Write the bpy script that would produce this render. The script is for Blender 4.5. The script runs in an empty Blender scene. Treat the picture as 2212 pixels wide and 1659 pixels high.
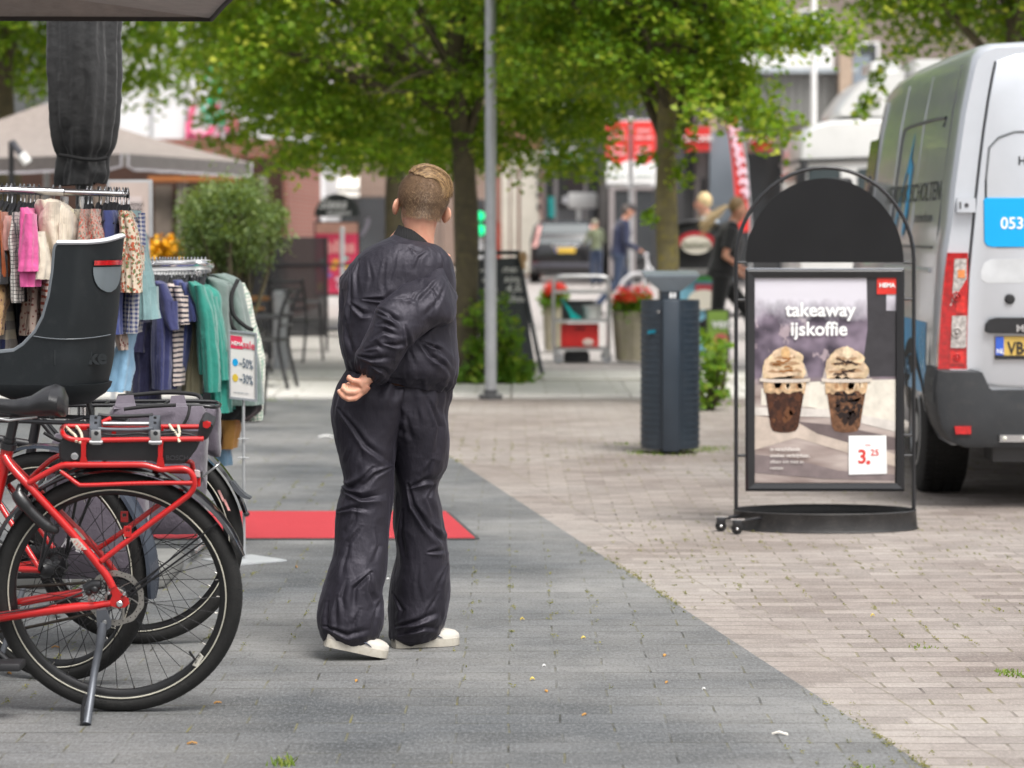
import bpy, bmesh, math, random
import numpy as np
from mathutils import Vector, Matrix
random.seed(7); rng = np.random.default_rng(7)
S = bpy.context.scene
R = math.radians
pi = math.pi
# ------------------------------------------------------------------ camera
FV, HC = 6144.0, 1.4            # focal length in reference pixels (picture 2212 wide), eye height
PITCH = math.atan(329.0 / FV)
cam = bpy.data.objects.new('camera', bpy.data.cameras.new('camera'))
S.collection.objects.link(cam); S.camera = cam
cam.location = (0, 0, HC); cam.rotation_euler = (pi/2 - PITCH, 0, 0)
cam.data.sensor_width = 36; cam.data.lens = FV / 2212 * 36
cam.data.clip_start = .1; cam.data.clip_end = 2000
cam.data.dof.use_dof = True; cam.data.dof.focus_distance = 9.3; cam.data.dof.aperture_fstop = 3.9
# ------------------------------------------------------------------ light: bright overcast
SUN_EL, SUN_ROT = 60, 150
w = bpy.data.worlds.new('World'); S.world = w; w.use_nodes = True
nt = w.node_tree; bg = nt.nodes['Background']
sky = nt.nodes.new('ShaderNodeTexSky'); sky.sky_type = 'NISHITA'; sky.sun_disc = False
sky.sun_elevation = R(SUN_EL); sky.sun_rotation = R(SUN_ROT); sky.air_density = 1.0; sky.dust_density = 6.0; sky.ozone_density = 1.0
hs = nt.nodes.new('ShaderNodeHueSaturation'); hs.inputs['Saturation'].default_value = .18
nt.links.new(sky.outputs[0], hs.inputs['Color']); nt.links.new(hs.outputs[0], bg.inputs['Color'])
bg.inputs['Strength'].default_value = .15
sl = bpy.data.lights.new('sun', 'SUN'); sl.energy = 1.9; sl.angle = R(24); sl.color = (1, .965, .91)
sun = bpy.data.objects.new('sun', sl); S.collection.objects.link(sun); sun.location = (0, -10, 30)
_az = R(SUN_ROT); _el = R(SUN_EL)
_d = Vector((math.sin(_az)*math.cos(_el), math.cos(_az)*math.cos(_el), math.sin(_el)))   # towards the sun
sun.rotation_euler = _d.to_track_quat('Z', 'Y').to_euler()
S.view_settings.view_transform = 'Standard'; S.view_settings.look = 'None'
S.view_settings.exposure = .55; S.view_settings.gamma = 1
S.cycles.max_bounces = 8; S.cycles.transparent_max_bounces = 12
S.cycles.caustics_reflective = False; S.cycles.caustics_refractive = False
# ------------------------------------------------------------------ picture <-> place
def ray(x, y):
    a = (x - 1106) / FV; b = (829.5 - y) / FV
    c, s = math.cos(PITCH), math.sin(PITCH)
    return Vector((a, c + b*s, -s + b*c))
def at(x, y, Y):
    r = ray(x, y); t = Y / r.y
    return Vector((r.x*t, Y, HC + r.z*t))
def gr(x, y, z=0.0):
    r = ray(x, y); t = (z - HC) / r.z
    return Vector((r.x*t, r.y*t, z))
def proj(P):                    # numpy (N,3) world -> reference pixels
    c, s = math.cos(PITCH), math.sin(PITCH)
    d = P[:, 1]*c - (P[:, 2]-HC)*s; u = P[:, 1]*s + (P[:, 2]-HC)*c
    return np.stack([1106 + FV*P[:, 0]/d, 829.5 - FV*u/d], 1)
V = Vector
# ------------------------------------------------------------------ mesh builder
class MB:
    def __init__(s): s.v = []; s.f = []; s.m = []
    def add(s, vs, fs, m=0):
        o = len(s.v); s.v += [tuple(p) for p in vs]
        s.f += [tuple(i + o for i in f) for f in fs]; s.m += [m]*len(fs); return s
    def box(s, a, b, m=0, M=None, bev=0.0):
        x0, y0, z0 = a; x1, y1, z1 = b
        if bev > 0:
            bm = bmesh.new(); bmesh.ops.create_cube(bm, size=1)
            for q in bm.verts: q.co = V(((x0+x1)/2 + q.co.x*(x1-x0), (y0+y1)/2 + q.co.y*(y1-y0), (z0+z1)/2 + q.co.z*(z1-z0)))
            bmesh.ops.bevel(bm, geom=bm.edges[:], offset=bev, segments=2, affect='EDGES', profile=.5)
            bm.verts.index_update()
            vs = [q.co.copy() for q in bm.verts]; fs = [[q.index for q in f.verts] for f in bm.faces]; bm.free()
        else:
            vs = [V(p) for p in ((x0,y0,z0),(x1,y0,z0),(x1,y1,z0),(x0,y1,z0),(x0,y0,z1),(x1,y0,z1),(x1,y1,z1),(x0,y1,z1))]
            fs = [(0,3,2,1),(4,5,6,7),(0,1,5,4),(1,2,6,5),(2,3,7,6),(3,0,4,7)]
        if M: vs = [M @ p for p in vs]
        return s.add(vs, fs, m)
    def loft(s, rings, m=0, closed=True, cap=True):
        n = len(rings[0]); vs = [p for r in rings for p in r]; fs = []
        for i in range(len(rings)-1):
            for j in range(n if closed else n-1):
                k = (j+1) % n
                fs.append((i*n+j, i*n+k, (i+1)*n+k, (i+1)*n+j))
        if cap and closed:
            fs.append(tuple(range(n-1, -1, -1))); fs.append(tuple((len(rings)-1)*n + j for j in range(n)))
        return s.add(vs, fs, m)
    def tube(s, pts, r, n=10, m=0, cap=True, sq=None):
        pts = [V(p) for p in pts]; rr = r if isinstance(r, (list, tuple)) else [r]*len(pts)
        rings = []; up = None
        for i, p in enumerate(pts):
            t = (pts[min(i+1, len(pts)-1)] - pts[max(i-1, 0)])
            if t.length < 1e-9: t = V((0, 0, 1))
            t.normalize()
            if up is None:
                up = V((0, 0, 1)) if abs(t.z) < .9 else V((0, 1, 0))
            a = t.cross(up)
            if a.length < 1e-6: a = t.orthogonal()
            a.normalize(); b = a.cross(t).normalized(); up = b
            k = rr[i]; kb = k*(sq or 1)
            rings.append([p + a*(k*math.cos(2*pi*j/n)) + b*(kb*math.sin(2*pi*j/n)) for j in range(n)])
        return s.loft(rings, m, True, cap)
    def lathe(s, prof, n=32, c=(0,0,0), m=0, M=None, cap=True):
        c = V(c); rings = []
        for r, z in prof:
            ring = [V((r*math.cos(2*pi*j/n), r*math.sin(2*pi*j/n), z)) for j in range(n)]
            rings.append([(M @ p if M else p) + c for p in ring])
        return s.loft(rings, m, True, cap)
    def torus(s, c, ax, R0, r, n=64, k=10, m=0, sq=1.0, a0=0, a1=2*pi, ref=None):
        ax = V(ax).normalized(); u = V(ref).normalized() if ref else ax.orthogonal().normalized(); w_ = ax.cross(u)
        full = abs(a1-a0-2*pi) < 1e-6; cnt = n if full else n+1; rings = []
        for i in range(cnt):
            a = a0 + (a1-a0)*i/n; d = u*math.cos(a) + w_*math.sin(a)
            rings.append([V(c) + d*(R0 + r*math.cos(2*pi*j/k)) + ax*(r*sq*math.sin(2*pi*j/k)) for j in range(k)])
        if full: rings.append(rings[0])
        return s.loft(rings, m, True, not full)
    def prism(s, poly, d, m=0, bev=0.0):       # planar polygon (world points) pushed by the vector d
        n = len(poly); d = V(d); A = [V(p) for p in poly]; B = [p + d for p in A]
        fs = [tuple(range(n-1, -1, -1)), tuple(range(n, 2*n))] + [(j, (j+1) % n, n+(j+1) % n, n+j) for j in range(n)]
        return s.add(A + B, fs, m)
    def ball(s, c, r, n=16, k=10, m=0, M=None):
        rx, ry, rz = r if isinstance(r, (tuple, list)) else (r, r, r)
        rings = []
        for i in range(k+1):
            a = -pi/2 + pi*i/k; q = max(math.cos(a), 1e-3)
            ring = [V((rx*q*math.cos(2*pi*j/n), ry*q*math.sin(2*pi*j/n), rz*math.sin(a))) for j in range(n)]
            rings.append([(M @ p if M else p) + V(c) for p in ring])
        return s.loft(rings, m)
    def quad(s, a, b, c, d, m=0): return s.add([a, b, c, d], [(0, 1, 2, 3)], m)
    def xf(s, M): s.v = [tuple(M @ V(p)) for p in s.v]; return s
WL = {}
COL = S.collection
def tag(o, label=None, cat=None, group=None, kind=None):
    if label: o['label'] = label
    if cat: o['category'] = cat
    if group: o['group'] = group
    if kind: o['kind'] = kind
    return o
def thing(name, label, cat, loc, group=None):
    o = bpy.data.objects.new(name, None); COL.objects.link(o); o.location = loc; o.empty_display_size = .1
    WL[o.name] = V(loc); return tag(o, label, cat, group)
def link(name, me, parent=None):
    o = bpy.data.objects.new(name, me); COL.objects.link(o)
    if parent is not None:
        o.parent = parent; WL[o.name] = WL[parent.name]
    return o
def obj(name, mb, mat, parent=None, smooth=True, loc=None, auto=40):
    base = WL[parent.name] if parent is not None else (V(loc) if loc is not None else V((0, 0, 0)))
    if parent is None and loc is None and mb.v:
        a = np.array(mb.v); base = V(((a[:,0].min()+a[:,0].max())/2, (a[:,1].min()+a[:,1].max())/2, a[:,2].min()))
    me = bpy.data.meshes.new(name)
    me.from_pydata([(p[0]-base.x, p[1]-base.y, p[2]-base.z) for p in mb.v], [], mb.f)
    for q in (mat if isinstance(mat, (list, tuple)) else [mat]): me.materials.append(q)
    if isinstance(mat, (list, tuple)): me.polygons.foreach_set('material_index', mb.m)
    fix(me, smooth, auto)
    o = link(name, me, parent)
    if parent is None: o.location = base; WL[o.name] = base
    return o
def fix(me, smooth=True, auto=40):
    bm = bmesh.new(); bm.from_mesh(me)
    bmesh.ops.recalc_face_normals(bm, faces=bm.faces[:])
    bm.to_mesh(me); bm.free()
    if smooth:
        me.polygons.foreach_set('use_smooth', [True]*len(me.polygons))
        if auto: me.set_sharp_from_angle(angle=R(auto))
    me.update()
def npmesh(name, vs, fs, mat, attr=None, smooth=False):
    vs = np.asarray(vs, dtype=np.float32); fs = np.asarray(fs, dtype=np.int32); k = fs.shape[1]
    me = bpy.data.meshes.new(name)
    me.vertices.add(len(vs)); me.vertices.foreach_set('co', vs.ravel())
    me.loops.add(fs.size); me.loops.foreach_set('vertex_index', fs.ravel())
    me.polygons.add(len(fs)); me.polygons.foreach_set('loop_start', np.arange(0, fs.size, k, dtype=np.int32))
    me.polygons.foreach_set('loop_total', np.full(len(fs), k, dtype=np.int32))
    if attr is not None:
        a = me.attributes.new('tint', 'FLOAT', 'POINT'); a.data.foreach_set('value', np.asarray(attr, dtype=np.float32))
    for q in (mat if isinstance(mat, (list, tuple)) else [mat]): me.materials.append(q)
    if smooth: me.polygons.foreach_set('use_smooth', [True]*len(fs))
    me.update(calc_edges=True); me.validate()
    return me
def struct(name, mb, mat, kind='structure', smooth=False):
    o = obj(name, mb, mat, None, smooth, loc=(0, 0, 0)); o['kind'] = kind; return o
def kids(o): return list(o.children)
def dup(root, loc, label, rz=0.0, group=None):
    c = root.copy(); COL.objects.link(c); c.location = loc; c.rotation_euler = (0, 0, rz); c['label'] = label
    if group: c['group'] = group
    for ch in kids(root):
        d = ch.copy(); COL.objects.link(d); d.parent = c
        for g in kids(ch):
            e = g.copy(); COL.objects.link(e); e.parent = d
    return c
def evalmesh(o):
    dg = bpy.context.evaluated_depsgraph_get(); dg.update()
    return bpy.data.meshes.new_from_object(o.evaluated_get(dg))
def remesh(mb, vox, smooth_it=4):              # union of overlapping pieces into one continuous skin
    me = bpy.data.meshes.new('tmp'); me.from_pydata(mb.v, [], mb.f); fix(me, False)
    o = bpy.data.objects.new('tmp', me); COL.objects.link(o)
    m = o.modifiers.new('r', 'REMESH'); m.mode = 'VOXEL'; m.voxel_size = vox
    if smooth_it:
        m2 = o.modifiers.new('s', 'SMOOTH'); m2.iterations = smooth_it; m2.factor = .5
    r = evalmesh(o); bpy.data.objects.remove(o); bpy.data.meshes.remove(me)
    out = MB(); n = len(r.vertices); co = np.empty(n*3); r.vertices.foreach_get('co', co)
    out.v = [tuple(p) for p in co.reshape(-1, 3)]; out.f = [tuple(p.vertices) for p in r.polygons]; out.m = [0]*len(out.f)
    bpy.data.meshes.remove(r); return out
def text(body, size=1.0, bold=0.0, align='CENTER', ext=.001, shear=0, sp=1.0):   # mesh of lettering in its own x-y plane
    cu = bpy.data.curves.new('t', 'FONT'); cu.body = body; cu.size = size; cu.align_x = align; cu.offset = bold
    cu.extrude = ext; cu.resolution_u = 3; cu.shear = shear; cu.space_character = sp
    o = bpy.data.objects.new('t', cu); COL.objects.link(o); me = evalmesh(o)
    mb = MB(); mb.v = [tuple(v.co) for v in me.vertices]; mb.f = [tuple(p.vertices) for p in me.polygons]; mb.m = [0]*len(mb.f)
    bpy.data.objects.remove(o); bpy.data.curves.remove(cu); bpy.data.meshes.remove(me); return mb
def place(mb, origin, ex, ey):                 # lay a flat x-y mesh into the place
    o, a, b = V(origin), V(ex), V(ey); n = a.cross(b).normalized()
    mb.v = [tuple(o + a*p[0] + b*p[1] + n*p[2]) for p in mb.v]; return mb
def frame(x, y, Y, sc=1.0): return at(x, y, Y), V((sc, 0, 0)), V((0, 0, sc))
# ------------------------------------------------------------------ noise (numpy, for cloth and bark shapes)
def _h(ix, iy, iz):
    n = (ix.astype(np.int64)*374761393 + iy.astype(np.int64)*668265263 + iz.astype(np.int64)*2147483647) & 0xFFFFFFFF
    n = ((n ^ (n >> 13))*1274126177) & 0xFFFFFFFF
    return ((n ^ (n >> 16)) & 0xFFFF)/65535.0
def vnoise(P):
    P = np.asarray(P); i = np.floor(P); f = P - i; f = f*f*f*(f*(f*6-15)+10); i = i.astype(np.int64); r = 0
    for a in (0, 1):
        for b in (0, 1):
            for c in (0, 1):
                wgt = (f[:,0] if a else 1-f[:,0])*(f[:,1] if b else 1-f[:,1])*(f[:,2] if c else 1-f[:,2])
                r = r + wgt*_h(i[:,0]+a, i[:,1]+b, i[:,2]+c)
    return r
def fbm(P, o=3):
    r = 0; a = .5
    for k in range(o): r = r + a*vnoise(P*(2**k) + 17.3*k); a *= .5
    return r
# ------------------------------------------------------------------ materials
_mc = {}
def nodes(name):
    m = bpy.data.materials.new(name); m.use_nodes = True; t = m.node_tree
    return m, t, t.nodes['Principled BSDF'], (lambda a, b: t.links.new(a, b))
def N(t, k, **kw):
    n = t.nodes.new(k)
    for a, b in kw.items():
        if a.startswith('i_'): n.inputs[a[2:].replace('_', ' ')].default_value = b
        else: setattr(n, a, b)
    return n
def mth(t, op, a, b=None, clamp=False):
    n = t.nodes.new('ShaderNodeMath'); n.operation = op; n.use_clamp = clamp
    for i, q in enumerate((a, b)):
        if q is None: continue
        if isinstance(q, (int, float)): n.inputs[i].default_value = q
        else: t.links.new(q, n.inputs[i])
    return n.outputs[0]
def mixc(t, f, a, b, blend='MIX'):
    n = t.nodes.new('ShaderNodeMix'); n.data_type = 'RGBA'; n.blend_type = blend; n.clamp_factor = True
    for s_, q in ((n.inputs[0], f), (n.inputs[6], a), (n.inputs[7], b)):
        if isinstance(q, (int, float)): s_.default_value = q
        elif isinstance(q, tuple): s_.default_value = (q + (1,))[:4]
        else: t.links.new(q, s_)
    return n.outputs[2]
def ramp(t, fac, p0, p1):
    n = t.nodes.new('ShaderNodeMapRange'); n.inputs[1].default_value = p0; n.inputs[2].default_value = p1; n.clamp = True
    t.links.new(fac, n.inputs[0]); return n.outputs[0]
def noise(t, vec, sc, det=3, rough=.55):
    n = N(t, 'ShaderNodeTexNoise'); n.inputs['Scale'].default_value = sc; n.inputs['Detail'].default_value = det
    n.inputs['Roughness'].default_value = rough
    if vec is not None: t.links.new(vec, n.inputs['Vector'])
    return n.outputs[0]
def coord(t, k='Object'): return t.nodes.new('ShaderNodeTexCoord').outputs[k]
def mapping(t, vec, sc=(1,1,1), rot=(0,0,0), loc=(0,0,0)):
    n = t.nodes.new('ShaderNodeMapping'); n.inputs['Scale'].default_value = sc; n.inputs['Rotation'].default_value = rot
    n.inputs['Location'].default_value = loc; t.links.new(vec, n.inputs['Vector']); return n.outputs[0]
def bump(t, bs, h, strength=.3, dist=.01):
    n = t.nodes.new('ShaderNodeBump'); n.inputs['Strength'].default_value = strength; n.inputs['Distance'].default_value = dist
    t.links.new(h, n.inputs['Height']); t.links.new(n.outputs[0], bs.inputs['Normal'])
def mat(name, c, rough=.5, metal=0.0, var=.12, sc=6.0, bmp=0.0, bsc=60.0, coat=0.0, sheen=0.0, spec=.5, dirt=0.0, dirtc=(.12,.1,.08)):
    key = (name, c, rough)
    if key in _mc: return _mc[key]
    m, t, b, L = nodes(name); co = coord(t)
    n = noise(t, co, sc, 4)
    lo = tuple(q*(1-var) for q in c); hi = tuple(min(1, q*(1+var)) for q in c)
    col = mixc(t, ramp(t, n, .3, .7), lo, hi)
    if dirt:
        d = noise(t, co, sc*2.7, 6, .7); col = mixc(t, mth(t, 'MULTIPLY', ramp(t, d, .52, .75), dirt), col, dirtc)
    L(col, b.inputs['Base Color'])
    L(mth(t, 'ADD', mth(t, 'MULTIPLY', n, .2), rough-.1, True), b.inputs['Roughness'])
    b.inputs['Metallic'].default_value = metal; b.inputs['Coat Weight'].default_value = coat; b.inputs['Coat Roughness'].default_value = .1
    b.inputs['Sheen Weight'].default_value = sheen; b.inputs['Specular IOR Level'].default_value = spec
    if bmp: bump(t, b, noise(t, co, bsc, 3), bmp, .004)
    _mc[key] = m; return m
def emit(name, c, e):
    m, t, b, L = nodes(name); b.inputs['Base Color'].default_value = c + (1,); b.inputs['Emission Color'].default_value = c + (1,)
    b.inputs['Emission Strength'].default_value = e; return m
def glass(name, c=(.02,.025,.03), rough=.05):
    m, t, b, L = nodes(name); n = noise(t, coord(t), .6, 2)
    L(mixc(t, n, tuple(q*.6 for q in c), tuple(q*1.4 for q in c)), b.inputs['Base Color'])
    b.inputs['Roughness'].default_value = rough; b.inputs['Specular IOR Level'].default_value = .8; return m
def cloth(name, c, pat=None, c2=(0,0,0), sc=40.0, rough=.85, c3=None):
    m, t, b, L = nodes(name); co = coord(t)
    x = N(t, 'ShaderNodeSeparateXYZ'); L(co, x.inputs[0])
    base = mixc(t, ramp(t, noise(t, co, 14, 3), .3, .7), tuple(q*.85 for q in c), tuple(min(1, q*1.12) for q in c))
    warp = mth(t, 'MULTIPLY', noise(t, co, 7, 2), .02)
    def band(ax, duty=.5):
        return mth(t, 'LESS_THAN', mth(t, 'FRACT', mth(t, 'MULTIPLY', mth(t, 'ADD', x.outputs[ax], warp), sc)), duty)
    if pat == 'stripe': base = mixc(t, band(2, .42), base, c2)
    elif pat == 'vstripe': base = mixc(t, band(0, .45), base, c2)
    elif pat == 'check':
        s_ = mth(t, 'MULTIPLY', mth(t, 'ADD', band(2), band(0)), .5); base = mixc(t, s_, base, c2)
    elif pat == 'grid':
        s_ = mth(t, 'MAXIMUM', band(2, .18), band(0, .18)); base = mixc(t, s_, base, c2)
    elif pat in ('dots', 'floral'):
        v = N(t, 'ShaderNodeTexVoronoi'); v.inputs['Scale'].default_value = sc; L(co, v.inputs['Vector'])
        s_ = mth(t, 'LESS_THAN', v.outputs['Distance'], .32 if pat == 'dots' else .5)
        cc = c2
        if c3: cc = mixc(t, mth(t, 'GREATER_THAN', noise(t, co, sc*.8, 1), .5), c2, c3)
        base = mixc(t, s_, base, cc)
    elif pat == 'rib':
        base = mixc(t, mth(t, 'MULTIPLY', mth(t, 'ADD', mth(t, 'SINE', mth(t, 'MULTIPLY', x.outputs[0], 900)), 1), .25), base, tuple(q*.75 for q in c))
    L(base, b.inputs['Base Color']); b.inputs['Roughness'].default_value = rough; b.inputs['Sheen Weight'].default_value = .25
    bump(t, b, mth(t, 'ADD', mth(t, 'MULTIPLY', noise(t, co, 26, 3), 1.0), mth(t, 'MULTIPLY', noise(t, co, 320, 1), .15)), .5, .012)
    return m
def foliage(name, dark, light, tip, trans=.45):
    m, t, b, L = nodes(name)
    a = N(t, 'ShaderNodeAttribute'); a.attribute_name = 'tint'; f = a.outputs['Fac']
    col = mixc(t, ramp(t, f, 0, .6), dark, light); col = mixc(t, ramp(t, f, .6, 1.0), col, tip)
    L(col, b.inputs['Base Color']); b.inputs['Roughness'].default_value = .5; b.inputs['Specular IOR Level'].default_value = .3
    tr = N(t, 'ShaderNodeBsdfTranslucent'); L(mixc(t, .6, col, (.42, .55, .03)), tr.inputs['Color'])
    mx = N(t, 'ShaderNodeMixShader'); mx.inputs[0].default_value = trans
    L(b.outputs[0], mx.inputs[1]); L(tr.outputs[0], mx.inputs[2]); L(mx.outputs[0], t.nodes['Material Output'].inputs['Surface'])
    return m
def paving(name, bw, bh, c1, c2, mortar, moss, boundary=None, speck=.35, mossy=.5, ms=.006, joint=.35):
    m, t, b, L = nodes(name); co = coord(t)
    wob = N(t, 'ShaderNodeVectorMath', operation='SCALE'); nz = N(t, 'ShaderNodeTexNoise'); nz.inputs['Scale'].default_value = 2.5; L(co, nz.inputs['Vector'])
    L(nz.outputs['Color'], wob.inputs[0]); wob.inputs['Scale'].default_value = .02
    ad = N(t, 'ShaderNodeVectorMath', operation='ADD'); L(co, ad.inputs[0]); L(wob.outputs[0], ad.inputs[1]); vec = ad.outputs[0]
    def brick(w_, off):
        k = N(t, 'ShaderNodeTexBrick'); k.offset = off; k.offset_frequency = 2; k.inputs['Scale'].default_value = 1
        k.inputs['Brick Width'].default_value = w_; k.inputs['Row Height'].default_value = bh; k.inputs['Mortar Size'].default_value = ms
        k.inputs['Mortar Smooth'].default_value = .3; k.inputs['Color1'].default_value = (.0,.0,.0,1); k.inputs['Color2'].default_value = (1,1,1,1); k.inputs['Mortar'].default_value = (.5,.5,.5,1)
        L(vec, k.inputs['Vector']); return k
    k = brick(bw, .5); tone = k.outputs['Color']; mo = k.outputs['Fac']
    x = N(t, 'ShaderNodeSeparateXYZ'); L(vec, x.inputs[0])
    if boundary:                                # a border course that follows the slanted edge
        u = mth(t, 'ADD', mth(t, 'SUBTRACT', x.outputs[0], boundary[0]), mth(t, 'MULTIPLY', x.outputs[1], boundary[1]))
        rows = mth(t, 'LESS_THAN', mth(t, 'ABSOLUTE', mth(t, 'SUBTRACT', mth(t, 'FRACT', mth(t, 'DIVIDE', x.outputs[1], bh)), .5)), .5 - ms/bh)
        rows = mth(t, 'SUBTRACT', 1.0, rows)
        edge = mth(t, 'MAXIMUM', mth(t, 'MULTIPLY', mth(t, 'LESS_THAN', mth(t, 'ABSOLUTE', mth(t, 'SUBTRACT', u, .235)), .0045), .75), mth(t, 'MULTIPLY', mth(t, 'LESS_THAN', u, .006), .8))
        inb = mth(t, 'LESS_THAN', u, .235)
        n_ = N(t, 'ShaderNodeMix'); L(inb, n_.inputs[0]); L(mo, n_.inputs[2]); L(rows, n_.inputs[3])
        mo = mth(t, 'MAXIMUM', n_.outputs[0], edge)
    # joints that run away from the eye hold more moss
    cross = mth(t, 'SUBTRACT', 1.0, mth(t, 'LESS_THAN', mth(t, 'ABSOLUTE', mth(t, 'SUBTRACT', mth(t, 'FRACT', mth(t, 'DIVIDE', x.outputs[1], bh)), .5)), .5 - 1.2*ms/bh))
    big = noise(t, co, .7, 3); fine = noise(t, co, 7, 3); grit = noise(t, mapping(t, co, (105, 34, 60)), 1.0, 4, .85)
    col = mixc(t, tone, c1, c2)
    col = mixc(t, ramp(t, big, .35, .7), col, mixc(t, .35, col, (.5, .48, .45)))
    col = mixc(t, mth(t, 'MULTIPLY', ramp(t, fine, .45, .8), .35), col, tuple(q*.6 for q in c1))
    col = mixc(t, mth(t, 'MULTIPLY', ramp(t, grit, .5, .75), speck), col, tuple(min(1, q*2.4+.06) for q in c2))
    col = mixc(t, mth(t, 'MULTIPLY', ramp(t, grit, .47, .3), speck), col, tuple(q*.4 for q in c1))
    st = noise(t, co, 2.2, 5, .7)
    col = mixc(t, mth(t, 'MULTIPLY', ramp(t, st, .6, .78), .25), col, tuple(q*.5 for q in c1))
    mossf = mth(t, 'MULTIPLY', ramp(t, noise(t, co, 3.3, 4, .7), .62-.3*mossy, .8-.3*mossy), mth(t, 'SUBTRACT', 1.0, mth(t, 'MULTIPLY', cross, .72)))
    jc = mixc(t, mossf, mortar, moss)
    mo2 = mth(t, 'MULTIPLY', mo, mth(t, 'ADD', joint, mth(t, 'MULTIPLY', ramp(t, noise(t, mapping(t, co, (2.6, 6.5, 1)), 1.0, 3), .42, .66), 1-joint)))
    col = mixc(t, mo2, col, jc)
    L(col, b.inputs['Base Color']); b.inputs['Roughness'].default_value = .72
    L(mth(t, 'ADD', .5, mth(t, 'MULTIPLY', fine, .4)), b.inputs['Roughness'])
    h = mth(t, 'ADD', mth(t, 'MULTIPLY', mo, -1.0), mth(t, 'ADD', mth(t, 'MULTIPLY', grit, .35), mth(t, 'MULTIPLY', tone, .35)))
    bump(t, b, h, .55, .006); return m
def paint(name, c, rough=.28, metal=0.0, flake=0.0, spec=.5):
    m, t, b, L = nodes(name); co = coord(t)
    d = noise(t, co, 3, 5, .65)
    L(mixc(t, ramp(t, d, .45, .8), c, tuple(q*.86 for q in c)), b.inputs['Base Color'])
    L(mth(t, 'ADD', mth(t, 'MULTIPLY', d, .18), rough-.06), b.inputs['Roughness'])
    b.inputs['Metallic'].default_value = metal; b.inputs['Coat Weight'].default_value = .6; b.inputs['Coat Roughness'].default_value = .06
    return m
black_metal = mat('black_metal', (.012,.012,.014), .38, .0, .2, 8, coat=.3)
black_plastic = mat('black_plastic', (.014,.014,.016), .5, 0, .2, 12, .15, 300)
rubber = mat('rubber', (.009,.0088,.0085), .75, 0, .25, 20, .4, 160, dirt=.35, dirtc=(.035,.032,.03))
chrome = mat('chrome', (.75,.75,.76), .16, 1.0, .05, 8)
steel = mat('steel', (.55,.55,.55), .33, 1.0, .12, 9)
galv = mat('galvanised_steel', (.42,.43,.44), .5, .45, .12, 5, .1, 40, dirt=.35, dirtc=(.25,.25,.25))
alloy = mat('grey_alloy', (.11,.118,.135), .42, .5, .15, 14)
white_paint = mat('white_paint', (.78,.78,.77), .45, 0, .05, 3, dirt=.15, dirtc=(.5,.49,.46))
redp = paint('red_frame_paint', (.5,.008,.008), .25)
white_ink = mat('white_ink', (.85,.85,.84), .6, 0, .02)
red_ink = mat('red_ink', (.62,.03,.02), .5, 0, .04)
bark = mat('bark', (.075,.062,.036), .9, 0, .35, 6, 1.0, 22, dirt=.8, dirtc=(.15,.135,.05))
mossbark = mat('mossy_bark', (.17,.145,.07), .9, 0, .4, 5, 1.0, 26, dirt=.95, dirtc=(.3,.25,.035))
leaf = foliage('linden_leaves', (.05,.13,.009), (.14,.28,.015), (.6,.62,.08), .5)
shrubleaf = foliage('shrub_leaves', (.06,.16,.02), (.14,.3,.03), (.42,.5,.07))
oliveleaf = foliage('olive_leaves', (.075,.12,.045), (.16,.23,.09), (.3,.36,.15), .35)
# ------------------------------------------------------------------ ground
def XB(Y): return 2.139 - .1427*Y
YK = 23.85
grey_pav = paving('grey_pavers', .30, .155, (.055,.0585,.0615), (.09,.0955,.101), (.034,.034,.031), (.16,.145,.055), speck=.75, mossy=.7, ms=.004, joint=.12)
red_pav = paving('clinker_pavers', .21, .106, (.155,.125,.11), (.275,.235,.21), (.07,.055,.048), (.17,.15,.04), (2.139, .1427), speck=.3, mossy=.7, ms=.005, joint=.22)
street_m = paving('street_bricks', .21, .1, (.35,.315,.3), (.42,.39,.375), (.22,.2,.18), (.18,.17,.08), speck=.1, mossy=.3, ms=.006)
slab_m = paving('pale_slabs', .6, .4, (.58,.56,.52), (.68,.66,.61), (.32,.3,.24), (.2,.19,.08), speck=.1, mossy=.5, ms=.01)
dark_slab = paving('terrace_pavers', .3, .3, (.3,.285,.26), (.37,.35,.325), (.14,.13,.11), (.17,.16,.07), speck=.1, mossy=.4, ms=.008)
m_ = MB(); m_.quad((-400,-60,-.012),(400,-60,-.012),(400,700,-.012),(-400,700,-.012)); struct('ground', m_, street_m)
m_ = MB(); m_.quad((-14,2,0),(XB(2),2,0),(XB(YK),YK,0),(-14,YK,0)); struct('grey_paving', m_, grey_pav)
m_ = MB(); m_.quad((XB(2),2,0),(22,2,0),(22,YK,0),(XB(YK),YK,0)); struct('clinker_paving', m_, red_pav)
m_ = MB()
for i in range(34): m_.box((-14+i*1.0, YK, -.1), (-14+i*1.0+.992, YK+2.3, .03+.002*(i % 3)), bev=.008)
struct('kerb', m_, slab_m)
m_ = MB(); m_.quad((-14,YK+2.3,.012),(20,YK+2.3,.012),(20,YK+2.9,.012),(-14,YK+2.9,.012))
struct('gutter', m_, paving('gutter_stones', .2, .1, (.2,.19,.15), (.26,.24,.19), (.1,.1,.07), (.2,.2,.06), mossy=.9))
m_ = MB(); m_.box((-14,YK+2.9,-.1),(20,YK+4.3,.028), bev=.01); struct('slab_band', m_, slab_m)
m_ = MB(); m_.quad((-14,YK+4.3,.008),(-.9,YK+4.3,.008),(-1.5,46,.008),(-18,46,.008)); struct('terrace_paving', m_, dark_slab)
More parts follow.
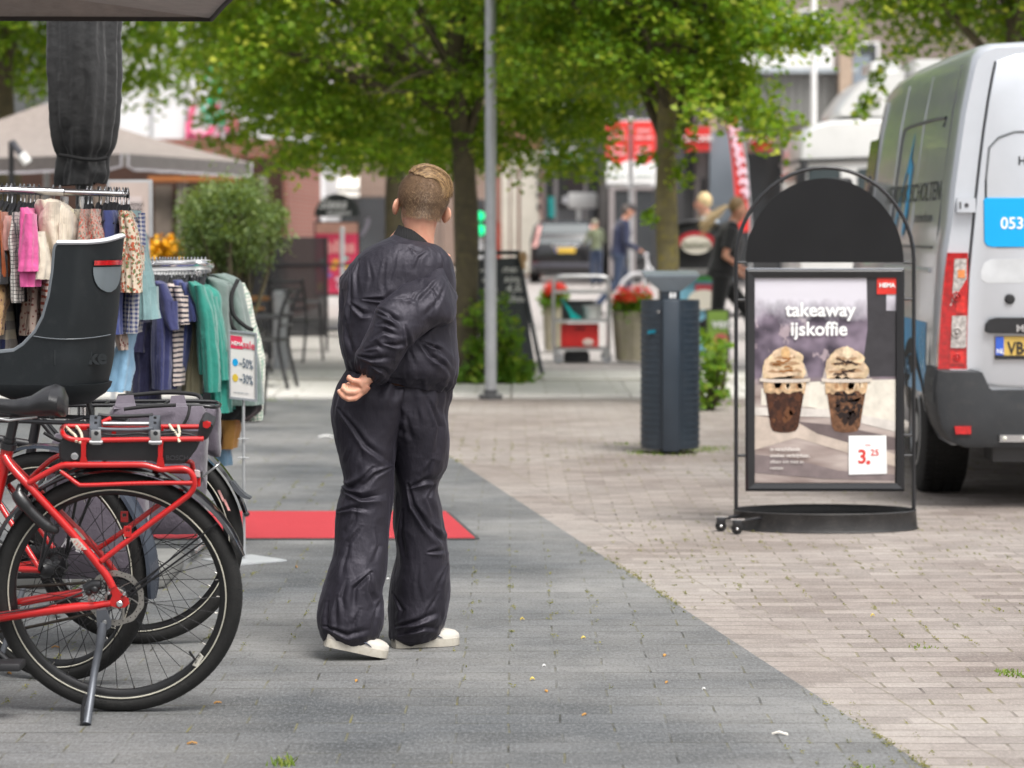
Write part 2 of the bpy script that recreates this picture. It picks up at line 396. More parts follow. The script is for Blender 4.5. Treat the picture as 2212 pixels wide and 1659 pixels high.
# ------------------------------------------------------------------ leaves
def leaves(cs, ns, size, tint, dirs=None, asp=.8):
    """cs centres (N,3), ns unit normals; returns folded leaf quads"""
    n = len(cs); d = rng.normal(size=(n, 3)) if dirs is None else dirs + rng.normal(size=(n, 3))*.5
    d -= ns*np.sum(d*ns, 1, keepdims=True); d /= np.linalg.norm(d, axis=1, keepdims=True) + 1e-9
    s_ = np.cross(ns, d); L = (size*rng.uniform(.65, 1.3, n))[:, None]
    a = cs - d*L*.5; b = cs + s_*L*.5*asp + ns*L*.06; c = cs + d*L*.55 - ns*L*.12; e = cs - s_*L*.5*asp + ns*L*.06
    vs = np.stack([a, b, c, e], 1).reshape(-1, 3); fs = np.arange(4*n).reshape(-1, 4)
    return vs, fs, np.repeat(np.clip(tint, 0, 1), 4)
def clumps(centres, per, rad, size, out, tip=.5, droop=.25, flat=.42):
    """sprays of leaves: flat drooping pads, flowers/young leaves on their upper outer rim"""
    k = len(centres); C = np.repeat(centres, per, 0); O = np.repeat(out, per, 0); n = len(C)
    th = rng.uniform(0, 2*pi, n); rr = np.sqrt(rng.uniform(0, 1, n)); radc = np.repeat(rad*rng.uniform(.6, 1.25, k), per)
    P = np.stack([rr*np.cos(th), rr*np.sin(th), rng.normal(size=n)*.5*flat], 1)*radc[:, None]
    P[:, 2] -= droop*radc*rr**2 + .25*radc*(P[:, 0]*O[:, 0] + P[:, 1]*O[:, 1])/(radc+1e-6)
    nrm = np.stack([P[:, 0]*.5, P[:, 1]*.5, np.full(n, .25)], 1) + rng.normal(size=(n, 3))*.22
    nrm[:, 2] = np.abs(nrm[:, 2]) + .05; nrm /= np.linalg.norm(nrm, axis=1, keepdims=True)
    tone = np.repeat(rng.uniform(-.18, .18, k), per)
    t = .32 + tone + rng.normal(size=n)*.13 + np.where((rng.uniform(size=n) < tip*.5*rr) , .45, 0)
    return C + P, nrm, t
def crown_points(c, r, n, zmin, p=2.6, shell=.45, cut=None):
    out = []
    while len(out) < n:
        q = rng.uniform(-1, 1, (n*3, 3)); d = (np.abs(q)**p).sum(1)
        q = q[(d < 1) & (d > rng.uniform(0, shell, len(d)))]
        P = np.array(c) + q*np.array(r)
        P = P[P[:, 2] > zmin + .35*vnoise(P*1.3)]
        if cut is not None: P = P[cut(P)]
        out += list(P)
    return np.array(out[:n])
def limb(mb, p0, p1, r0, r1, bend=.15, k=7, n=8):
    p0, p1 = V(p0), V(p1); o = V((random.uniform(-1,1), random.uniform(-1,1), random.uniform(0,.6)))*bend*(p1-p0).length
    mb.tube([p0.lerp(p1, i/k) + o*math.sin(pi*i/k) for i in range(k+1)], [r0 + (r1-r0)*i/k for i in range(k+1)], n)
def trunk_mesh(base, top, r0, r1, nseg=14):
    mb = MB(); base, top = V(base), V(top); pts = []; rr = []
    for i in range(nseg+1):
        f = i/nseg; p = base.lerp(top, f) + V((.035*math.sin(5*f+base.x), .03*math.sin(4*f+1), 0)); pts.append(p)
        rr.append((r0 + (r1-r0)*f)*(1 + .5*max(0, .1-f)/.1*.6 + .06*math.sin(17*f)))
    mb.tube(pts, rr, 18); return mb
def tree(name, label, base, th, r0, crown_c, crown_r, ncl, per, rad, lsize, zmin, mt=bark, lm=leaf, tip=.5, group='street trees', cut=None, limbs=14, p=2.6, extra=()):
    t = thing(name, label, 'tree', base, group)
    b = V(base); top = b + V((random.uniform(-.1,.1), 0, th))
    tm = trunk_mesh(b, top, r0, r0*.72); obj('trunk', tm, mt, t)
    cp = crown_points(crown_c, crown_r, ncl, zmin, p=p, cut=cut)
    lb = MB()
    lim = []
    for i in range(limbs):
        a = 2*pi*i/limbs + random.uniform(-.3,.3); zz = random.uniform(.62, 1.0)
        s0 = b.lerp(top, zz); f = random.uniform(.55, .9)
        e = V((crown_c[0] + crown_r[0]*f*math.cos(a), crown_c[1] + crown_r[1]*f*math.sin(a), crown_c[2] + crown_r[2]*random.uniform(-.45, .8)))
        limb(lb, s0, e, r0*.38, .012); lim.append((s0, e))
        for q in range(4):
            m0 = s0.lerp(e, random.uniform(.35, .9)); limb(lb, m0, m0 + V((random.uniform(-.8,.8), random.uniform(-.8,.8), random.uniform(-.3,.6))), .02, .005, n=5)
    limb(lb, top, V(crown_c) + V((0,0,crown_r[2]*.8)), r0*.6, .02)
    obj('branches', lb, bark, t)
    out = cp - np.array(crown_c); out /= np.linalg.norm(out, axis=1, keepdims=True) + 1e-6
    P, nr, ti = clumps(cp, per, rad, lsize, out, tip)
    for (pts, pr, rd, tp, dr) in extra:
        pts = np.array(pts); o2 = np.zeros_like(pts); o2[:, 2] = -1; P2, n2, t2 = clumps(pts, pr, rd, lsize, o2, tp, dr, .9); P = np.vstack([P, P2]); nr = np.vstack([nr, n2]); ti = np.concatenate([ti, t2])
    vs, fs, tt = leaves(P, nr, lsize, ti)
    me = npmesh('crown', vs - np.array(base), fs, lm, tt); link('crown', me, t)
    return t
b1 = gr(1003, 834); b2 = gr(1437, 872)
T1 = tree('linden_tree', 'linden with thick dark trunk right behind the boy, shrub at its foot', b1, 3.3, .125, (b1.x-.25, b1.y+.95, 4.1), (2.75, 1.9, 2.35), 880, 100, .34, .064, 1.83, tip=.62, cut=lambda P: ((P[:,0] > -2.3) | (P[:,2] > 2.3 + 1.55*(-2.3-P[:,0]))) & ((P[:,0] < .85) | (P[:,2] > 2.65)))
T2 = tree('linden_tree', 'linden with mossy yellow-green trunk behind the dark litter bin', b2, 3.1, .1, (b2.x-.25, b2.y+.55, 4.1), (1.32, 1.7, 2.1), 500, 96, .31, .062, 2.27, mt=mossbark, tip=.62, cut=lambda P: (P[:,0] > 1.7) | (P[:,2] > 2.62), extra=(([tuple(at(x, y, 22.9)) for x, y in ((1405,458),(1470,350),(1465,372),(1478,300),(1470,270),(1400,330))], 40, .12, .7, .9), ([tuple(at(x, y, 22.6 + .4*math.sin(x))) for x, y in ((1560,212),(1600,238),(1640,258),(1672,280),(1620,220),(1655,238),(1695,268),(1585,190),(1610,196),(1580,165),(1530,130),(1560,150),(1590,120),(1740,80),(1690,72),(1650,55),(1700,45),(1600,60),(1770,70),(1800,62),(1560,90),(1620,85),(1480,160),(1520,190),(1500,230),(1540,215),(1770,40),(1820,48))], 90, .17, .8, .5)))
b3 = V((-1.62, 40, 0)); T3 = tree('linden_tree', 'linden farther back, its dark trunk just left of the boy\'s head', b3, 4, .16, (-2.0, 40.5, 5.2), (3.3, 2.2, 3.0), 520, 74, .5, .1, 2.35, tip=.4)
b4 = V((-6.2, 35, 0)); T4 = tree('linden_tree', 'linden at left behind the beige market parasol', b4, 4.4, .19, (-6.6, 35.2, 5.4), (2.7, 2.2, 2.9), 620, 74, .44, .09, 3.0, tip=.5)
b5 = V((4.6, 26.5, 0)); T5 = tree('linden_tree', 'linden at upper right hanging over the silver van and white lorry', b5, 4.2, .13, (4.9, 27, 4.75), (2.15, 1.6, 1.7), 640, 84, .34, .068, 2.7, tip=.55, extra=(([tuple(at(x, y, 26)) for x, y in ((1890,160),(1900,185),(1870,205),(1885,215),(1860,235),(1905,150),(1920,120),(1940,105),(1960,100))], 26, .09, .5, .9),))
def shrub(name, label, base, spots, per, rad, size, lm, cat='shrub', stems=9, tip=.5, group=None):
    t = thing(name, label, cat, base, group); b = V(base); mb = MB(); pts = []
    for i, (dx, dz) in enumerate(spots):
        dy = random.uniform(-.2, .25); p = b + V((dx, dy, dz)); pts.append(tuple(p))
        if i % 2 == 0: limb(mb, b + V((dx*.2, 0, 0)), p, .012, .004, .2, 5, 5)
    obj('stems', mb, bark, t)
    pts = np.array(pts); out = pts - np.array(b); out[:, 2] = .1; P, nr, ti = clumps(pts, per, rad, size, out, tip, .3, .9)
    vs, fs, tt = leaves(P, nr, size, ti); link('foliage', npmesh('foliage', vs - np.array(base), fs, lm, tt), t)
    return t
g1 = gr(1075, 835); sp = []
for i in range(120):
    h = random.random(); sp.append((random.uniform(-.36, .36 - .2*h)*(1-.35*h) , .03 + .85*h*random.random()**.6))
shrub('shrub', 'yellow-green leafy shrub between the thick trunk and the grey lamp post', g1, sp, 20, .1, .06, shrubleaf, tip=.7)
g2 = gr(1533, 886); sp = [(random.uniform(-.1, .12), random.uniform(.04, .62)) for i in range(36)]
shrub('shrub', 'small upright plant sprouting to the right of the litter bin', g2, sp, 16, .075, .055, shrubleaf, tip=.7)
# ------------------------------------------------------------------ far buildings
def vb(mb, x0, y0, x1, y1, Y, dep=.3, m=0, bev=0):
    a = at(min(x0, x1), max(y0, y1), Y); b = at(max(x0, x1), min(y0, y1), Y)
    return mb.box((a.x, Y, a.z), (b.x, Y+dep, b.z), m, None, bev)
def VB(*a, **k): return vb(MB(), *a, **k)
def gz(Y): return 500 + FV*HC/Y          # picture row of the ground at depth Y
def brick_mat(name, c1, c2, mo, sc=1.0):
    m, t, b, L = nodes(name); k = N(t, 'ShaderNodeTexBrick'); L(mapping(t, coord(t), (1,1,1), (pi/2,0,0)), k.inputs['Vector'])
    k.inputs['Scale'].default_value = sc; k.inputs['Brick Width'].default_value = .22; k.inputs['Row Height'].default_value = .07; k.inputs['Mortar Size'].default_value = .008
    k.inputs['Color1'].default_value = c1+(1,); k.inputs['Color2'].default_value = c2+(1,); k.inputs['Mortar'].default_value = mo+(1,)
    n = noise(t, coord(t), .6, 4); L(mixc(t, mth(t,'MULTIPLY', n, .5), k.outputs[0], tuple(q*.7 for q in c1)), b.inputs['Base Color']); b.inputs['Roughness'].default_value = .85
    return m
brick_o = brick_mat('orange_brick', (.22,.14,.105), (.27,.18,.14), (.27,.25,.23))
brick_r = brick_mat('red_brick', (.3,.1,.07), (.36,.14,.1), (.3,.26,.24))
brick_b = brick_mat('brown_brick', (.2,.155,.13), (.25,.2,.17), (.26,.24,.22))
cream = mat('cream_render', (.62,.58,.5), .8, 0, .1, 1.2, dirt=.3, dirtc=(.4,.36,.3))
greyp = mat('grey_cladding', (.13,.135,.145), .5, 0, .12, .8, dirt=.3, dirtc=(.08,.08,.085))
blueg = mat('blue_grey_cladding', (.2,.235,.275), .5, 0, .1, 1.0)
darkg = mat('dark_frame', (.05,.05,.052), .5, 0, .2, 2)
win = glass('shop_glass', (.05,.055,.06), .08)
whitec = mat('white_cladding', (.66,.66,.67), .5, 0, .04, .5)
awn = mat('white_awning', (.8,.78,.72), .7, 0, .05, 2)
woodd = mat('dark_wood', (.05,.02,.012), .7, 0, .4, 2)
red_sign = mat('red_sign', (.65,.035,.03), .5, 0, .05, 2)
def building(name, label, Y, x0, x1, ytop, wallm, dep=8, cat='building', wallname='wall'):
    a, b = at(x0, ytop, Y), at(x1, ytop, Y)
    t = thing(name, label, cat, ((a.x+b.x)/2, Y, 0))
    mb = MB(); mb.box((a.x, Y, -.02), (b.x, Y+dep, a.z)); obj(wallname, mb, wallm, t, False); return t
def sub(t, name, mats, *rects, Y, dep=.1, smooth=False):
    mb = MB()
    for r_ in rects: vb(mb, *r_[:4], Y=Y, dep=dep)
    return obj(name, mb, mats, t, smooth)
# white building with pink script (upper left)
t = building('white_building', 'white panelled building seen through the leaves at left, pink lettering on it', 64, 150, 700, -260, whitec)
for k in range(4): sub(t, 'panel_joint', galv, (250+k*75, -250, 252+k*75, 380), Y=63.97, dep=.04)
pinkink = mat('pink_lettering', (.75,.12,.25), .5, 0, .05)
tm = place(text('Ua', 1.15, .012, 'LEFT', .03, .25), *frame(388, 300, 63.9)); obj('lettering', tm, pinkink, t, False)
tm = place(text('tisent', .62, .012, 'LEFT', .03, .25), *frame(395, 320, 63.9)); obj('lettering', tm, pinkink, t, False)
neon = mat('green_sign_tube', (.02,.55,.32), .4, 0, .05)
n_ = thing('figure_sign', 'green outline sign showing through the linden leaves at left', 'sign', at(462, 270, 58))
mb = MB()
for x, y in ((466,150),(455,172),(468,190),(460,212),(448,232),(452,256),(476,256)):
    mb.torus(at(x, y, 58), (0,1,0), .1, .035, 16, 6)
mb.tube([at(462,140,58), at(458,200,58), at(452,262,58)], .03, 6); mb.tube([at(430,150,58), at(500,135,58)], .035, 6)
obj('outline', mb, neon, n_); mb = MB(); mb.tube([at(480,140,58.1), at(480,gz(58),58.1)], .05, 8); obj('post', mb, galv, n_)
# brick row house in the centre-left with white awnings
t = building('brick_house', 'orange brick building with white shop awnings, behind the dome-topped sweets sign', 70, 560, 940, 120, brick_o)
for r_ in ((600,300,640,360),(690,290,740,350),(830,300,880,350)):
    f = sub(t, 'window', white_paint, r_, Y=69.95, dep=.06); sub(f, 'pane', win, (r_[0]+5, r_[1]+5, r_[2]-5, r_[3]-5), Y=69.92, dep=.03)
sub(t, 'shopfront', darkg, (610,425,900,600), Y=69.93, dep=.08)
for r_ in ((620,430,655,590),(700,430,760,590),(775,430,840,590)): sub(t, 'window', win, r_, Y=69.88, dep=.06)
for (xa, xb) in ((647,699),(706,776)):
    mb = MB(); a = at(xa, 381, 69.9); b = at(xb, 381, 69.9); c = at(xb, 407, 68.6); d = at(xa, 407, 68.6)
    mb.prism([a, b, c, d], (0, 0, -.06)); mb.prism([d, c, c + V((0,0,-.2)), d + V((0,0,-.2))], (0, .03, 0)); obj('awning', mb, awn, t, False)
k_ = thing('kiosk', 'white framed kiosk with brown panel left of the dome-topped sweets sign', 'kiosk', gr(640, gz(56)))
obj('roof_beam', VB(602, 401, 672, 418, Y=56, dep=2), white_paint, k_, False)
for x in (664, 604): obj('post', VB(x, 418, x+7, gz(56), Y=56, dep=.1), cream, k_, False)
obj('panel', VB(606, 418, 646, 470, Y=56.4, dep=.06), mat('brown_panel', (.28,.15,.11), .7, 0, .1, 2), k_, False)
obj('counter', VB(606, 520, 662, gz(56), Y=56.3, dep=.5), white_paint, k_, False)
# cream and brick gable with dark quoin marks
t = building('cream_house', 'cream and brick building with dark corner blocks, right of the grey lamp post', 88, 1060, 1172, 130, brick_r)
sub(t, 'pilaster', cream, (1083,330,1100,590), (1104,330,1118,590), Y=87.9, dep=.12)
sub(t, 'render_panel', cream, (1124,325,1166,592), Y=87.86, dep=.15)
for y in (372, 396, 420, 446): sub(t, 'corner_block', darkg, (1160, y-6, 1168, y+6), Y=87.8, dep=.08)
sub(t, 'shopfront', mat('shop_red', (.3,.05,.03), .6, 0, .2), (1066,480,1082,590), Y=87.8, dep=.1)
# grey shop building
t = building('grey_shop', 'grey storefront building with green fascia above the dark parked car', 90, 1172, 1330, 60, greyp)
sub(t, 'fascia', mat('green_fascia', (.0,.42,.2), .5, 0, .05), (1138,328,1256,352), Y=89.8, dep=.2)
tm = place(text('AMO', .62, .02, 'LEFT', .03), *frame(1158, 349, 89.75)); obj('lettering', tm, white_ink, t, False)
for r_ in ((1178,362,1196,540),(1206,362,1262,440),(1268,362,1310,400)): sub(t, 'window', win, r_, Y=89.9, dep=.1)
sub(t, 'frame', mat('pale_mullion', (.33,.31,.32), .6), (1172,355,1178,560),(1197,355,1204,560),(1262,355,1268,560), Y=89.85, dep=.1)
sub(t, 'poster', mat('teal_poster', (.03,.4,.4), .5, 0, .3, 2), (1185,425,1198,470), Y=89.8, dep=.05)
sub(t, 'doorway', black_metal, (1285,398,1314,570), Y=89.7, dep=.1)
s_ = thing('bus_stop_sign', 'white rounded sign box on a white post above the dark parked car', 'sign', gr(1252, gz(86)))
obj('board', VB(1228, 416, 1290, 450, Y=86, dep=.2, bev=.05), white_paint, s_); obj('post', VB(1246, 450, 1255, gz(86), Y=86.05, dep=.12), white_paint, s_)
obj('crossbar', VB(1215, 424, 1228, 440, Y=86.03, dep=.1), mat('pale_grey_trim', (.6,.6,.63), .5), s_)
# bare frames + banners
t = building('red_store', 'dark grey store behind the red and white banners', 78, 1312, 1478, 120, darkg)
sub(t, 'window', win, (1330,415,1366,560),(1372,415,1410,560), Y=77.9, dep=.1)
sub(t, 'frame', mat('taupe_mullion', (.3,.27,.27), .6), (1318,396,1412,410),(1316,410,1327,600),(1366,410,1373,600), Y=77.85, dep=.1)
for i, (xa, xb, lab) in enumerate(((1310,1358,'red and white banner left of the thin pole beside the mossy trunk'),(1367,1416,'red and white banner half hidden by the mossy trunk'))):
    bn = thing('banner', lab, 'banner', at((xa+xb)/2, 398, 66), 'hanging shop banners')
    mb = MB(); xm = (xa+xb)/2
    mb.prism([at(xa,262,66), at(xb,262,66), at(xb,345,66), at(xm,358,66), at(xa,345,66)], (0,.04,0)); obj('red_cloth', mb, red_sign, bn, False)
    mb = MB(); mb.prism([at(xa,345.2,66), at(xm,358.2,66), at(xb,345.2,66), at(xb,396,66), at(xa,396,66)], (0,.04,0)); obj('white_cloth', mb, white_paint, bn, False)
    for j, y in enumerate((285, 300, 322, 335)):
        obj('lettering', place(text('sale sale' if j % 2 else 'zomer', .12, .006, 'CENTER', .004), *frame(xm, y, 65.97)), mat('pale_pink_ink', (.75,.4,.4), .6), bn, False)
    obj('lettering', place(text('OPENING', .1, .004, 'CENTER', .004), *frame(xm, 383, 65.97)), mat('grey_ink', (.4,.45,.42), .6), bn, False)
bp_ = thing('banner_pole', 'thin grey pole between the two red and white banners', 'pole', gr(1362, gz(66.2)))
mb = MB(); mb.tube([at(1362, gz(66.2), 66.2), at(1362, 268, 66.2)], .04, 8); obj('shaft', mb, galv, bp_)
mb = MB(); mb.tube([at(1310,400,66.2), at(1416,400,66.2)], .05, 8); obj('crossbar', mb, galv, bp_); mb = MB(); mb.tube([at(1310,261,66.2), at(1416,261,66.2)], .03, 8); obj('crossbar', mb, galv, bp_); mb = MB(); mb.ball(at(1362,262,66.2), .09); obj('cap', mb, white_paint, bp_)
# right hand block: grey columns, red fascias, metal canopy
t = building('modern_block', 'modern block with red fascia signs and grey metal canopy at right', 80, 1478, 2330, -300, brick_b, 12)
sub(t, 'column', mat('taupe_column', (.2,.18,.18), .7), (1500,170,1532,600), Y=79.6, dep=.4)
sub(t, 'column', mat('sand_column', (.45,.36,.26), .7), (1533,170,1546,330), Y=79.5, dep=.4)
sub(t, 'wall_panel', blueg, (1532,285,1592,620), Y=79.4, dep=.6); sub(t, 'wall_panel', darkg, (1404,300,1500,620), Y=79.7, dep=.3)
sub(t, 'doorway', black_metal, (1514,385,1526,560), Y=79.55, dep=.2)
for xa, xb, s0 in ((1468,1534,'KANTOOR'),(1622,1668,'OUTLET'),(1702,1745,'MODE')):
    f = sub(t, 'fascia_sign', red_sign, (xa,274,xb,326), Y=79.0, dep=.35)
    obj('lettering', place(text(s0, .2, .008, 'CENTER', .01), *frame((xa+xb)/2, 304, 78.95)), white_ink, f, False)
sub(t, 'shop_window', win, (1596,330,1700,620), Y=79.6, dep=.2); sub(t, 'shop_window', win, (1706,326,1900,620), Y=79.6, dep=.2)
sub(t, 'column', mat('grey_column', (.42,.41,.42), .6), (1690,250,1704,620), Y=78.9, dep=.3)
mb = MB(); vb(mb, 1632, 158, 1842, 268, Y=70, dep=8); obj('canopy', mb, mat('zinc_canopy', (.21,.21,.2), .45, .3, .1, .4), t, False)
mb = MB()
for k in range(12): vb(mb, 1636+k*17, 160, 1638+k*17, 266, Y=69.96, dep=.05)
obj('canopy_seam', mb, mat('zinc_seam', (.17,.17,.165), .5, .3), t, False)
mb = MB(); a = at(1632,158,69.9); b = at(1842,158,69.9); mb.box((a.x-.1,69.7,a.z),(b.x+.1,78,a.z+.12)); obj('canopy_edge', mb, mat('pale_zinc', (.42,.47,.5), .4, .4), t, False)
sub(t, 'parapet', white_paint, (1640,100,1800,152), Y=79.7, dep=.3)
sub(t, 'parapet', white_paint, (1560,118,1640,140), Y=79.6, dep=.3)
for r_ in ((1655,30,1715,95),(1725,20,1790,92),(1850,90,1900,240)):
    f = sub(t, 'window', white_paint, r_, Y=79.8, dep=.2); sub(f, 'pane', win, (r_[0]+6, r_[1]+5, r_[2]-6, r_[3]-5), Y=79.7, dep=.12)
sub(t, 'column', mat('beige_column', (.38,.29,.22), .7), (1812,60,1842,420), Y=69.5, dep=.5)
sub(t, 'wall_panel', blueg, (1842,120,1880,400), Y=79.3, dep=.5)
fp = thing('flag_pole', 'white pole at upper right in front of the brick block', 'pole', gr(1758, gz(60)))
mb = MB(); mb.tube([at(1758, gz(60), 60), at(1758, -60, 60)], .06, 10); obj('shaft', mb, white_paint, fp); mb = MB(); mb.lathe([(.2,0),(.2,.05),(.11,.12)], 12, gr(1758, gz(60))); obj('base', mb, galv, fp)
# dark facade closing the left side, cafe with timber front
t = building('cafe_building', 'dark timber cafe front in the shade under the beige parasol', 46, -700, 620, 300, brick_r, 8)
sub(t, 'timber_front', woodd, (-680,340,610,gz(46)), Y=45.9, dep=.12)
for r_ in ((330,395,376,535),(20,400,110,520),(430,400,500,540),(200,400,232,520)):
    f = sub(t, 'window', mat('timber_frame', (.09,.04,.025), .6), r_, Y=45.8, dep=.1)
    sub(f, 'pane', mat('warm_window', (.16,.13,.11), .2, 0, .5, 1.5), (r_[0]+4, r_[1]+5, r_[2]-4, r_[3]-5), Y=45.76, dep=.05)
sub(t, 'column', mat('pale_column', (.3,.26,.24), .7), (384,380,400,gz(46)), Y=45.6, dep=.2); sub(t, 'column', mat('pale_column', (.3,.26,.24), .7), (560,380,575,gz(46)), Y=45.6, dep=.2)
sub(t, 'awning_valance', mat('ochre_band', (.4,.14,.04), .7), (320,380,520,392), Y=45.5, dep=.1)
# long row behind everything
t = building('terrace_row', 'long pale brick row closing the street far behind the trees', 112, 560, 1500, -120, brick_o, 6)
for k in range(12): sub(t, 'window', win, (600+k*70, 60, 636+k*70, 130), Y=111.9, dep=.1)
# ------------------------------------------------------------------ beach flag
bf = thing('beach_flag', 'tall narrow red feather flag with white lettering right of the mossy trunk', 'flag', gr(1612, gz(47)))
mb = MB(); L_ = [at(1566,246,47), at(1574,290,47), at(1582,350,47), at(1588,420,47), at(1592,500,47)]; R_ = [at(1592,250,47), at(1602,290,47), at(1611,350,47), at(1617,420,47), at(1620,500,47)]
mb.prism(L_ + R_[::-1], (0,.02,0)); obj('cloth', mb, red_sign, bf, False)
mb = MB()
for i, (x, y) in enumerate(((1584,275),(1588,292),(1592,312),(1596,332),(1600,352),(1603,374),(1606,396),(1608,418))):
    mb.torus(at(x, y, 46.97), (0,1,0), .05, .03, 10, 6, a0=.6*i, a1=.6*i+4.4)
obj('lettering', mb, mat('flag_ink', (.85,.62,.72), .6), bf)
mb = MB(); mb.tube([at(1622, gz(47), 47), at(1621,480,47), at(1612,350,47), at(1594,252,47), at(1570,243,47)], .02, 8); obj('pole', mb, galv, bf)
mb = MB(); mb.box((WL[bf.name].x-.3, 46.8, 0), (WL[bf.name].x+.3, 47.2, .06)); obj('foot', mb, black_metal, bf)
# traffic light
tl = thing('traffic_light', 'green traffic light left of the grey lamp post', 'traffic light', gr(1037, gz(62)))
mb = MB(); vb(mb, 1026, 430, 1048, 512, Y=62, dep=.25, bev=.03); obj('housing', mb, black_plastic, tl)
mb = MB(); mb.tube([at(1037, gz(62), 62.1), at(1037, 430, 62.1)], .06, 8); obj('post', mb, galv, tl)
for y, s_ in ((467, .105), (497, .12)):
    mb = MB(); mb.lathe([(s_, 0), (s_*.9, .03), (.001, .05)], 16, at(1037, y, 61.98), M=Matrix.Rotation(pi/2, 3, 'X')); obj('lens', mb, emit('green_lamp%d' % y, (.0,.7,.25), .45), tl)
# ------------------------------------------------------------------ parked cars
carglass = glass('car_glass', (.05,.065,.07), .12)
def car(name, label, base, rz, W_, Lc, H_, pm, kind='suv'):
    t = thing(name, label, 'car', base, 'cars parked in the street behind'); M_ = Matrix.Translation(V(base)) @ Matrix.Rotation(rz, 4, 'Z')
    hw = W_/2
    # rings along the length (0 = rear), profile heights: low, sill, belt, roof
    st = [(0,.42,.62,.95,.96,.86),(.03,.3,.6,1.02,1.06,.95),(.12,.27,.6,1.04,H_-.42,.97),(.55,.25,.6,1.0,H_-.04,1.0),(1.6,.22,.6,.98,H_,1.0),(2.4,.22,.6,.96,H_-.05,1.0),(3.1,.24,.6,.95,1.0,1.0),(3.9,.26,.58,.85,.88,.98),(Lc-.05,.3,.55,.72,.75,.92),(Lc,.4,.5,.66,.68,.8)]
    rings = []
    for (y, zl, zs, zb, zr, k) in st:
        w_ = hw*k; wr = w_*(.78 if zr > 1.25 else .93)
        half = [(w_*.9, zl), (w_*.985, zl+.1), (w_, zs), (w_*.99, zb), (w_*.97, zb+.02), (wr+.03, max(zb+.03, zr-.1)), (wr, max(zb+.035, zr-.03)), (wr*.8, max(zb+.04, zr))]
        rings.append([V((a, y, z)) for a, z in half] + [V((-a, y, z)) for a, z in half[::-1]])
    mb = MB(); mb.loft(rings); mb.xf(M_); obj('body', mb, pm, t, True, auto=50)
    g = MB(); g.prism([V((-hw*.72, .06, 1.06)), V((hw*.72, .06, 1.06)), V((hw*.64, .4, H_-.13)), V((-hw*.64, .4, H_-.13))], (0,-.05,.02)); g.xf(M_); obj('rear_window', g, carglass, t, False)
    for s_ in (-1, 1):
        g = MB(); g.prism([V((s_*hw*.975, .5, 1.05)), V((s_*hw*.975, 2.9, 1.03)), V((s_*hw*.85, 2.25, H_-.14)), V((s_*hw*.85, .7, H_-.14))], (s_*.03,0,0)); g.xf(M_); obj('side_window', g, glass('side_glass', (.03,.035,.035), .1), t, False)
        g = MB(); g.prism([V((s_*hw*.8, 0, .98)), V((s_*hw*.93, 0, .98)), V((s_*hw*.86, .12, 1.12)), V((s_*hw*.76, .35, H_-.15)), V((s_*hw*.68, .35, H_-.15)), V((s_*hw*.75, .1, 1.1))], (0,-.06,.01)); g.xf(M_); obj('tail_light', g, mat('pale_tail_lens', (.6,.3,.27), .3, 0, .3, 9), t, False)
        g = MB(); g.box((s_*hw*.85-.08,-.06,.46),(s_*hw*.85+.08,0.0,.56)); g.xf(M_); obj('reflector', g, mat('dark_red_lens', (.25,.01,.01), .3), t, False)
        g = MB()
        for yy in (.85, Lc-.95):
            w2 = MB(); w2.lathe([(.12,-.1),(.33,-.11),(.345,-.08),(.345,.08),(.33,.11),(.2,.11)], 24, (s_*(hw-.1), yy, .345), M=Matrix.Rotation(pi/2, 3, 'Y')); w2.xf(M_); obj('wheel', w2, rubber, t)
    g = MB(); g.box((-.36,-.05,.98),(.36,.02,1.05), bev=.01); g.xf(M_); obj('plate_trim', g, chrome, t)
    g = MB(); g.box((-.27,-.055,.83),(.27,.0,.95), bev=.004); g.xf(M_); pl = obj('number_plate', g, mat('yellow_plate', (.75,.5,.06), .45, 0, .05), t)
    g = MB(); g.box((-.262,-.062,.835),(-.22,-.05,.945)); g.xf(M_); obj('blue_strip', g, mat('plate_blue', (.03,.1,.5), .5), pl, False)
    g = MB(); g.box((-hw*.95,-.07,.42),(hw*.95,.03,.55), bev=.02); g.xf(M_); obj('bumper', g, mat('bumper_grey', (.06,.06,.075), .45), t)
    g = MB(); g.tube([V((-.6,.7,H_+.04)), V((-.6,2.2,H_+.03))], .025, 6); g.tube([V((.6,.7,H_+.04)), V((.6,2.2,H_+.03))], .025, 6); g.xf(M_); obj('roof_rail', g, chrome, t)
    return t
gb = gr(1221, 612); c1 = car('parked_car', 'black estate car with yellow number plate, right of the grey lamp post', gb, R(-2), 1.95, 4.8, 1.72, paint('black_car_paint', (.008,.008,.01), .2))
gb = gr(1118, 592); car('parked_car', 'dark green car half hidden behind the grey lamp post', gb, R(14), 1.8, 4.3, 1.5, paint('dark_car_paint', (.03,.05,.05), .25))
gb = gr(1132, 574); car('parked_car', 'white car with red roof load behind the black estate car', gb, R(6), 1.8, 4.2, 1.62, paint('white_car_paint', (.7,.7,.68), .25))
gb = gr(628, 606); car('parked_car', 'white car parked left of the dome-topped sweets sign', gb, R(24), 1.85, 4.5, 1.75, paint('white_car_paint_b', (.75,.76,.76), .25))
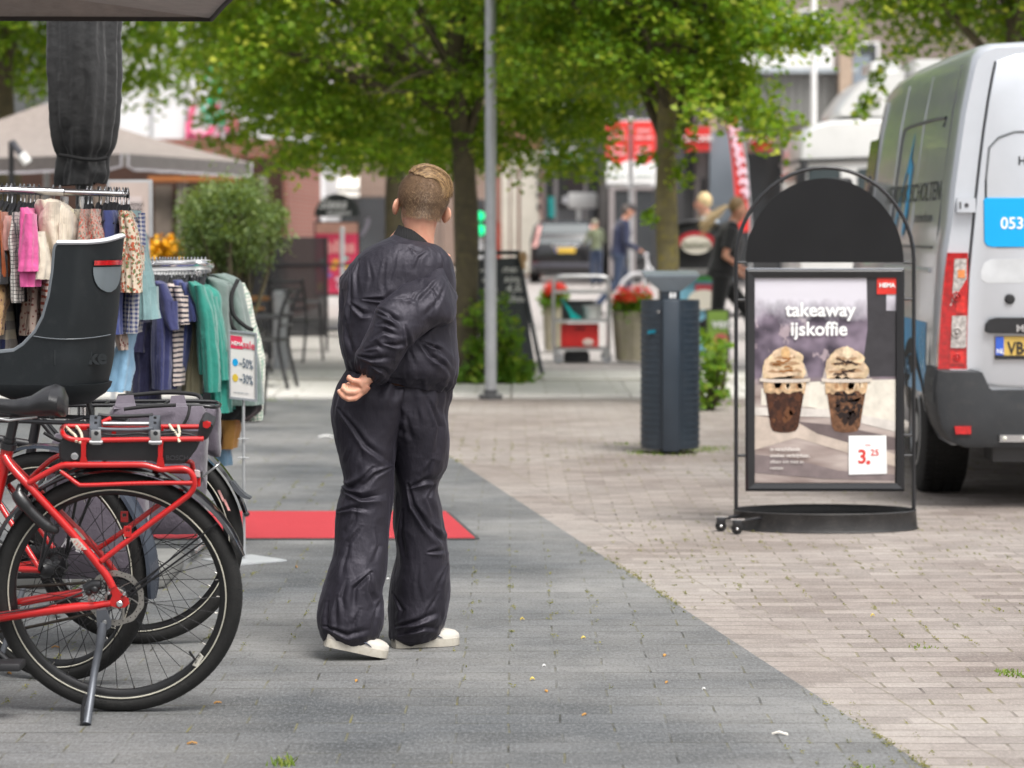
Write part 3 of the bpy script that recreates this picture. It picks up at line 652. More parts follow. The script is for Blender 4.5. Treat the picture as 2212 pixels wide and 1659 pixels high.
# ------------------------------------------------------------------ the boy
def catmull(xs, ys, q):
    xs = np.array(xs, float); ys = np.array(ys, float)
    m = np.gradient(ys, xs); i = np.clip(np.searchsorted(xs, q) - 1, 0, len(xs)-2)
    h = xs[i+1]-xs[i]; t = np.clip((q-xs[i])/h, 0, 1); t2, t3 = t*t, t*t*t
    return (2*t3-3*t2+1)*ys[i] + (t3-2*t2+t)*h*m[i] + (-2*t3+3*t2)*ys[i+1] + (t3-t2)*h*m[i+1]
def garment_rings(secs, nu, nv, p=2.3):
    """secs: (x0,y0,x1,y1,Y,depth) in picture units: two outline points, middle depth, half thickness. -> grid (nv,nu,3)"""
    s = np.array(secs, float); k = np.concatenate([[0], np.cumsum(np.hypot(np.diff((s[:,0]+s[:,2])/2), np.diff((s[:,1]+s[:,3])/2)))])
    q = np.linspace(0, k[-1], nv); c = [catmull(k, s[:, i], q) for i in range(6)]
    th = np.linspace(0, 2*pi, nu, endpoint=False); G = np.zeros((nv, nu, 3))
    ct = np.sign(np.cos(th))*np.abs(np.cos(th))**(2/p); st = np.sign(np.sin(th))*np.abs(np.sin(th))**(2/p)
    for i in range(nv):
        a = at(c[0][i], c[1][i], c[4][i]); b = at(c[2][i], c[3][i], c[4][i]); m = np.array((a+b)/2); h = np.array((b-a)/2)
        G[i] = m + ct[:, None]*h + np.outer(st, np.array((0, c[5][i], 0)))
    return G, q/k[-1]
def grid_normals(G):
    du = np.roll(G, -1, 1) - np.roll(G, 1, 1); dv = np.gradient(G, axis=0)
    n = np.cross(du, dv); n /= np.linalg.norm(n, axis=2, keepdims=True) + 1e-12
    c = G.mean(1, keepdims=True); s = np.sign(((G-c)*n).sum(2, keepdims=True)); s[s == 0] = 1
    return n*s
def creases(G, Nn, lines, w0=5.0, amp=.008):
    """fold lines given as picture polylines on the side that faces the street: a soft ridge with a sharp valley beside it"""
    P = proj(G.reshape(-1, 3)); d = np.zeros(len(P)); front = (Nn.reshape(-1, 3)[:, 1] < .35)
    for ln in lines:
        k = 1.0
        if not isinstance(ln[0], tuple): k = ln[0]; ln = ln[1:]
        pts = np.array(ln, float); best = np.full(len(P), 1e9); sg = np.zeros(len(P)); tt = np.zeros(len(P)); L = 0
        seg = np.hypot(*np.diff(pts, axis=0).T); tot = seg.sum()
        for i in range(len(pts)-1):
            a, b = pts[i], pts[i+1]; ab = b-a; t = np.clip(((P-a)@ab)/(ab@ab), 0, 1); q = P - (a + t[:, None]*ab)
            dist = np.hypot(q[:, 0], q[:, 1]); s = np.sign(ab[0]*q[:, 1]-ab[1]*q[:, 0]); u = best > dist
            best = np.where(u, dist, best); sg = np.where(u, s, sg); tt = np.where(u, (L + t*seg[i])/tot, tt); L += seg[i]
        x = best*sg/(w0*(.55+.45*abs(k))*(.55+1.25*tt)); fade = np.clip(np.sin(pi*np.clip(tt, .03, .97)**.75), 0, 1)**.8
        d += k*amp*fade*(-np.exp(-np.abs(x/.6)**1.5) + 1.0*np.exp(-np.abs((x-1.15)/.8)**1.4) + .5*np.exp(-np.abs((x+1.5)/1.1)**1.4))
    return (d*front).reshape(G.shape[:2])
def ridged(P): return 1 - np.abs(2*vnoise(P) - 1)
def fabric_noise(G, sc, amp, seed=0, warp=.5):
    P = G.reshape(-1, 3) + seed*3.7; Q = P + warp*.05*np.stack([fbm(P*9+1, 2), fbm(P*9+7, 2), fbm(P*9+13, 2)], 1)*2
    q = Q*np.array(sc); amp = amp*.8; d = (ridged(q)**1.25 - .6)*amp*.85 + (ridged(q*2.1+5) - .6)*amp*.34 - (ridged(q*1.7+31)**3 - .3)*amp*.45 + (ridged(q*4.3+9) - .6)*amp*.3 + (ridged(q*8.9+3) - .6)*amp*.11
    return d.reshape(G.shape[:2])
def smooth_grid(d, k=1):
    for _ in range(k): d = (d + np.roll(d, 1, 1) + np.roll(d, -1, 1) + np.vstack([d[:1], d[:-1]]) + np.vstack([d[1:], d[-1:]]))/5
    return d
def grid_mesh(mb, G, cap0=True, cap1=True):
    nv, nu = G.shape[:2]; mb.loft([[tuple(p) for p in G[i]] for i in range(nv)], cap=False)
    return mb
U = lambda cx, cy: (630.9 + cx/3.024, 329.2 + cy/3.024)      # notes taken on an upper and a lower enlargement
D_ = lambda cx, cy: (630.9 + cx/2.52, 822.9 + cy/2.52)
def ul(*p): return [U(p[i], p[i+1]) for i in range(0, len(p), 2)]
def dl(*p): return [D_(p[i], p[i+1]) for i in range(0, len(p), 2)]
boy = thing('person', 'boy in a dark baggy jumpsuit walking away, right arm swung behind his back', 'person', (-.4, 9.45, 0))
jm, t_, b_, L_ = nodes('jumpsuit_nylon')
c_ = coord(t_); nz_ = noise(t_, c_, 9, 4)
L_(mixc(t_, nz_, (.0085,.0078,.0115), (.016,.0143,.0205)), b_.inputs['Base Color']); b_.inputs['Roughness'].default_value = .56
b_.inputs['Sheen Weight'].default_value = .05; b_.inputs['Sheen Roughness'].default_value = .35; b_.inputs['Sheen Tint'].default_value = (.8,.75,1,1); b_.inputs['Specular IOR Level'].default_value = .46; b_.inputs['Specular Tint'].default_value = (.9,.86,1,1)
bump(t_, b_, mth(t_, 'ADD', noise(t_, mapping(t_, c_, (60, 60, 22)), 1.0, 4, .6), mth(t_, 'MULTIPLY', noise(t_, c_, 140, 2), .15)), .45, .006)
jump = MB()
# torso with blouson bulge over the elastic waist, then the seat
T = [(851,505,935,526,9.5,.085),(843,511,941,528,9.5,.098),(826,519,950,533,9.5,.115),(798,533,964,546,9.5,.14),(774,551,974,560,9.5,.155),(752,578,981,583,9.5,.165),(736,604,984,612,9.5,.17),(734,650,983,652,9.49,.172),(733,700,984,700,9.48,.175),(732,738,986,745,9.47,.175),(738,765,988,785,9.46,.175),(747,788,985,815,9.46,.168),(750,797,978,832,9.46,.15),(752,803,968,846,9.46,.135)]
G, vv = garment_rings(T, 220, 230); Nn = grid_normals(G)
UL = [ul(390,985,470,1060,515,1045), [.8]+ul(385,740,388,980,372,1180,388,1350), [.6]+ul(610,690,592,860,606,930), [.7]+ul(330,900,345,1100,330,1230), [.8]+ul(440,700,420,800,430,960),
 [.9]+ul(470,960,600,965,700,890), [.6]+ul(520,1230,480,1330,500,1400), [.7]+ul(350,1020,360,1200,400,1330), [-.6]+ul(700,640,680,760,640,900), [.5]+ul(500,700,520,820,500,930),
 ul(950,1110,900,1140,830,1210), [.8]+ul(1000,860,960,980,900,1120), [.7]+ul(1040,1085,960,1130), ul(820,1220,900,1330,1000,1400,1050,1470), [.9]+ul(850,1240,960,1290,1060,1420), [.7]+ul(760,1280,800,1400), [.8]+ul(900,1180,960,1330,980,1440),
 [.7]+ul(760,640,770,612,830,650), [.6]+ul(880,650,830,690,800,780), [.7]+ul(960,640,990,700,1000,760), [.5]+ul(640,560,700,580,760,575), [.4]+ul(870,590,910,610,940,650)]
gath = np.clip((vv-.86)/.1, 0, 1)[:, None]*np.clip((1.02-vv)/.03, 0, 1)[:, None]
th = np.linspace(0, 2*pi, 220, endpoint=False)[None, :]
d = creases(G, Nn, UL, 5.0, .0095) + fabric_noise(G, (4.5, 4.5, 3.4), .0105, 1) + gath*.0035*np.sin(th*23 + 3*np.sin(3*th)) + gath*fabric_noise(G, (26, 26, 5), .008, 31) + fabric_noise(G, (15, 15, 9), .0022, 5)
d *= np.clip(vv/.08, .1, 1)[:, None]
grid_mesh(jump, G + Nn*(.55*d + .45*smooth_grid(d))[..., None])
# seat and legs
LEG_L = [(752,796,905,842,9.46,.14),(738,818,908,842,9.46,.15),(722,850,905,862,9.45,.155),(714,882,893,890,9.45,.15),(720,938,870,942,9.44,.135),(735,1001,853,1006,9.42,.12),(742,1049,849,1053,9.41,.115),(727,1086,845,1090,9.40,.12),(724,1120,839,1138,9.39,.118),(720,1190,836,1205,9.36,.115),(705,1250,832,1245,9.34,.118),(693,1290,824,1282,9.33,.12),(686,1338,829,1330,9.32,.118),(690,1365,825,1358,9.31,.105),(699,1383,812,1388,9.31,.085)]
LEG_R = [(775,822,976,838,9.48,.14),(790,842,974,858,9.49,.155),(805,868,968,880,9.5,.16),(826,905,968,915,9.5,.15),(842,950,971,955,9.51,.14),(850,1000,966,1003,9.52,.13),(851,1050,946,1053,9.53,.118),(850,1080,950,1080,9.53,.116),(847,1130,957,1122,9.54,.115),(853,1195,966,1185,9.55,.115),(841,1255,969,1235,9.56,.12),(838,1295,972,1282,9.57,.122),(840,1345,966,1335,9.57,.12),(847,1386,957,1360,9.57,.105),(868,1394,946,1379,9.57,.08)]
LL = [dl(250,150,330,250,400,350,540,450), [.6]+dl(380,350,375,440), [.5]+dl(330,330,285,460), dl(440,470,380,540,300,598), [.9]+dl(540,470,450,510,400,560,330,585), [1.3]+dl(285,600,380,640,500,618), [.8]+dl(275,560,345,592), [.7]+dl(350,680,340,760,300,830), [.7]+dl(250,712,330,690,420,700), [.7]+dl(380,790,310,880,280,960), [.6]+dl(310,900,280,1000,270,1080), [1.1]+dl(430,1040,340,1130,330,1250), [1.1]+dl(432,1040,425,1150,470,1260), [.8]+dl(250,1170,240,1270,245,1370), [.7]+dl(370,1240,335,1320,330,1390), [.8]+dl(200,1200,190,1290,205,1380), [.7]+dl(480,1180,450,1280,440,1370), [.8]+dl(170,1330,300,1380,430,1350), [.6]+dl(450,800,470,900,440,1000), [.6]+dl(300,1080,270,1180,290,1280)]
LR = [[1.1]+dl(480,100,520,200,600,270,645,292), [.8]+dl(500,140,570,260,530,360), [.8]+dl(620,170,640,290,662,335), dl(740,90,800,250,790,400), [.9]+dl(640,580,720,540,800,530), [.7]+dl(760,430,715,530), [1.1]+dl(630,560,660,680,740,800,845,915), [.9]+dl(760,790,800,850,838,880), [.7]+dl(740,935,830,920), [.5]+dl(690,1000,680,1100,700,1200), [.5]+dl(800,1150,740,1250,700,1350), dl(555,1340,680,1310,810,1255), [.9]+dl(580,1385,720,1340,810,1355), [.7]+dl(770,550,740,640,780,740), [.6]+dl(600,700,590,850,620,1000), [.7]+dl(840,1000,800,1100,780,1200), [.6]+dl(540,1150,600,1250,570,1330), [.6]+dl(680,130,690,240), [.6]+dl(560,120,600,200)]
for k, (sec, ln, sd) in enumerate(((LEG_L, LL, 3), (LEG_R, LR, 8))):
    G, vv = garment_rings(sec, 130, 330, 2.2); Nn = grid_normals(G); th = np.linspace(0, 2*pi, 130, endpoint=False)[None, :]
    hem = np.clip((vv-.9)/.08, 0, 1)[:, None]; wst = np.clip((.16-vv)/.12, 0, 1)[:, None]
    d = creases(G, Nn, ln, 5.5, .011) + fabric_noise(G, (5.5, 5.5, 2.7), .0115, sd) + fabric_noise(G, (17, 17, 8), .0022, sd+2) + hem*fabric_noise(G, (16, 16, 3), .009, sd+6) + wst*.004*np.sin(th*19+sd+2*np.sin(th*2))
    G = G + Nn*(.55*d + .45*smooth_grid(d))[..., None]; grid_mesh(jump, G)
    last = G[-1]; c = last.mean(0); jump.loft([[tuple(p) for p in last], [tuple(c + (p-c)*.7 + np.array((0,0,.03))) for p in last], [tuple(c + (p-c)*.55 + np.array((0,0,.1))) for p in last]], cap=False)
# right sleeve, swung across the back
SLV = [(948,562,990,640,9.46,.085),(935,577,987,655,9.42,.1),(905,606,979,692,9.355,.098),(862,624,936,707,9.30,.09),(819,659,906,728,9.255,.085),(797,708,885,753,9.24,.08),(779,748,866,783,9.235,.075),(766,778,846,812,9.24,.062),(770,794,832,827,9.245,.05),(778,803,822,831,9.25,.042)]
G, vv = garment_rings(SLV, 110, 190, 2.1); Nn = grid_normals(G); th = np.linspace(0, 2*pi, 110, endpoint=False)[None, :]
SL = [ul(560,1020,640,1060,712,1132), [.9]+ul(555,1050,640,1085,720,1105), [1.1]+ul(650,960,780,950,845,978), [.9]+ul(700,880,820,815,935,818), ul(740,1130,762,1270,720,1335), [.9]+ul(520,1230,600,1170,700,1195), [.9]+ul(430,1330,520,1350,645,1335), [1.1]+ul(530,1400,600,1420,640,1465), [.7]+ul(560,1130,620,1120,700,1160), [.8]+ul(600,1250,680,1260,740,1240), [.7]+ul(480,1290,560,1260,600,1290), [.9]+ul(960,830,900,900,800,1000), [.8]+ul(1010,830,960,960,850,1080), [.7]+ul(900,880,940,960,930,1060), [.6]+ul(850,900,800,940,760,1020)]
d = creases(G, Nn, SL, 5.0, .009) + fabric_noise(G, (6, 6, 6), .0095, 11) + fabric_noise(G, (19, 19, 14), .0022, 14) + np.clip((vv-.9)/.08, 0, 1)[:, None]*.004*np.sin(th*14)
G = G + Nn*(.55*d + .45*smooth_grid(d))[..., None]; grid_mesh(jump, G)
last = G[-1]; c = last.mean(0); jump.loft([[tuple(p) for p in last], [tuple(c + (p-c)*.75 + np.array((.012,.0,.012))) for p in last]], cap=False)
first = G[0]; jump.add([tuple(p) for p in first], [tuple(range(len(first)))])
# left sleeve, swung forward on the far side
SLF = [(790,540,735,600,9.58,.08),(775,600,733,690,9.68,.085),(776,660,738,735,9.78,.075),(800,690,760,745,9.9,.06),(815,700,785,735,9.98,.05)]
G, vv = garment_rings(SLF, 60, 60, 2.1); Nn = grid_normals(G); grid_mesh(jump, G + Nn*fabric_noise(G, (9,9,9), .008, 21)[..., None])
jo = obj('jumpsuit', jump, jm, boy, True, auto=0)
# ribbed collar and elastic
colm, t_, b_, L_ = nodes('rib_knit'); x_ = N(t_, 'ShaderNodeSeparateXYZ'); L_(coord(t_), x_.inputs[0])
b_.inputs['Base Color'].default_value = (.006,.006,.007,1); b_.inputs['Roughness'].default_value = .85
bump(t_, b_, mth(t_, 'SINE', mth(t_, 'MULTIPLY', x_.outputs[0], 1100)), .5, .003)
CO = [(862,490,926,513,9.5,.068),(858,489,930,514,9.5,.076),(853,501,934,524,9.5,.086),(851,507,936,529,9.5,.088)]
CO = [(869,500,922,520,9.5,.056),(864,489,926,510,9.5,.060),(862,486,927,508,9.5,.066),(857,494,931,516,9.5,.08),(851,503,935,525,9.5,.091),(848,508,937,529,9.5,.094)]
G, vv = garment_rings(CO, 64, 18, 2.1); cm = MB(); grid_mesh(cm, G); obj('collar', cm, colm, jo, True, auto=0)
# body: head, neck, trunk, limbs and hand in one skin
skin, t_, b_, L_ = nodes('skin'); c_ = coord(t_)
L_(mixc(t_, ramp(t_, noise(t_, c_, 18, 4), .35, .7), (.62,.33,.22), (.52,.22,.15)), b_.inputs['Base Color']); b_.inputs['Roughness'].default_value = .5
b_.inputs['Subsurface Weight'].default_value = .12; b_.inputs['Subsurface Radius'].default_value = (.012,.005,.003); bump(t_, b_, noise(t_, c_, 220, 3), .15, .002)
bd = MB(); A = lambda x, y, Y: at(x, y, Y)
px = 9.5/FV
HM = Matrix.Translation(A(912, 436, 9.5)) @ Matrix.Rotation(R(9), 4, 'Y') @ Matrix.Rotation(R(14), 4, 'Z') @ Matrix.Rotation(R(-4), 4, 'X')
def hd(x, y, z): return HM @ V((x, y, z))
bd.ball((0,0,0), 1, 28, 18, M=Matrix.Identity(3)); hb = MB()
hb.ball((0, -.008, .022), (.082, .094, .08), 32, 20); hb.ball((0, .03, -.035), (.058, .066, .075), 24, 16); hb.ball((0, .072, -.082), (.025, .022, .022), 14, 10)
hb.tube([(0,.086,.01),(0,.106,-.03),(0,.1,-.04)], [.008,.015,.012], 10); hb.tube([(-.02,.09,-.062),(0,.096,-.06),(.02,.09,-.062)], [.005,.008,.005], 8)
for s_ in (-1, 1):
    hb.ball((s_*.03, .078, .012), (.014,.012,.009), 12, 8); hb.tube([(s_*.012,.088,.03),(s_*.04,.078,.032),(s_*.058,.055,.026)], [.006,.007,.004], 8)
    e = MB(); e.ball((0,0,0), (.0085,.019,.031), 16, 12); e.torus((s_*.004,0,0), (1,.0,0), .021, .0055, 24, 8, sq=1.0)
    e.xf(Matrix.Translation((s_*.083, -.0, -.028)) @ Matrix.Rotation(R(8)*-s_, 4, 'Y') @ Matrix.Rotation(R(28)*s_, 4, 'Z')); hb.add(e.v, e.f)
hb.tube([(0,-.022,-.02),(0,-.02,-.07),(.002,-.016,-.11),(.006,-.01,-.16),(.01,.0,-.22)], [.06,.054,.051,.054,.07], 20)
hb.xf(HM); bd = MB(); bd.add(hb.v, hb.f)
bd.tube([A(893,505,9.52),A(880,560,9.5),A(865,650,9.5),A(862,760,9.5),A(858,850,9.48)], [.06,.11,.125,.11,.12], 18)
bd.tube([A(800,570,9.52),A(880,540,9.51),A(960,580,9.49)], [.05,.07,.05], 14)
bd.tube([A(815,860,9.46),A(795,1050,9.42),A(775,1250,9.36),A(760,1370,9.30)], [.085,.06,.05,.04], 14)
bd.tube([A(915,860,9.49),A(905,1060,9.54),A(905,1260,9.57),A(905,1372,9.56)], [.085,.06,.05,.04], 14)
bd.tube([A(795,570,9.54),A(755,660,9.7),A(790,715,9.95),A(800,712,10.06)], [.045,.036,.03,.026], 12)
bd.ball(A(803,712,10.1), (.03,.045,.03), 12, 8)
for k in range(4): bd.tube([A(798+k*4,708+k*5,10.12),A(800+k*4,716+k*5,10.17),A(806+k*3,722+k*4,10.15)], [.009,.008,.007], 8)
bd.tube([A(950,590,9.47),A(905,668,9.33),A(842,718,9.25),A(812,790,9.24),A(793,818,9.235)], [.046,.038,.034,.026,.024], 14)
HX = lambda cx, cy, Y=9.225: A(713.2 + cx/13.74, 768 + cy/13.74, Y)
bd.tube([HX(1180,620),HX(1020,760),HX(900,900)], [.026,.031,.03], 16, sq=.7); bd.tube([HX(1080,860),HX(960,1000),HX(860,1120)], [.026,.026,.02], 14, sq=.75)
# thumb side finger, then three curled fingers, each with its bends
bd.tube([HX(1000,740,9.215),HX(820,775,9.205),HX(660,745,9.2),HX(545,670,9.205),HX(575,618,9.215)], [.013,.0115,.0105,.0095,.008], 12)
bd.tube([HX(900,830,9.225),HX(760,925,9.215),HX(600,925,9.21),HX(520,900,9.225),HX(540,850,9.24)], [.011,.010,.0095,.009,.008], 12)
bd.tube([HX(900,1020,9.215),HX(700,1095,9.2),HX(500,1085,9.195),HX(385,985,9.2),HX(415,895,9.215),HX(500,905,9.225)], [.0115,.0108,.0102,.0095,.009,.008], 12)
bd.tube([HX(900,1130,9.215),HX(740,1270,9.205),HX(540,1295,9.2),HX(390,1210,9.2),HX(290,1100,9.205),HX(250,1035,9.215)], [.0115,.0105,.01,.0095,.0085,.0072], 12)
bd.tube([HX(860,960,9.245),HX(700,1010,9.25),HX(560,1000,9.25),HX(500,950,9.245)], [.01,.0095,.009,.008], 10)
body = remesh(bd, .0036, 3); bo = obj('body', body, skin, boy, True, auto=0)
nm = mat('nail', (.7,.45,.38), .35, 0, .05); mb = MB(); mb.ball(HX(262,1040,9.207), (.005,.003,.0035), 8, 6); mb.ball(HX(565,612,9.206), (.005,.003,.0035), 8, 6); obj('fingernails', mb, nm, bo)
# hair: clipped back and sides, longer lock swept to the right
hm, t_, b_, L_ = nodes('clipped_hair'); c_ = coord(t_); x_ = N(t_, 'ShaderNodeSeparateXYZ'); L_(c_, x_.inputs[0])
st_ = noise(t_, mapping(t_, c_, (420, 420, 60)), 1.0, 2, .8); big_ = noise(t_, c_, 22, 3)
hc = mixc(t_, st_, (.065,.035,.018), (.215,.128,.07)); hc = mixc(t_, mth(t_, 'MULTIPLY', big_, .5), hc, (.16,.093,.05))
zb = HM.translation.z; fd = mth(t_, 'ADD', x_.outputs[2], mth(t_, 'MULTIPLY', mth(t_, 'SUBTRACT', st_, .5), .02))
hc = mixc(t_, ramp(t_, fd, zb-.02, zb-.075), hc, (.34,.185,.115)); L_(hc, b_.inputs['Base Color']); b_.inputs['Roughness'].default_value = .6
bump(t_, b_, st_, .6, .003)
hcap = MB(); nu, nv = 72, 44; rings = []
def skull(a, z):              # head surface: crown ellipsoid that runs into the nape
    ph = math.asin(max(-1, min(1, (z-.022)/.0842))); q = max(math.cos(ph), .02) if z > -.02 else None
    if q is None:
        f = 1 - math.exp((z+.02)/.0264); q0 = math.cos(math.asin((-.042)/.0866)); rx = .0862*q0*(1-f) + .059*f; ry = .0975*q0*(1-f) + .058*f; cy = -.008*(1-f) - .026*f
        return V((rx*math.cos(a), cy + ry*math.sin(a), z))
    return V((.0862*q*math.cos(a), -.008 + .0975*q*math.sin(a), z))
for i in range(nv):
    f = i/(nv-1); ring = []
    for j in range(nu):
        a = 2*pi*j/nu; face = max(0, math.sin(a)); side = abs(math.cos(a))**6*(math.sin(a) > -.5)
        z0 = -.056 + .095*min(1, face*1.6)**1.0 + .03*side + .0016*math.sin(7*a+1) + .001*math.sin(17*a); z = z0 + (.1055-z0)*f
        ring.append(HM @ skull(a, z))
    rings.append(ring)
hcap.loft(rings, cap=False); hcap.add(rings[-1], [tuple(range(nu))]); ho = obj('hair', hcap, hm, boy, True, auto=0)
hs2 = MB()
hl, t_, b_, L_ = nodes('hair_strands'); c_ = coord(t_); a_ = noise(t_, mapping(t_, c_, (90, 90, 90)), 1, 2)
L_(mixc(t_, ramp(t_, a_, .3, .7), (.13,.068,.03), (.6,.4,.2)), b_.inputs['Base Color']); b_.inputs['Roughness'].default_value = .35; b_.inputs['Specular IOR Level'].default_value = .6
for i in range(3600):         # top hair: from the whorl sweeping over to the right
    y0 = -.086 + .165*random.random()**1.1; ph0 = -.7 + .6*random.random() + 1.2*max(0, y0) + max(0, -.06-y0)*14
    ph1 = ph0 + 1.0 + .55*random.random() + .35*max(0, y0/.07); ph1 = min(ph1 + .15, 1.62 + .16*random.random())
    lift = .002 + .017*random.random()*(1 if y0 > -.05 else .55); dy = random.gauss(.0, .007); rr = []; pts = []; wv = random.uniform(-.003, .003)
    for k in range(8):
        s_ = k/7; ph = ph0 + (ph1-ph0)*s_; yy = y0 + dy*s_*s_ + wv*math.sin(3*s_)
        ky = math.sqrt(max(.05, 1 - ((yy+.008)/.0985)**2)); r_ = 1 + (.003 + lift*math.sin(pi*min(1, s_*.8+.1)))/.083
        pts.append(HM @ V((.0865*ky*r_*math.sin(ph), yy, .022 + .0842*ky*r_*math.cos(ph)))); rr.append(.0008*(1-.6*s_))
    hs2.tube(pts, rr, 3, m=random.choice((0,0,1,2)), cap=False)
for i in range(36):          # tufts sticking up at the crown
    a = random.uniform(-1, 1); p0 = V((-.035+.02*a, -.06+.03*random.random(), .092)); 
    hs2.tube([HM @ p0, HM @ (p0 + V((-.006*random.random()-.003, -.004, .01))), HM @ (p0 + V((-.014*random.random(), -.006, .012+.01*random.random())))], [.0009,.0007,.0003], 3, cap=False)
obj('swept_lock', hs2, [hl, mat('hair_dark', (.1,.052,.024), .4, 0, .2, 30), mat('hair_gold', (.5,.32,.15), .35, 0, .2, 30)], ho, True, auto=0)
ch = MB()
for i in range(6500):         # clipped hairs, lying down and back
    a = random.uniform(pi*.98, pi*2.02) if random.random() < .85 else random.uniform(0, 2*pi); face = max(0, math.sin(a))
    if face > .5: continue
    z = random.uniform(-.058 + .09*min(1, face*1.6), .085); p0 = skull(a, z); p1 = skull(a + random.gauss(0, .05), z - .006); n_ = (p0 - V((0, -.015, .0))).normalized(); g = .0035 + .002*random.random()
    q0, q1, q2 = p0, p0.lerp(p1, .6) + n_*g*.7, p1 + n_*g; w_ = n_.cross(V((0,0,1))).normalized()*.00045
    ch.add([HM @ (q0-w_), HM @ (q0+w_), HM @ (q1+w_*.8), HM @ (q1-w_*.8), HM @ (q2+w_*.2), HM @ (q2-w_*.2)], [(0,1,2,3),(3,2,4,5)], random.choice((0,0,1)))
cho = obj('clipped_hairs', ch, [mat('clip_brown', (.13,.075,.04), .55, 0, .3, 40), mat('clip_light', (.3,.19,.1), .5, 0, .3, 40)], ho, False); cho['kind'] = 'stuff'
# trainers
shoe_m = mat('trainer_leather', (.48,.45,.405), .5, 0, .08, 20, .1, 150, dirt=.35, dirtc=(.4,.36,.3)); sole_m = mat('trainer_sole', (.45,.42,.36), .6, 0, .1, 20, .2, 200, dirt=.5, dirtc=(.28,.22,.14))
lace_m = mat('lace', (.7,.68,.64), .8, 0, .05)
def trainer(heel, toe, hw=.043, hh=.062, lift=0.0):
    heel, toe = V(heel), V(toe); ax = (toe-heel); L = ax.length; ax.normalize(); sd = ax.cross(V((0,0,1))).normalized(); up = sd.cross(ax).normalized()
    prof = [(0,.55,.95),(.03,.72,1.02),(.12,.84,1.12),(.25,.86,1.12),(.38,.86,1.1),(.5,.92,.96),(.62,1.0,.78),(.74,1.04,.64),(.86,.95,.56),(.95,.7,.47),(1.0,.38,.34)]
    rings = []; srings = []
    for f, w_, h in prof:
        c = heel + ax*(L*f); c = c - up*(lift*math.sin(pi*min(1, f*1.5))*.0); w_ *= hw; h *= hh
        rings.append([c + sd*(w_*math.cos(2*pi*j/20)*(1 if math.sin(2*pi*j/20) < .2 else .92)) + up*(.018 + h*max(-.1, math.sin(2*pi*j/20))**(.8 if math.sin(2*pi*j/20) > 0 else 1)) for j in range(20)] if True else None)
        ws = w_*1.08
        srings.append([c + sd*x + up*z for x, z in ((-ws,.0),(-ws*1.02,.012),(-ws,.026),(-ws*.7,.027),(ws*.7,.027),(ws,.026),(ws*1.02,.012),(ws,.0),(ws*.5,-.001),(-ws*.5,-.001))])
    up_m = MB()
    def realring(f, w_, h):
        c = heel + ax*(L*f); out = []
        for j in range(20):
            a = 2*pi*j/20; z = math.sin(a); out.append(c + sd*(w_*math.cos(a)) + up*(.02 + (h*abs(z)**.85 if z > 0 else .004*z)))
        return out
    up_m.loft([realring(f, w_*hw, h*hh) for f, w_, h in prof]); sm = MB(); sm.loft(srings)
    lm = MB()
    for k in range(4):
        f = .48 + .07*k; c = heel + ax*(L*f) + up*(.02 + hh*(1.0 - .5*(f-.42)/.4)*.93); lm.tube([c - sd*.024 + up*.002, c + up*.008, c + sd*.024 + up*.002], .0042, 6)
    panel = MB()
    for s_ in (-1, 1):
        c = [heel + ax*(L*f) + sd*(s_*hw*k) + up*z for f, k, z in ((.3,.875,.03),(.45,.9,.045),(.62,1.0,.038),(.7,1.05,.03))]
        panel.tube(c, [.003,.007,.005,.001], 6, sq=.4)
    return up_m, sm, lm, panel
for hp, tp, lab, ht in ((A(700,1396,9.24), A(834,1421,9.285), 'trailing', 1), (A(850,1393,9.52), A(989,1396,9.6), 'leading', 0)):
    hp = V(hp); tp = V(tp); tp.z = .002; hp.z = .05 if ht else .002
    u_, s_, l_, p_ = trainer(hp, tp)
    so = obj('shoe', u_, shoe_m, boy); so['label'] = 'cream trainer with %s' % ('raised heel' if ht else 'flat sole')
    obj('sole', s_, sole_m, so); obj('laces', l_, lace_m, so); obj('side_swoosh', p_, mat('slate_swoosh', (.1,.12,.17), .5, 0, .1), so)
# ------------------------------------------------------------------ pavement sign with the iced coffee poster
YS = 13.42
KS = FV/YS                       # picture units per metre at the sign
sg = thing('pavement_sign', 'black arched swing sign with an iced coffee poster on an oval foot', 'advertising sign', gr(1781, 1141))
def sp_(x, y, dy=0.0): return at(x, y, YS) + V((0, dy, 0))
mb = MB(); pts = [sp_(1590, 1140)] + [sp_(1590, 1140 - (1140-565)*k/8) for k in range(1, 9)]
for k in range(1, 24): a = pi*k/24; pts.append(sp_(1782 - 192*math.cos(a), 565 - 203*math.sin(a)))
pts += [sp_(1974, 565 + (1140-565)*k/8) for k in range(9)]
mb.tube(pts, .0095, 12); obj('tube_frame', mb, black_metal, sg)
mb = MB(); poly = [sp_(1610, 567)]
for k in range(0, 41): a = pi*k/40; poly.append(sp_(1781 - 171*math.cos(a), 567 - 182*math.sin(a)))
mb.prism([p - V((0,.004,0)) for p in poly[1:]], (0, .008, 0)); obj('header_panel', mb, mat('black_panel', (.006,.0062,.0072), .5, 0, .2, 3, spec=.3), sg, False)
for a, b in (((1594,567),(1612,567)),((1952,567),(1970,567)),((1692,395),(1683,381)),((1873,395),(1881,381)),((1594,648),(1611,648)),((1952,646),(1970,646)),((1594,984),(1611,984)),((1952,940),(1970,940)),((1952,984),(1970,984))):
    mb = MB(); mb.tube([sp_(*a), sp_(*b)], .007, 8); obj('connector', mb, black_metal, sg)
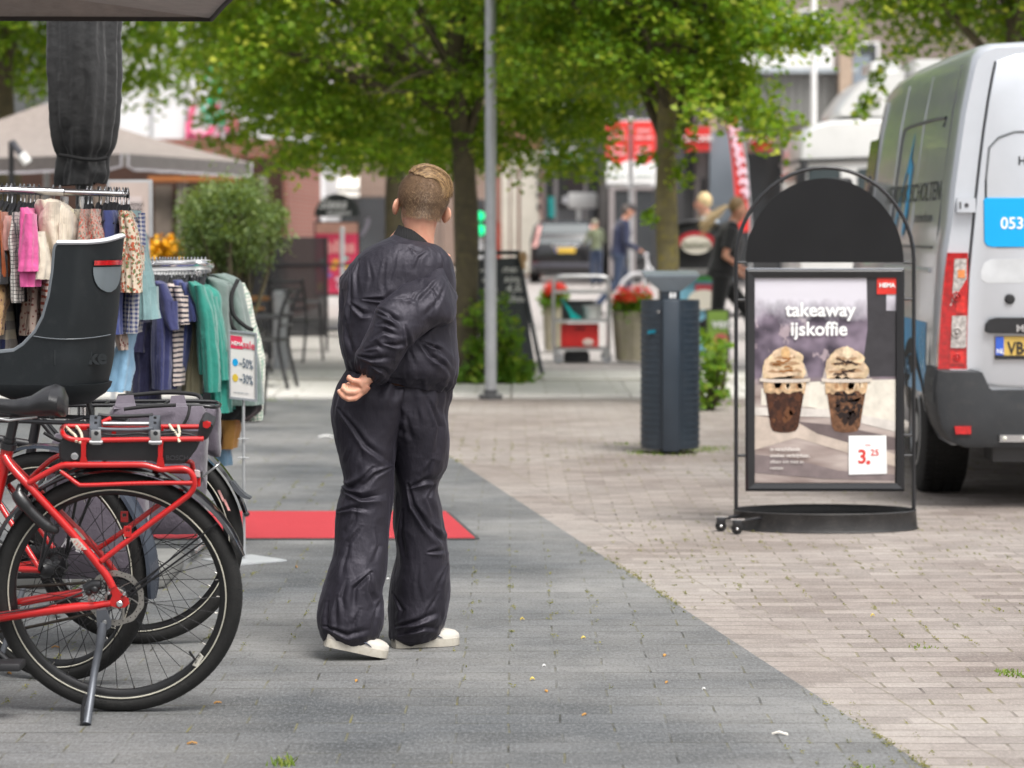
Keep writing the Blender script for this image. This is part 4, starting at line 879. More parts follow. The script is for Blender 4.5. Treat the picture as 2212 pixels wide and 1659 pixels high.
# snap frame with mitred profile
mb = MB()
def fr(x0, y0, x1, y1, dy): return [sp_(x0, y0, dy), sp_(x1, y0, dy), sp_(x1, y1, dy), sp_(x0, y1, dy)]
r0 = fr(1610,580,1953,1061,.012); r1 = fr(1610,580,1953,1061,-.008); r2 = fr(1615,586,1948,1055,-.018); r3 = fr(1630,600,1936,1044,-.012); r4 = fr(1630,600,1936,1044,.0)
vs = r0+r1+r2+r3+r4; fs = []
for k in range(4):
    for j in range(4): fs.append((k*4+j, k*4+(j+1)%4, (k+1)*4+(j+1)%4, (k+1)*4+j))
mb.add(vs, fs); mb.add(r0, [(0,1,2,3)]); obj('poster_frame', mb, mat('anthracite_frame', (.016,.0165,.019), .35, .2, .1, 5, coat=.3), sg, False)
mb = MB(); mb.tube([sp_(1612,581,-.012), sp_(1951,581,-.012)], .004, 6); obj('frame_edge', mb, alloy, sg)
# oval foot: tray with raised rim
fc = gr(1781.5, 1141); HWF, HDF = .437, .25; prof = [(1.0,.0),(1.015,.004),(1.0,.012),(.985,.082),(.992,.088),(.975,.092),(.96,.086),(.955,.05)]
mb = MB(); rings = [[fc + V((HWF*k*math.cos(2*pi*j/72), HDF*k*math.sin(2*pi*j/72) if True else 0, z)) for j in range(72)] for k, z in prof]
mb.loft(rings); ft = obj('foot', mb, mat('scuffed_black', (.016,.015,.015), .42, 0, .35, 14, .2, 90, dirt=.5, dirtc=(.06,.05,.045)), sg)
for x, y, Y in ((1557,1120,13.25),(1592,1131,13.12)):
    c = at(x, y, Y); c.z = .026; w = MB(); w.lathe([(.008,-.011),(.024,-.011),(.026,-.006),(.026,.006),(.024,.011),(.008,.011)], 20, c, M=Matrix.Rotation(R(70), 3, 'Y') @ Matrix.Rotation(pi/2, 3, 'X')); cw = obj('castor', w, rubber, sg)
    h = MB(); h.box((c.x-.02, c.y-.016, .03), (c.x+.022, c.y+.016, .068), bev=.004); h.tube([c + V((.01,0,.035)), c + V((.12,.1,.04))], .008, 8); obj('bracket', h, black_metal, cw)
    h = MB(); h.ball(c + V((0,-.016,0)), .008, 10, 6); h.box((c.x-.03, c.y-.01, .066), (c.x+.035, c.y+.012, .074)); obj('bolt', h, chrome, cw)
# ---- poster: printed sheet, coordinates in per cent of the sheet (x right, y down)
PW = (1936-1630)/KS; PH = (1044-600)/KS; po = sp_(1630, 600, -.001)
def pp(x, y, l=0): return po + V((PW*x/100, -.0006*l, -PH*y/100))
m, t_, b_, L_ = nodes('poster_print'); c_ = coord(t_, 'Generated'); x_ = N(t_, 'ShaderNodeSeparateXYZ'); L_(c_, x_.inputs[0]); z_ = x_.outputs[2]
n1 = noise(t_, mapping(t_, c_, (4.2, 1, 6)), 1.2, 2); n2 = noise(t_, mapping(t_, c_, (9, 1, 9)), 1.3, 3); n3 = noise(t_, mapping(t_, c_, (2, 1, 16), (0, .5, 0)), 1, 3)
up_ = mixc(t_, ramp(t_, n1, .36, .66), (.035,.026,.042), (.24,.19,.25)); up_ = mixc(t_, mth(t_, 'MULTIPLY', ramp(t_, n2, .6, .66), .6), up_, (.5,.4,.42))
up_ = mixc(t_, ramp(t_, mth(t_, 'ADD', z_, mth(t_, 'MULTIPLY', n2, .16)), .86, .98), up_, (.62,.6,.66))
tb = mixc(t_, ramp(t_, n3, .35, .65), (.22,.165,.15), (.46,.39,.36))
L_(mixc(t_, ramp(t_, mth(t_, 'ADD', z_, mth(t_, 'MULTIPLY', n1, .05)), .5, .55), tb, up_), b_.inputs['Base Color']); b_.inputs['Roughness'].default_value = .38; b_.inputs['Coat Weight'].default_value = .15
bump(t_, b_, noise(t_, mapping(t_, c_, (4,1,9)), 1, 2), .25, .01)
mb = MB(); nx = 12
mb.quad(pp(0,100), pp(100,100), pp(100,0), pp(0,0)); poster = obj('poster', mb, m, sg, False)
def flat(name, poly, l, c, rough=.4, var=.15, sc=20):
    q = MB(); q.prism([pp(x, y, l) for x, y in poly], (0, -.0004, 0)); return obj(name, q, mat('print_%s' % name + str(c[0])[:5] + str(l), c, rough, 0, var, sc), poster, False)
def blob(cx, cy, rx, ry, n=28, wob=0, a0=0, a1=2*pi): return [(cx + rx*(1+wob*math.sin(5*a+cx))*math.cos(a), cy + ry*(1+wob*math.cos(4*a+cy))*math.sin(a)) for a in [a0+(a1-a0)*i/n for i in range(n)]]
flat('dark_awning', [(79,0),(93,0),(93,16),(100,16),(100,48),(79,48),(77,40),(80,25)], 1, (.035,.033,.038))
flat('pale_cushion', [(5,54),(30,51),(70,50),(100,49.5),(100,72),(70,68),(40,63),(5,62)], 1, (.66,.62,.54))
flat('pale_table', [(0,63),(55,64),(100,70),(100,75),(60,68),(0,67)], 2, (.6,.56,.52))
flat('table_plank', [(0,67),(28,70),(100,86),(100,92),(30,78),(0,84)], 1, (.5,.42,.36))
flat('table_shadow', [(30,70),(60,72),(100,78),(100,84),(75,82),(45,76)], 2, (.13,.1,.1))
flat('table_shadow', [(0,86),(25,88),(60,94),(100,96),(100,99),(50,98),(0,95)], 2, (.2,.16,.16))
prng = random.Random(5)
def wavy(xa, xb, y, amp, n=11): return [(xa + (xb-xa)*k/n, y + amp*prng.uniform(-1, 1)) for k in range(n+1)]
for cx, dark, top in ((21.5, (.05,.017,.008), 0), (65, (.13,.06,.03), 1)):
    flat('drink', [(cx-14.6,51),(cx+15,51),(cx+12.4,62),(cx+10,72.5),(cx+8,74.6),(cx+3,75.4),(cx-3,75.4),(cx-8,74.6),(cx-9.8,72.5),(cx-12.2,62)], 4, dark, .25, .75, 45)
    for k in range(13 if top else 10):
        a = cx + prng.uniform(-10, 10); y0 = prng.uniform(55, 70); rx = prng.uniform(1.2, 3.6); flat('syrup', [(a+rx*math.cos(q)*prng.uniform(.6,1.3), y0+1.6*rx*math.sin(q)*prng.uniform(.5,1.2)*.7) for q in [2*pi*i/11 for i in range(11)] if abs(a+rx*math.cos(q)-cx) < 11.5], 5, (.018,.008,.006) if top else prng.choice(((.13,.05,.02),(.03,.01,.006),(.09,.03,.012))), .25)
    if top:
        for k in range(4):
            y0 = 56 + 3.5*k; w0 = 12.5 - .22*(y0-56); flat('syrup', wavy(cx-w0+prng.uniform(0,6), cx+w0-prng.uniform(0,7), y0, 1.4, 8) + wavy(cx-w0+6, cx+w0-5, y0+1.6, 1.0, 8)[::-1], 6, (.014,.007,.006), .25)
    flat('cream', [(cx-15,49)] + [(cx+15.6,49),(cx+14.9,53)] + wavy(cx-14.4, cx+14, 56.0, 1.1)[::-1] + [(cx-14.8,53)], 7, (.5,.34,.2), .35, .5, 40)
    for k in range(9): 
        a = cx + prng.uniform(-12, 12); flat('cream_swirl', [(a+prng.uniform(1,2.6)*math.cos(q), 52.3+prng.uniform(-1.5,2.5)*.4+1.7*math.sin(q)) for q in [2*pi*i/9 for i in range(9)]], 8, prng.choice(((.7,.55,.38),(.36,.2,.1),(.6,.44,.28))), .35)
    flat('dome_lid', blob(cx, 49.5, 16.6, 13.0, 30, 0, pi, 2*pi + .01), 5, (.42,.37,.35), .2, .15)
    lay = ((48.6,15.2,8.2),(45.0,14.2,6.4),(41.4,12.2,5.2),(38.6,8.6,3.8)); 
    for n_l, (yy, rx, ry) in enumerate(lay):
        flat('whipped_cream', blob(cx+prng.uniform(-1,1), yy-ry*.3, rx, ry, 40, .05), 6+n_l, (.62-.03*(n_l%2),.47-.03*(n_l%2),.3), .4, .35, 30)
        flat('cream_shadow', [(cx-rx*.9, yy+.6)] + wavy(cx-rx*.8, cx+rx*.8, yy-.3, .8, 8) + [(cx+rx*.9, yy+.9)] + wavy(cx-rx*.8, cx+rx*.8, yy+1.1, .5, 8)[::-1], 7+n_l, (.36,.22,.12), .4)
    flat('cream_tip', [(cx-2.8,37.5),(cx-2.2,34.8),(cx-.4,34.0),(cx+.4,33.0),(cx+2.4,34.2),(cx+3.8,36.6),(cx+3.4,38.6),(cx,39.4)], 11, (.6,.38,.18) if not top else (.72,.6,.42), .4, .3, 40)
    flat('lid_rim', [(cx-17.5,48.8),(cx-10,49.3),(cx+10,49.3),(cx+18,48.8),(cx+18,50.5),(cx+10,51),(cx-10,51),(cx-17.5,50.5)], 11, (.6,.53,.46), .25)
    dc = (.025,.01,.008) if top else (.3,.12,.03)
    for k in range(6):
        xa = cx + prng.uniform(-11, 0); xb = xa + prng.uniform(5, 10); y0 = prng.uniform(38.5, 47.5); xa = max(xa, cx-12*math.sqrt(max(.05,(y0-35)/13))); xb = min(xb, cx+12*math.sqrt(max(.05,(y0-35)/13))); up1 = wavy(xa, xb, y0, .7, 7); flat('drizzle', up1 + [(x, y+.85) for x, y in up1[::-1]], 12, dc, .3)
def ptext(body, x, y, h, bold=.02, ink=white_ink, par=None, wscale=1.0, al='CENTER'):
    tm = text(body, 1.0, bold, al, .0004); k = PH*h/100/.7
    tm = place(tm, pp(x, y, 12), V((k*wscale,0,0)), V((0,0,k))); return obj('lettering', tm, ink, par or poster, False)
ptext('takeaway', 46.5, 18.6, 6.5, .024, wscale=.98); ptext('ijskoffie', 45.5, 27.9, 6.5, .024, wscale=.98)
pi_ = mat('pale_ink', (.7,.66,.63), .5, 0, .02)
for k, s_ in enumerate(('in verschillende','smaken verkrijgbaar,','alleen om mee te','nemen')): ptext(s_, 11.5, 84.3+3.05*k, 1.7, .018 if k < 2 else .0, pi_, al='LEFT', wscale=.96)
q = flat('red_label', [(86.3,0),(100,0),(100,8),(86.3,8)], 8, (.62,.03,.02)); ptext('HEMA', 93.4, 4.6, 2.1, .03, wscale=.95)
q = flat('price_card', [(67,77),(93.5,76.8),(94.2,95.5),(67.3,96)], 9, (.84,.84,.84), .5, .03)
ptext('3', 76.6, 90.3, 6.6, .02, red_ink); ptext('.', 81.0, 90.6, 8.0, .03, red_ink); ptext('25', 85.5, 86.6, 3.0, .015, red_ink); ptext('vanaf', 80.5, 81.8, .9, .0, red_ink)
# ------------------------------------------------------------------ litter bin
YBn = 18.0
bn = thing('litter_bin', 'dark blue-grey metal litter bin with sloping lid and dimpled sides', 'litter bin', gr(1447, 978))
bm_ = mat('bin_paint', (.02,.03,.042), .45, 0, .15, 4, .1, 80, coat=.15, dirt=.25, dirtc=(.08,.085,.09)); c = WL[bn.name]
hw = .182
def bring(z, k=1.0):
    out = []
    for j in range(48):
        a = 2*pi*j/48; r_ = hw*(1 if math.sin(a) > -.2 else 1); x = r_*k*math.cos(a)*1.02; y = r_*k*math.sin(a)*.92
        out.append(c + V((x, y, z)))
    return out
mb = MB(); mb.loft([bring(.03,.93), bring(.035), bring(.955), bring(.97,1.0), bring(.97,.92)]); bo_ = obj('body', mb, bm_, bn)
mb = MB(); mb.box((c.x-.058, c.y-.205, .02), (c.x+.05, c.y-.05, .975), bev=.012); obj('front_rib', mb, mat('bin_rib', (.028,.04,.055), .42, 0, .1, 5, coat=.15), bn)
mb = MB()
for i in range(22):
    for j in range(9):
        for s_ in (-1, 1):
            a = -pi/2 + s_*(R(24) + R(64)*(j+.5)/9); z = .07 + i*.04; p = c + V((hw*1.02*math.cos(a), hw*.92*math.sin(a), z)); mb.ball(p, (.006,.006,.006), 6, 4)
d_ = obj('dimples', mb, mat('bin_dimple', (.035,.05,.066), .4), bo_); d_['kind'] = 'stuff'
mb = MB(); mb.box((c.x-.065, c.y-.12, .965), (c.x+.055, c.y+.13, 1.03), bev=.006); nk = obj('neck', mb, bm_, bn)
mb = MB(); mb.box((c.x-.012, c.y-.125, .985), (c.x+.006, c.y-.119, 1.012)); mb.ball(c + V((-.003,-.122,1.016)), .006, 8, 6); obj('pictogram', mb, white_ink, nk)
mb = MB(); mb.box((c.x+.012, c.y-.125, .985), (c.x+.028, c.y-.119, 1.018)); obj('pictogram', mb, white_ink, nk)
mb = MB(); lo = [c + V(p) for p in ((-.06,-.13,1.025),(.06,-.13,1.025),(.06,.13,1.025),(-.06,.13,1.025))]; hi = [c + V(p) for p in ((-.175,-.16,1.118),(.175,-.16,1.118),(.175,.19,1.14),(-.175,.19,1.14))]
hi2 = [p + V((0,0,.012)) for p in hi]; mb.loft([lo, hi, hi2]); obj('lid', mb, mat('lid_lit_tone', (.17,.2,.225), .4, .1, .1, 6, coat=.2), bn, False)  # lid paler than the body: the light it catches is put into its colour
mb = MB(); mb.tube([c + V((-.085,-.172,.9)), c + V((-.085,-.19,.9))], .011, 14); obj('lock', mb, chrome, bn)
mb = MB(); mb.box((c.x-.07, c.y-.09, 0), (c.x+.07, c.y+.09, .04)); obj('foot', mb, black_metal, bn)
mb = MB(); mb.prism([c + V((-.15+.0*k, 0, 0)) + V((x, -.135+.0, z)) for k, (x, z) in enumerate(((0,.78),(.05,.785),(.05,.765),(0,.76)))], (0,-.012,0)); obj('sticker', mb, mat('teal_sticker', (.0,.15,.22), .4), bn, False)
# ------------------------------------------------------------------ lamp post
lp = thing('lamp_post', 'tall plain grey steel post behind the boy', 'lamp post', gr(1060, 862))
c = WL[lp.name]; mb = MB(); mb.lathe([(.048,.0),(.048,1.2),(.046,1.21),(.045,6.2)], 28, c); obj('pole', mb, galv, lp)
mb = MB(); mb.lathe([(.1,0),(.1,.03),(.075,.045),(.06,.05),(.058,.075),(.048,.08)], 24, c); obj('base_plate', mb, mat('dark_cast', (.06,.06,.062), .7, 0, .3, 20), lp)
for k in range(4):
    a = pi/4 + pi/2*k; mb = MB(); mb.lathe([(.012,.028),(.012,.05),(.006,.055)], 6, c + V((.085*math.cos(a), .085*math.sin(a), 0))); obj('bolt', mb, steel, lp)
# ------------------------------------------------------------------ bicycles
YB0, LEAN = 8.26, R(10); BX = gr(259, 1541).x
def bp(x, y, l=0.0):            # picture point on the leaning bicycle plane, l metres towards the street side
    c, s = math.cos(LEAN), math.sin(LEAN); o = V((0, YB0, 0)) + V((0,-c,-s))*l; n = V((0, c, s)); r = ray(x, y); e = V((0,0,HC))
    return e + r*((o-e).dot(n)/r.dot(n))
BN = V((0, -math.cos(LEAN), -math.sin(LEAN)))      # lateral, towards the street
BU = V((0, -math.sin(LEAN), math.cos(LEAN)))
reflect = mat('reflective_stripe', (.5,.48,.4), .5, 0, .1, 20)
spoke_m = mat('black_spoke', (.02,.02,.022), .35, .6)
rim_m = mat('black_rim', (.012,.012,.013), .35, .3, .15, 10, coat=.2)
grey_r = mat('disc_steel', (.4,.38,.35), .4, .9, .1, 20)
def wheel(t, c, ax, Rw=.361, rt=.0265, a_off=0.0, rotor=None, stripe=True, nsp=36, hubr=.032):
    c = V(c); ax = V(ax).normalized(); u = ax.cross(V((0,0,1))).normalized(); w_ = u.cross(ax).normalized(); u = ax.orthogonal().normalized(); w_ = ax.cross(u)
    mb = MB(); prof = []
    mb.torus(c, ax, Rw-rt, rt, 96, 14); ty = obj('wheel', mb, rubber, t)
    ty['label'] = 'black tyred spoked wheel'
    mb = MB()
    for k in range(120):        # tread blocks
        a = 2*pi*k/120
        for s_ in (-1, 1):
            d = u*math.cos(a+.012*s_) + w_*math.sin(a+.012*s_); d2 = u*math.cos(a+.03+.012*s_) + w_*math.sin(a+.03+.012*s_)
            mb.tube([c + d*(Rw-.0012) + ax*(.002*s_), c + d2*(Rw-.008) + ax*(s_*.018)], .0018, 4)
    obj('tread', mb, rubber, ty)
    if stripe:
        for s_ in (1, -1):
            mb = MB(); mb.torus(c + ax*(s_*rt*.86), ax, Rw-rt*1.75, .0021, 96, 6); obj('reflective_stripe', mb, reflect, ty)
    rings = []
    for i in range(97):
        a = 2*pi*i/96; d = u*math.cos(a) + w_*math.sin(a)
        rings.append([c + d*(Rw-x) + ax*y for x, y in ((.046,-.0135),(.046,.0135),(.058,.0125),(.066,.006),(.066,-.006),(.058,-.0125))])
    mb = MB(); mb.loft(rings, cap=False); obj('rim', mb, rim_m, ty)
    mb = MB(); M_ = Matrix([u, w_, ax]).transposed()
    mb.lathe([(.012,-.062),(hubr*.55,-.06),(hubr,-.034),(hubr,-.03),(hubr*.55,-.026),(hubr*.5,.026),(hubr,.03),(hubr,.034),(hubr*.55,.06),(.012,.062)], 20, c, M=M_); obj('hub', mb, black_metal, ty)
    mb = MB()
    for k in range(nsp):
        a = 2*pi*k/nsp + a_off; s_ = 1 if k % 2 else -1; tw = R(62)*(1 if (k//2) % 2 else -1)
        p0 = c + (u*math.cos(a+tw) + w_*math.sin(a+tw))*hubr*.92 + ax*(.032*s_); p1 = c + (u*math.cos(a) + w_*math.sin(a))*(Rw-.06) + ax*(.003*s_)
        mb.tube([p0, p1], .0011, 5)
    sp = obj('spokes', mb, spoke_m, ty)
    mb = MB()
    for k in range(nsp):
        a = 2*pi*k/nsp + a_off; d = u*math.cos(a) + w_*math.sin(a); mb.tube([c + d*(Rw-.076), c + d*(Rw-.064)], .0013, 5)
    obj('nipples', mb, grey_r, ty)['kind'] = 'stuff'
    if rotor:
        rc = c + ax*rotor; mb = MB(); rings = []
        for i in range(61):
            a = 2*pi*i/60; d = u*math.cos(a) + w_*math.sin(a); ro = .082*(1+.02*math.sin(a*10)); rings.append([rc + d*ro - ax*.001, rc + d*ro + ax*.001, rc + d*.066 + ax*.001, rc + d*.066 - ax*.001])
        mb.loft(rings, cap=False)
        for k in range(6):
            a = 2*pi*k/6; mb.tube([rc + (u*math.cos(a+.5)+w_*math.sin(a+.5))*.028, rc + (u*math.cos(a+.15)+w_*math.sin(a+.15))*.05, rc + (u*math.cos(a)+w_*math.sin(a))*.068], .004, 6, sq=.4)
        mb.torus(rc, ax, .027, .005, 24, 6); ro_ = obj('brake_disc', mb, grey_r, ty)
        mb = MB()
        for k in range(36):
            a = 2*pi*k/36; d = u*math.cos(a)+w_*math.sin(a); mb.ball(rc + d*(.071 + .006*(k % 2)) + ax*.0012, (.002,.002,.002), 6, 4)
        obj('vent_holes', mb, black_plastic, ro_)['kind'] = 'stuff'
    return ty
def fender(t, c, ax, Rf, a0, a1, mt, wd=.03, name='mudguard'):
    c = V(c); ax = V(ax).normalized(); u = V((1,0,0)) - ax*ax.x; u.normalize(); w_ = ax.cross(u); w_ = -w_ if w_.z < 0 else w_
    rings = []; n = 48
    for i in range(n+1):
        a = a0 + (a1-a0)*i/n; d = u*math.cos(a) + w_*math.sin(a); k = min(1, i/1.5, (n-i)/1.5); W2 = wd*(.35+.65*k)
        rings.append([c + d*(Rf-.012) - ax*W2, c + d*(Rf-.003) - ax*W2*.8, c + d*Rf, c + d*(Rf-.003) + ax*W2*.8, c + d*(Rf-.012) + ax*W2, c + d*(Rf-.005) + ax*W2*.8, c + d*(Rf-.003), c + d*(Rf-.005) - ax*W2*.8])
    mb = MB(); mb.loft(rings); return obj(name, mb, mt, t)
def tubes(t, name, mt, paths, n=12):
    mb = MB()
    for pts, r_ in paths: mb.tube(pts, r_, n)
    return obj(name, mb, mt, t)
def curve(pts, k=5):            # smooth a polyline
    pts = [V(p) for p in pts]; out = []
    for i in range(len(pts)-1):
        p0 = pts[max(i-1,0)]; p1 = pts[i]; p2 = pts[i+1]; p3 = pts[min(i+2,len(pts)-1)]
        for j in range(k):
            s = j/k; out.append(.5*((2*p1) + (p2-p0)*s + (2*p0-5*p1+4*p2-p3)*s*s + (3*p1-p0-3*p2+p3)*s*s*s))
    return out + [pts[-1]]
def saddle_mesh(c, ax, up, L=.27, W2=.08):
    c = V(c); ax = V(ax); up = V(up); sd = ax.cross(up).normalized(); mb = MB(); rings = []
    for f, w_, h, z in ((0,.18,.018,-.012),(.06,.24,.024,-.006),(.25,.25,.03,.0),(.45,.34,.034,-.004),(.62,.62,.042,.004),(.75,.92,.055,.022),(.86,1.0,.062,.03),(.94,.9,.058,.024),(.99,.55,.04,.008),(1.0,.3,.025,-.004)):
        q = c + ax*(L*f) + up*z; rings.append([q + sd*(W2*w_*math.cos(2*pi*j/20)) + up*(h*(math.sin(2*pi*j/20)*(.42 if math.sin(2*pi*j/20) > 0 else .95))) for j in range(20)])
    mb.loft(rings); return mb
# ---------------- red electric bicycle
rb = thing('bicycle', 'red electric bicycle with black battery under its rack, nearest the street', 'bicycle', (BX, YB0, 0), 'bicycles parked side by side')
C0 = V((BX, YB0, 0)) + BU*.361
wheel(rb, C0, BN, rotor=.052, a_off=.04)
wf = wheel(rb, C0 + V((-1.13, 0, 0)), BN, a_off=.1)
fender(rb, C0, BN, .387, R(17), R(192), mat('gloss_black', (.008,.008,.009), .15, 0, .1, 4, coat=.8), .033)
fender(rb, C0 + V((-1.13,0,0)), BN, .387, R(10), R(170), mat('gloss_black', (.008,.008,.009), .15), .033)
NR, FR = .062, -.062            # near and far side of the frame
tubes(rb, 'seat_tube', redp, [([bp(17,968,0), bp(-22,1130,0), bp(-70,1345,0)], .0185)], 16)
tubes(rb, 'seat_stay', redp, [(curve([bp(10,985,.012), bp(28,1012,.03), bp(70,1058,.052), bp(150,1145,.06), bp(222,1232,.064), bp(243,1268,.066)]), .0115)], 12)
tubes(rb, 'seat_stay', redp, [(curve([bp(12,985,-.012), bp(36,1012,-.03), bp(85,1062,-.052), bp(160,1137,-.06), bp(212,1190,-.062), bp(250,1238,-.066)]), .0105)], 12)
tubes(rb, 'chain_stay', redp, [([bp(-75,1347,.03), bp(0,1333,.045), bp(100,1319,.058), bp(172,1311,.062), bp(200,1309,.064), bp(240,1303,.066)], [.0145,.0145,.0145,.0135,.011,.010])], 14)
tubes(rb, 'chain_stay', redp, [([bp(-75,1330,-.03), bp(33,1303,-.05), bp(100,1291,-.06), bp(178,1280,-.066)], .0125)], 12)
mb = MB(); mb.prism([bp(x, y, .066) for x, y in ((236,1262),(247,1259),(262,1282),(278,1292),(280,1303),(270,1311),(256,1313),(240,1307),(196,1313),(195,1304),(238,1296),(243,1286),(240,1274))], BN*.006); dp = obj('dropout', mb, redp, rb, False)
for x, y, r_ in ((259,1303,.0095),(236,1279,.006),(269,1281,.006),(201,1290,.006)):
    mb = MB(); M_ = V((0,0,1)).rotation_difference(BN).to_matrix(); mb.lathe([(r_,0),(r_,.009),(r_*.7,.012),(.001,.012)], 12, bp(x, y, .072), M=M_); obj('bolt', mb, chrome, dp)
tubes(rb, 'down_tube', redp, [([bp(-70,1345,0), C0 + V((-1.0,0,0)) + BU*.35], .026)], 16)
tubes(rb, 'head_tube', redp, [([C0 + V((-1.01,0,0)) + BU*.3, C0 + V((-.96,0,0)) + BU*.5], .022)], 14)
for s_ in (1, -1): tubes(rb, 'fork', redp, [([C0 + V((-1.01,0,0)) + BU*.3 + BN*(.05*s_), C0 + V((-1.1,0,0)) + BU*.1 + BN*(.055*s_), C0 + V((-1.13,0,0)) + BN*(.06*s_)], .012)])
tubes(rb, 'handlebar', black_metal, [(curve([C0 + V((-.7,0,0)) + BU*.72 + BN*.28, C0 + V((-.9,0,0)) + BU*.74 + BN*.24, C0 + V((-.95,0,0)) + BU*.66, C0 + V((-.9,0,0)) + BU*.74 - BN*.24, C0 + V((-.7,0,0)) + BU*.72 - BN*.28]), .012), ([C0 + V((-.96,0,0)) + BU*.5, C0 + V((-.95,0,0)) + BU*.66], .014)])
tubes(rb, 'seat_post', black_metal, [([bp(17,968,0), bp(31,905,0)], .0145)], 14)
mb = MB(); mb.tube([bp(17,969,0), bp(19,957,0)], .024, 16); mb.tube([bp(20,952,0), bp(21,946,0)], .019, 14); obj('seat_clamp', mb, black_metal, rb)
sm_ = mat('saddle_vinyl', (.018,.018,.02), .36, 0, .15, 14, .3, 120, coat=.1)
sd_ = obj('saddle', saddle_mesh(bp(-62,868,0), V((1,0,-.04)).normalized(), BU, .273, .085), sm_, rb)
tubes(sd_, 'saddle_rail', steel, [([bp(-30,900,.02), bp(20,908,.02), bp(80,900,.025)], .004), ([bp(-30,900,-.02), bp(20,908,-.02), bp(80,900,-.025)], .004)])
# rack
lowz = .072
tubes(rb, 'rack_tube', redp, [(curve([bp(63,1043,.055), bp(100,1022,.058), bp(132,1006,.062), bp(160,1004,.064), bp(240,1004,.064), bp(306,1004,.064), bp(330,1009,.064), bp(350,1014,.064), bp(390,1012,.064), bp(408,1017,.064), bp(418,1031,.064), bp(419,1050,.064), bp(412,1064,.064), bp(395,1079,.064), bp(310,1142,.064), bp(219,1212,.066)], 4), .0087)], 12)
tubes(rb, 'rack_tube', redp, [(curve([bp(66,1034,-.055), bp(95,1006,-.058), bp(124,986,-.06), bp(160,984,-.06), bp(330,990,-.06), bp(405,996,-.06), bp(416,1010,-.06), bp(414,1040,-.06), bp(344,1090,-.06), bp(270,1145,-.06), bp(213,1184,-.06)], 4), .0078)], 12)
tubes(rb, 'pannier_rail', redp, [(curve([bp(131,1018,.064), bp(150,1032,.067), bp(168,1045,.07), bp(185,1048,.07), bp(300,1044,.07), bp(416,1043,.068)], 4), .0062)], 10)
tubes(rb, 'pannier_rail', redp, [(curve([bp(131,1000,-.064), bp(165,1018,-.07), bp(185,1020,-.07), bp(300,1018,-.07), bp(412,1020,-.066)], 4), .0055)], 10)
tubes(rb, 'carrier_loop', redp, [(curve([bp(440,948,.062), bp(300,949.5,.062), bp(196,951,.062), bp(160,949.5,.062), bp(143,944,.058), bp(135,935,.04), bp(134,926,-.02), bp(140,922,-.05), bp(160,921,-.06), bp(300,922,-.06), bp(434,922,-.06)], 5), .0074)], 12)
for x, w_, y1 in ((181, 8, 1003), (347, 8, 1011)):
    for l in (.062, -.058):
        mb = MB(); q = 0 if l > 0 else -20
        mb.prism([bp(x-w_, 948+q*1.3, l), bp(x+w_, 948+q*1.3, l), bp(x+w_-2.5, 962+q, l), bp(x+w_-3, 985+q, l), bp(x+w_+2, y1+q, l), bp(x-w_-2, y1+q, l), bp(x-w_+3, 985+q, l), bp(x-w_+3, 962+q, l)], BN*.007); obj('rack_upright', mb, redp, rb, False)
for (x, y) in ((276,1145),(269,1113)):
    l = .068 if x > 270 else -.06
    mb = MB(); 
    for rr in (((-8,-9),(8,-9),(8,-5),(-8,-5)), ((-8,-5),(-4.5,-5),(-4.5,14),(-8,14)), ((4.5,-5),(8,-5),(8,14),(4.5,14)), ((-4.5,3),(4.5,3),(4.5,14),(-4.5,14))): mb.prism([bp(x+a, y+b, l) for a, b in rr], BN*.004)
    obj('lug', mb, redp, rb, False)
# battery
mb = MB(); poly = [(126,962),(131,952),(142,946),(160,948.5),(430,951),(431,957),(424,972),(404,998),(396,1003),(345,1003),(330,996),(150,996),(136,998),(127,990)]
A_ = [bp(x, y, .058) for x, y in poly]; B_ = [p - BN*.112 for p in A_]; n = len(A_); ctr = sum(A_, V())/n
rings = [[p*.97 + ctr*.03 for p in A_], A_] ; rings = [[(p-ctr)*.965 + ctr for p in A_], [p - BN*.008 for p in A_], [p - BN*.104 for p in A_], [(p-ctr)*.965 + ctr - BN*.112 for p in A_]]
mb.loft(rings); bt = obj('battery', mb, mat('battery_case', (.012,.0125,.014), .45, 0, .15, 10, .12, 250), rb, True, auto=30)
mb = MB(); M_ = V((0,0,1)).rotation_difference(BN).to_matrix(); mb.lathe([(.0105,0),(.0105,.004),(.008,.005),(.001,.004)], 18, bp(161.5,985,.059), M=M_); obj('key_lock', mb, chrome, bt)
tm = place(text('BOSCH', .02, .0, 'LEFT', .0005), bp(358, 994, .06), V((1,0,0)), BU); obj('lettering', tm, mat('faint_grey_ink', (.05,.05,.055), .5), bt, False)
# carrier adapter plates, clips, spring bar
for x in (207, 335):
    mb = MB(); A1 = [bp(x+a, y, l) for a, y, l in ((-13,947,.064),(13,947,.064),(13,925,.058),(12,899,-.045),(-12,899,-.045),(-13,925,.058))]; mb.prism(A1, BN*.004 + V((0,0,.004))); pl_ = obj('adapter_plate', mb, alloy, rb, False)
    mb = MB()
    for y in (902, 913): mb.prism([bp(x-3, y-2.5, .066), bp(x+3, y-2.5, .066), bp(x+3, y+2.5, .066), bp(x-3, y+2.5, .066)], BN*.002)
    obj('slot', mb, black_plastic, pl_, False)
    mb = MB(); mb.box((-.0145,-.004,-.024),(.0145,.004,.02), bev=.003); M4 = Matrix.Translation(bp(x+1, 943, .07)) @ Matrix.Rotation(LEAN, 4, 'X'); mb.xf(M4); mb.tube([bp(x-13,955,.07), bp(x+15,955,.07)], .006, 8); cl_ = obj('clip', mb, steel, rb)
    mb = MB(); mb.lathe([(.007,0),(.006,.003),(.001,.003)], 14, bp(x+1, 936, .075), M=M_); obj('screw', mb, black_metal, cl_)
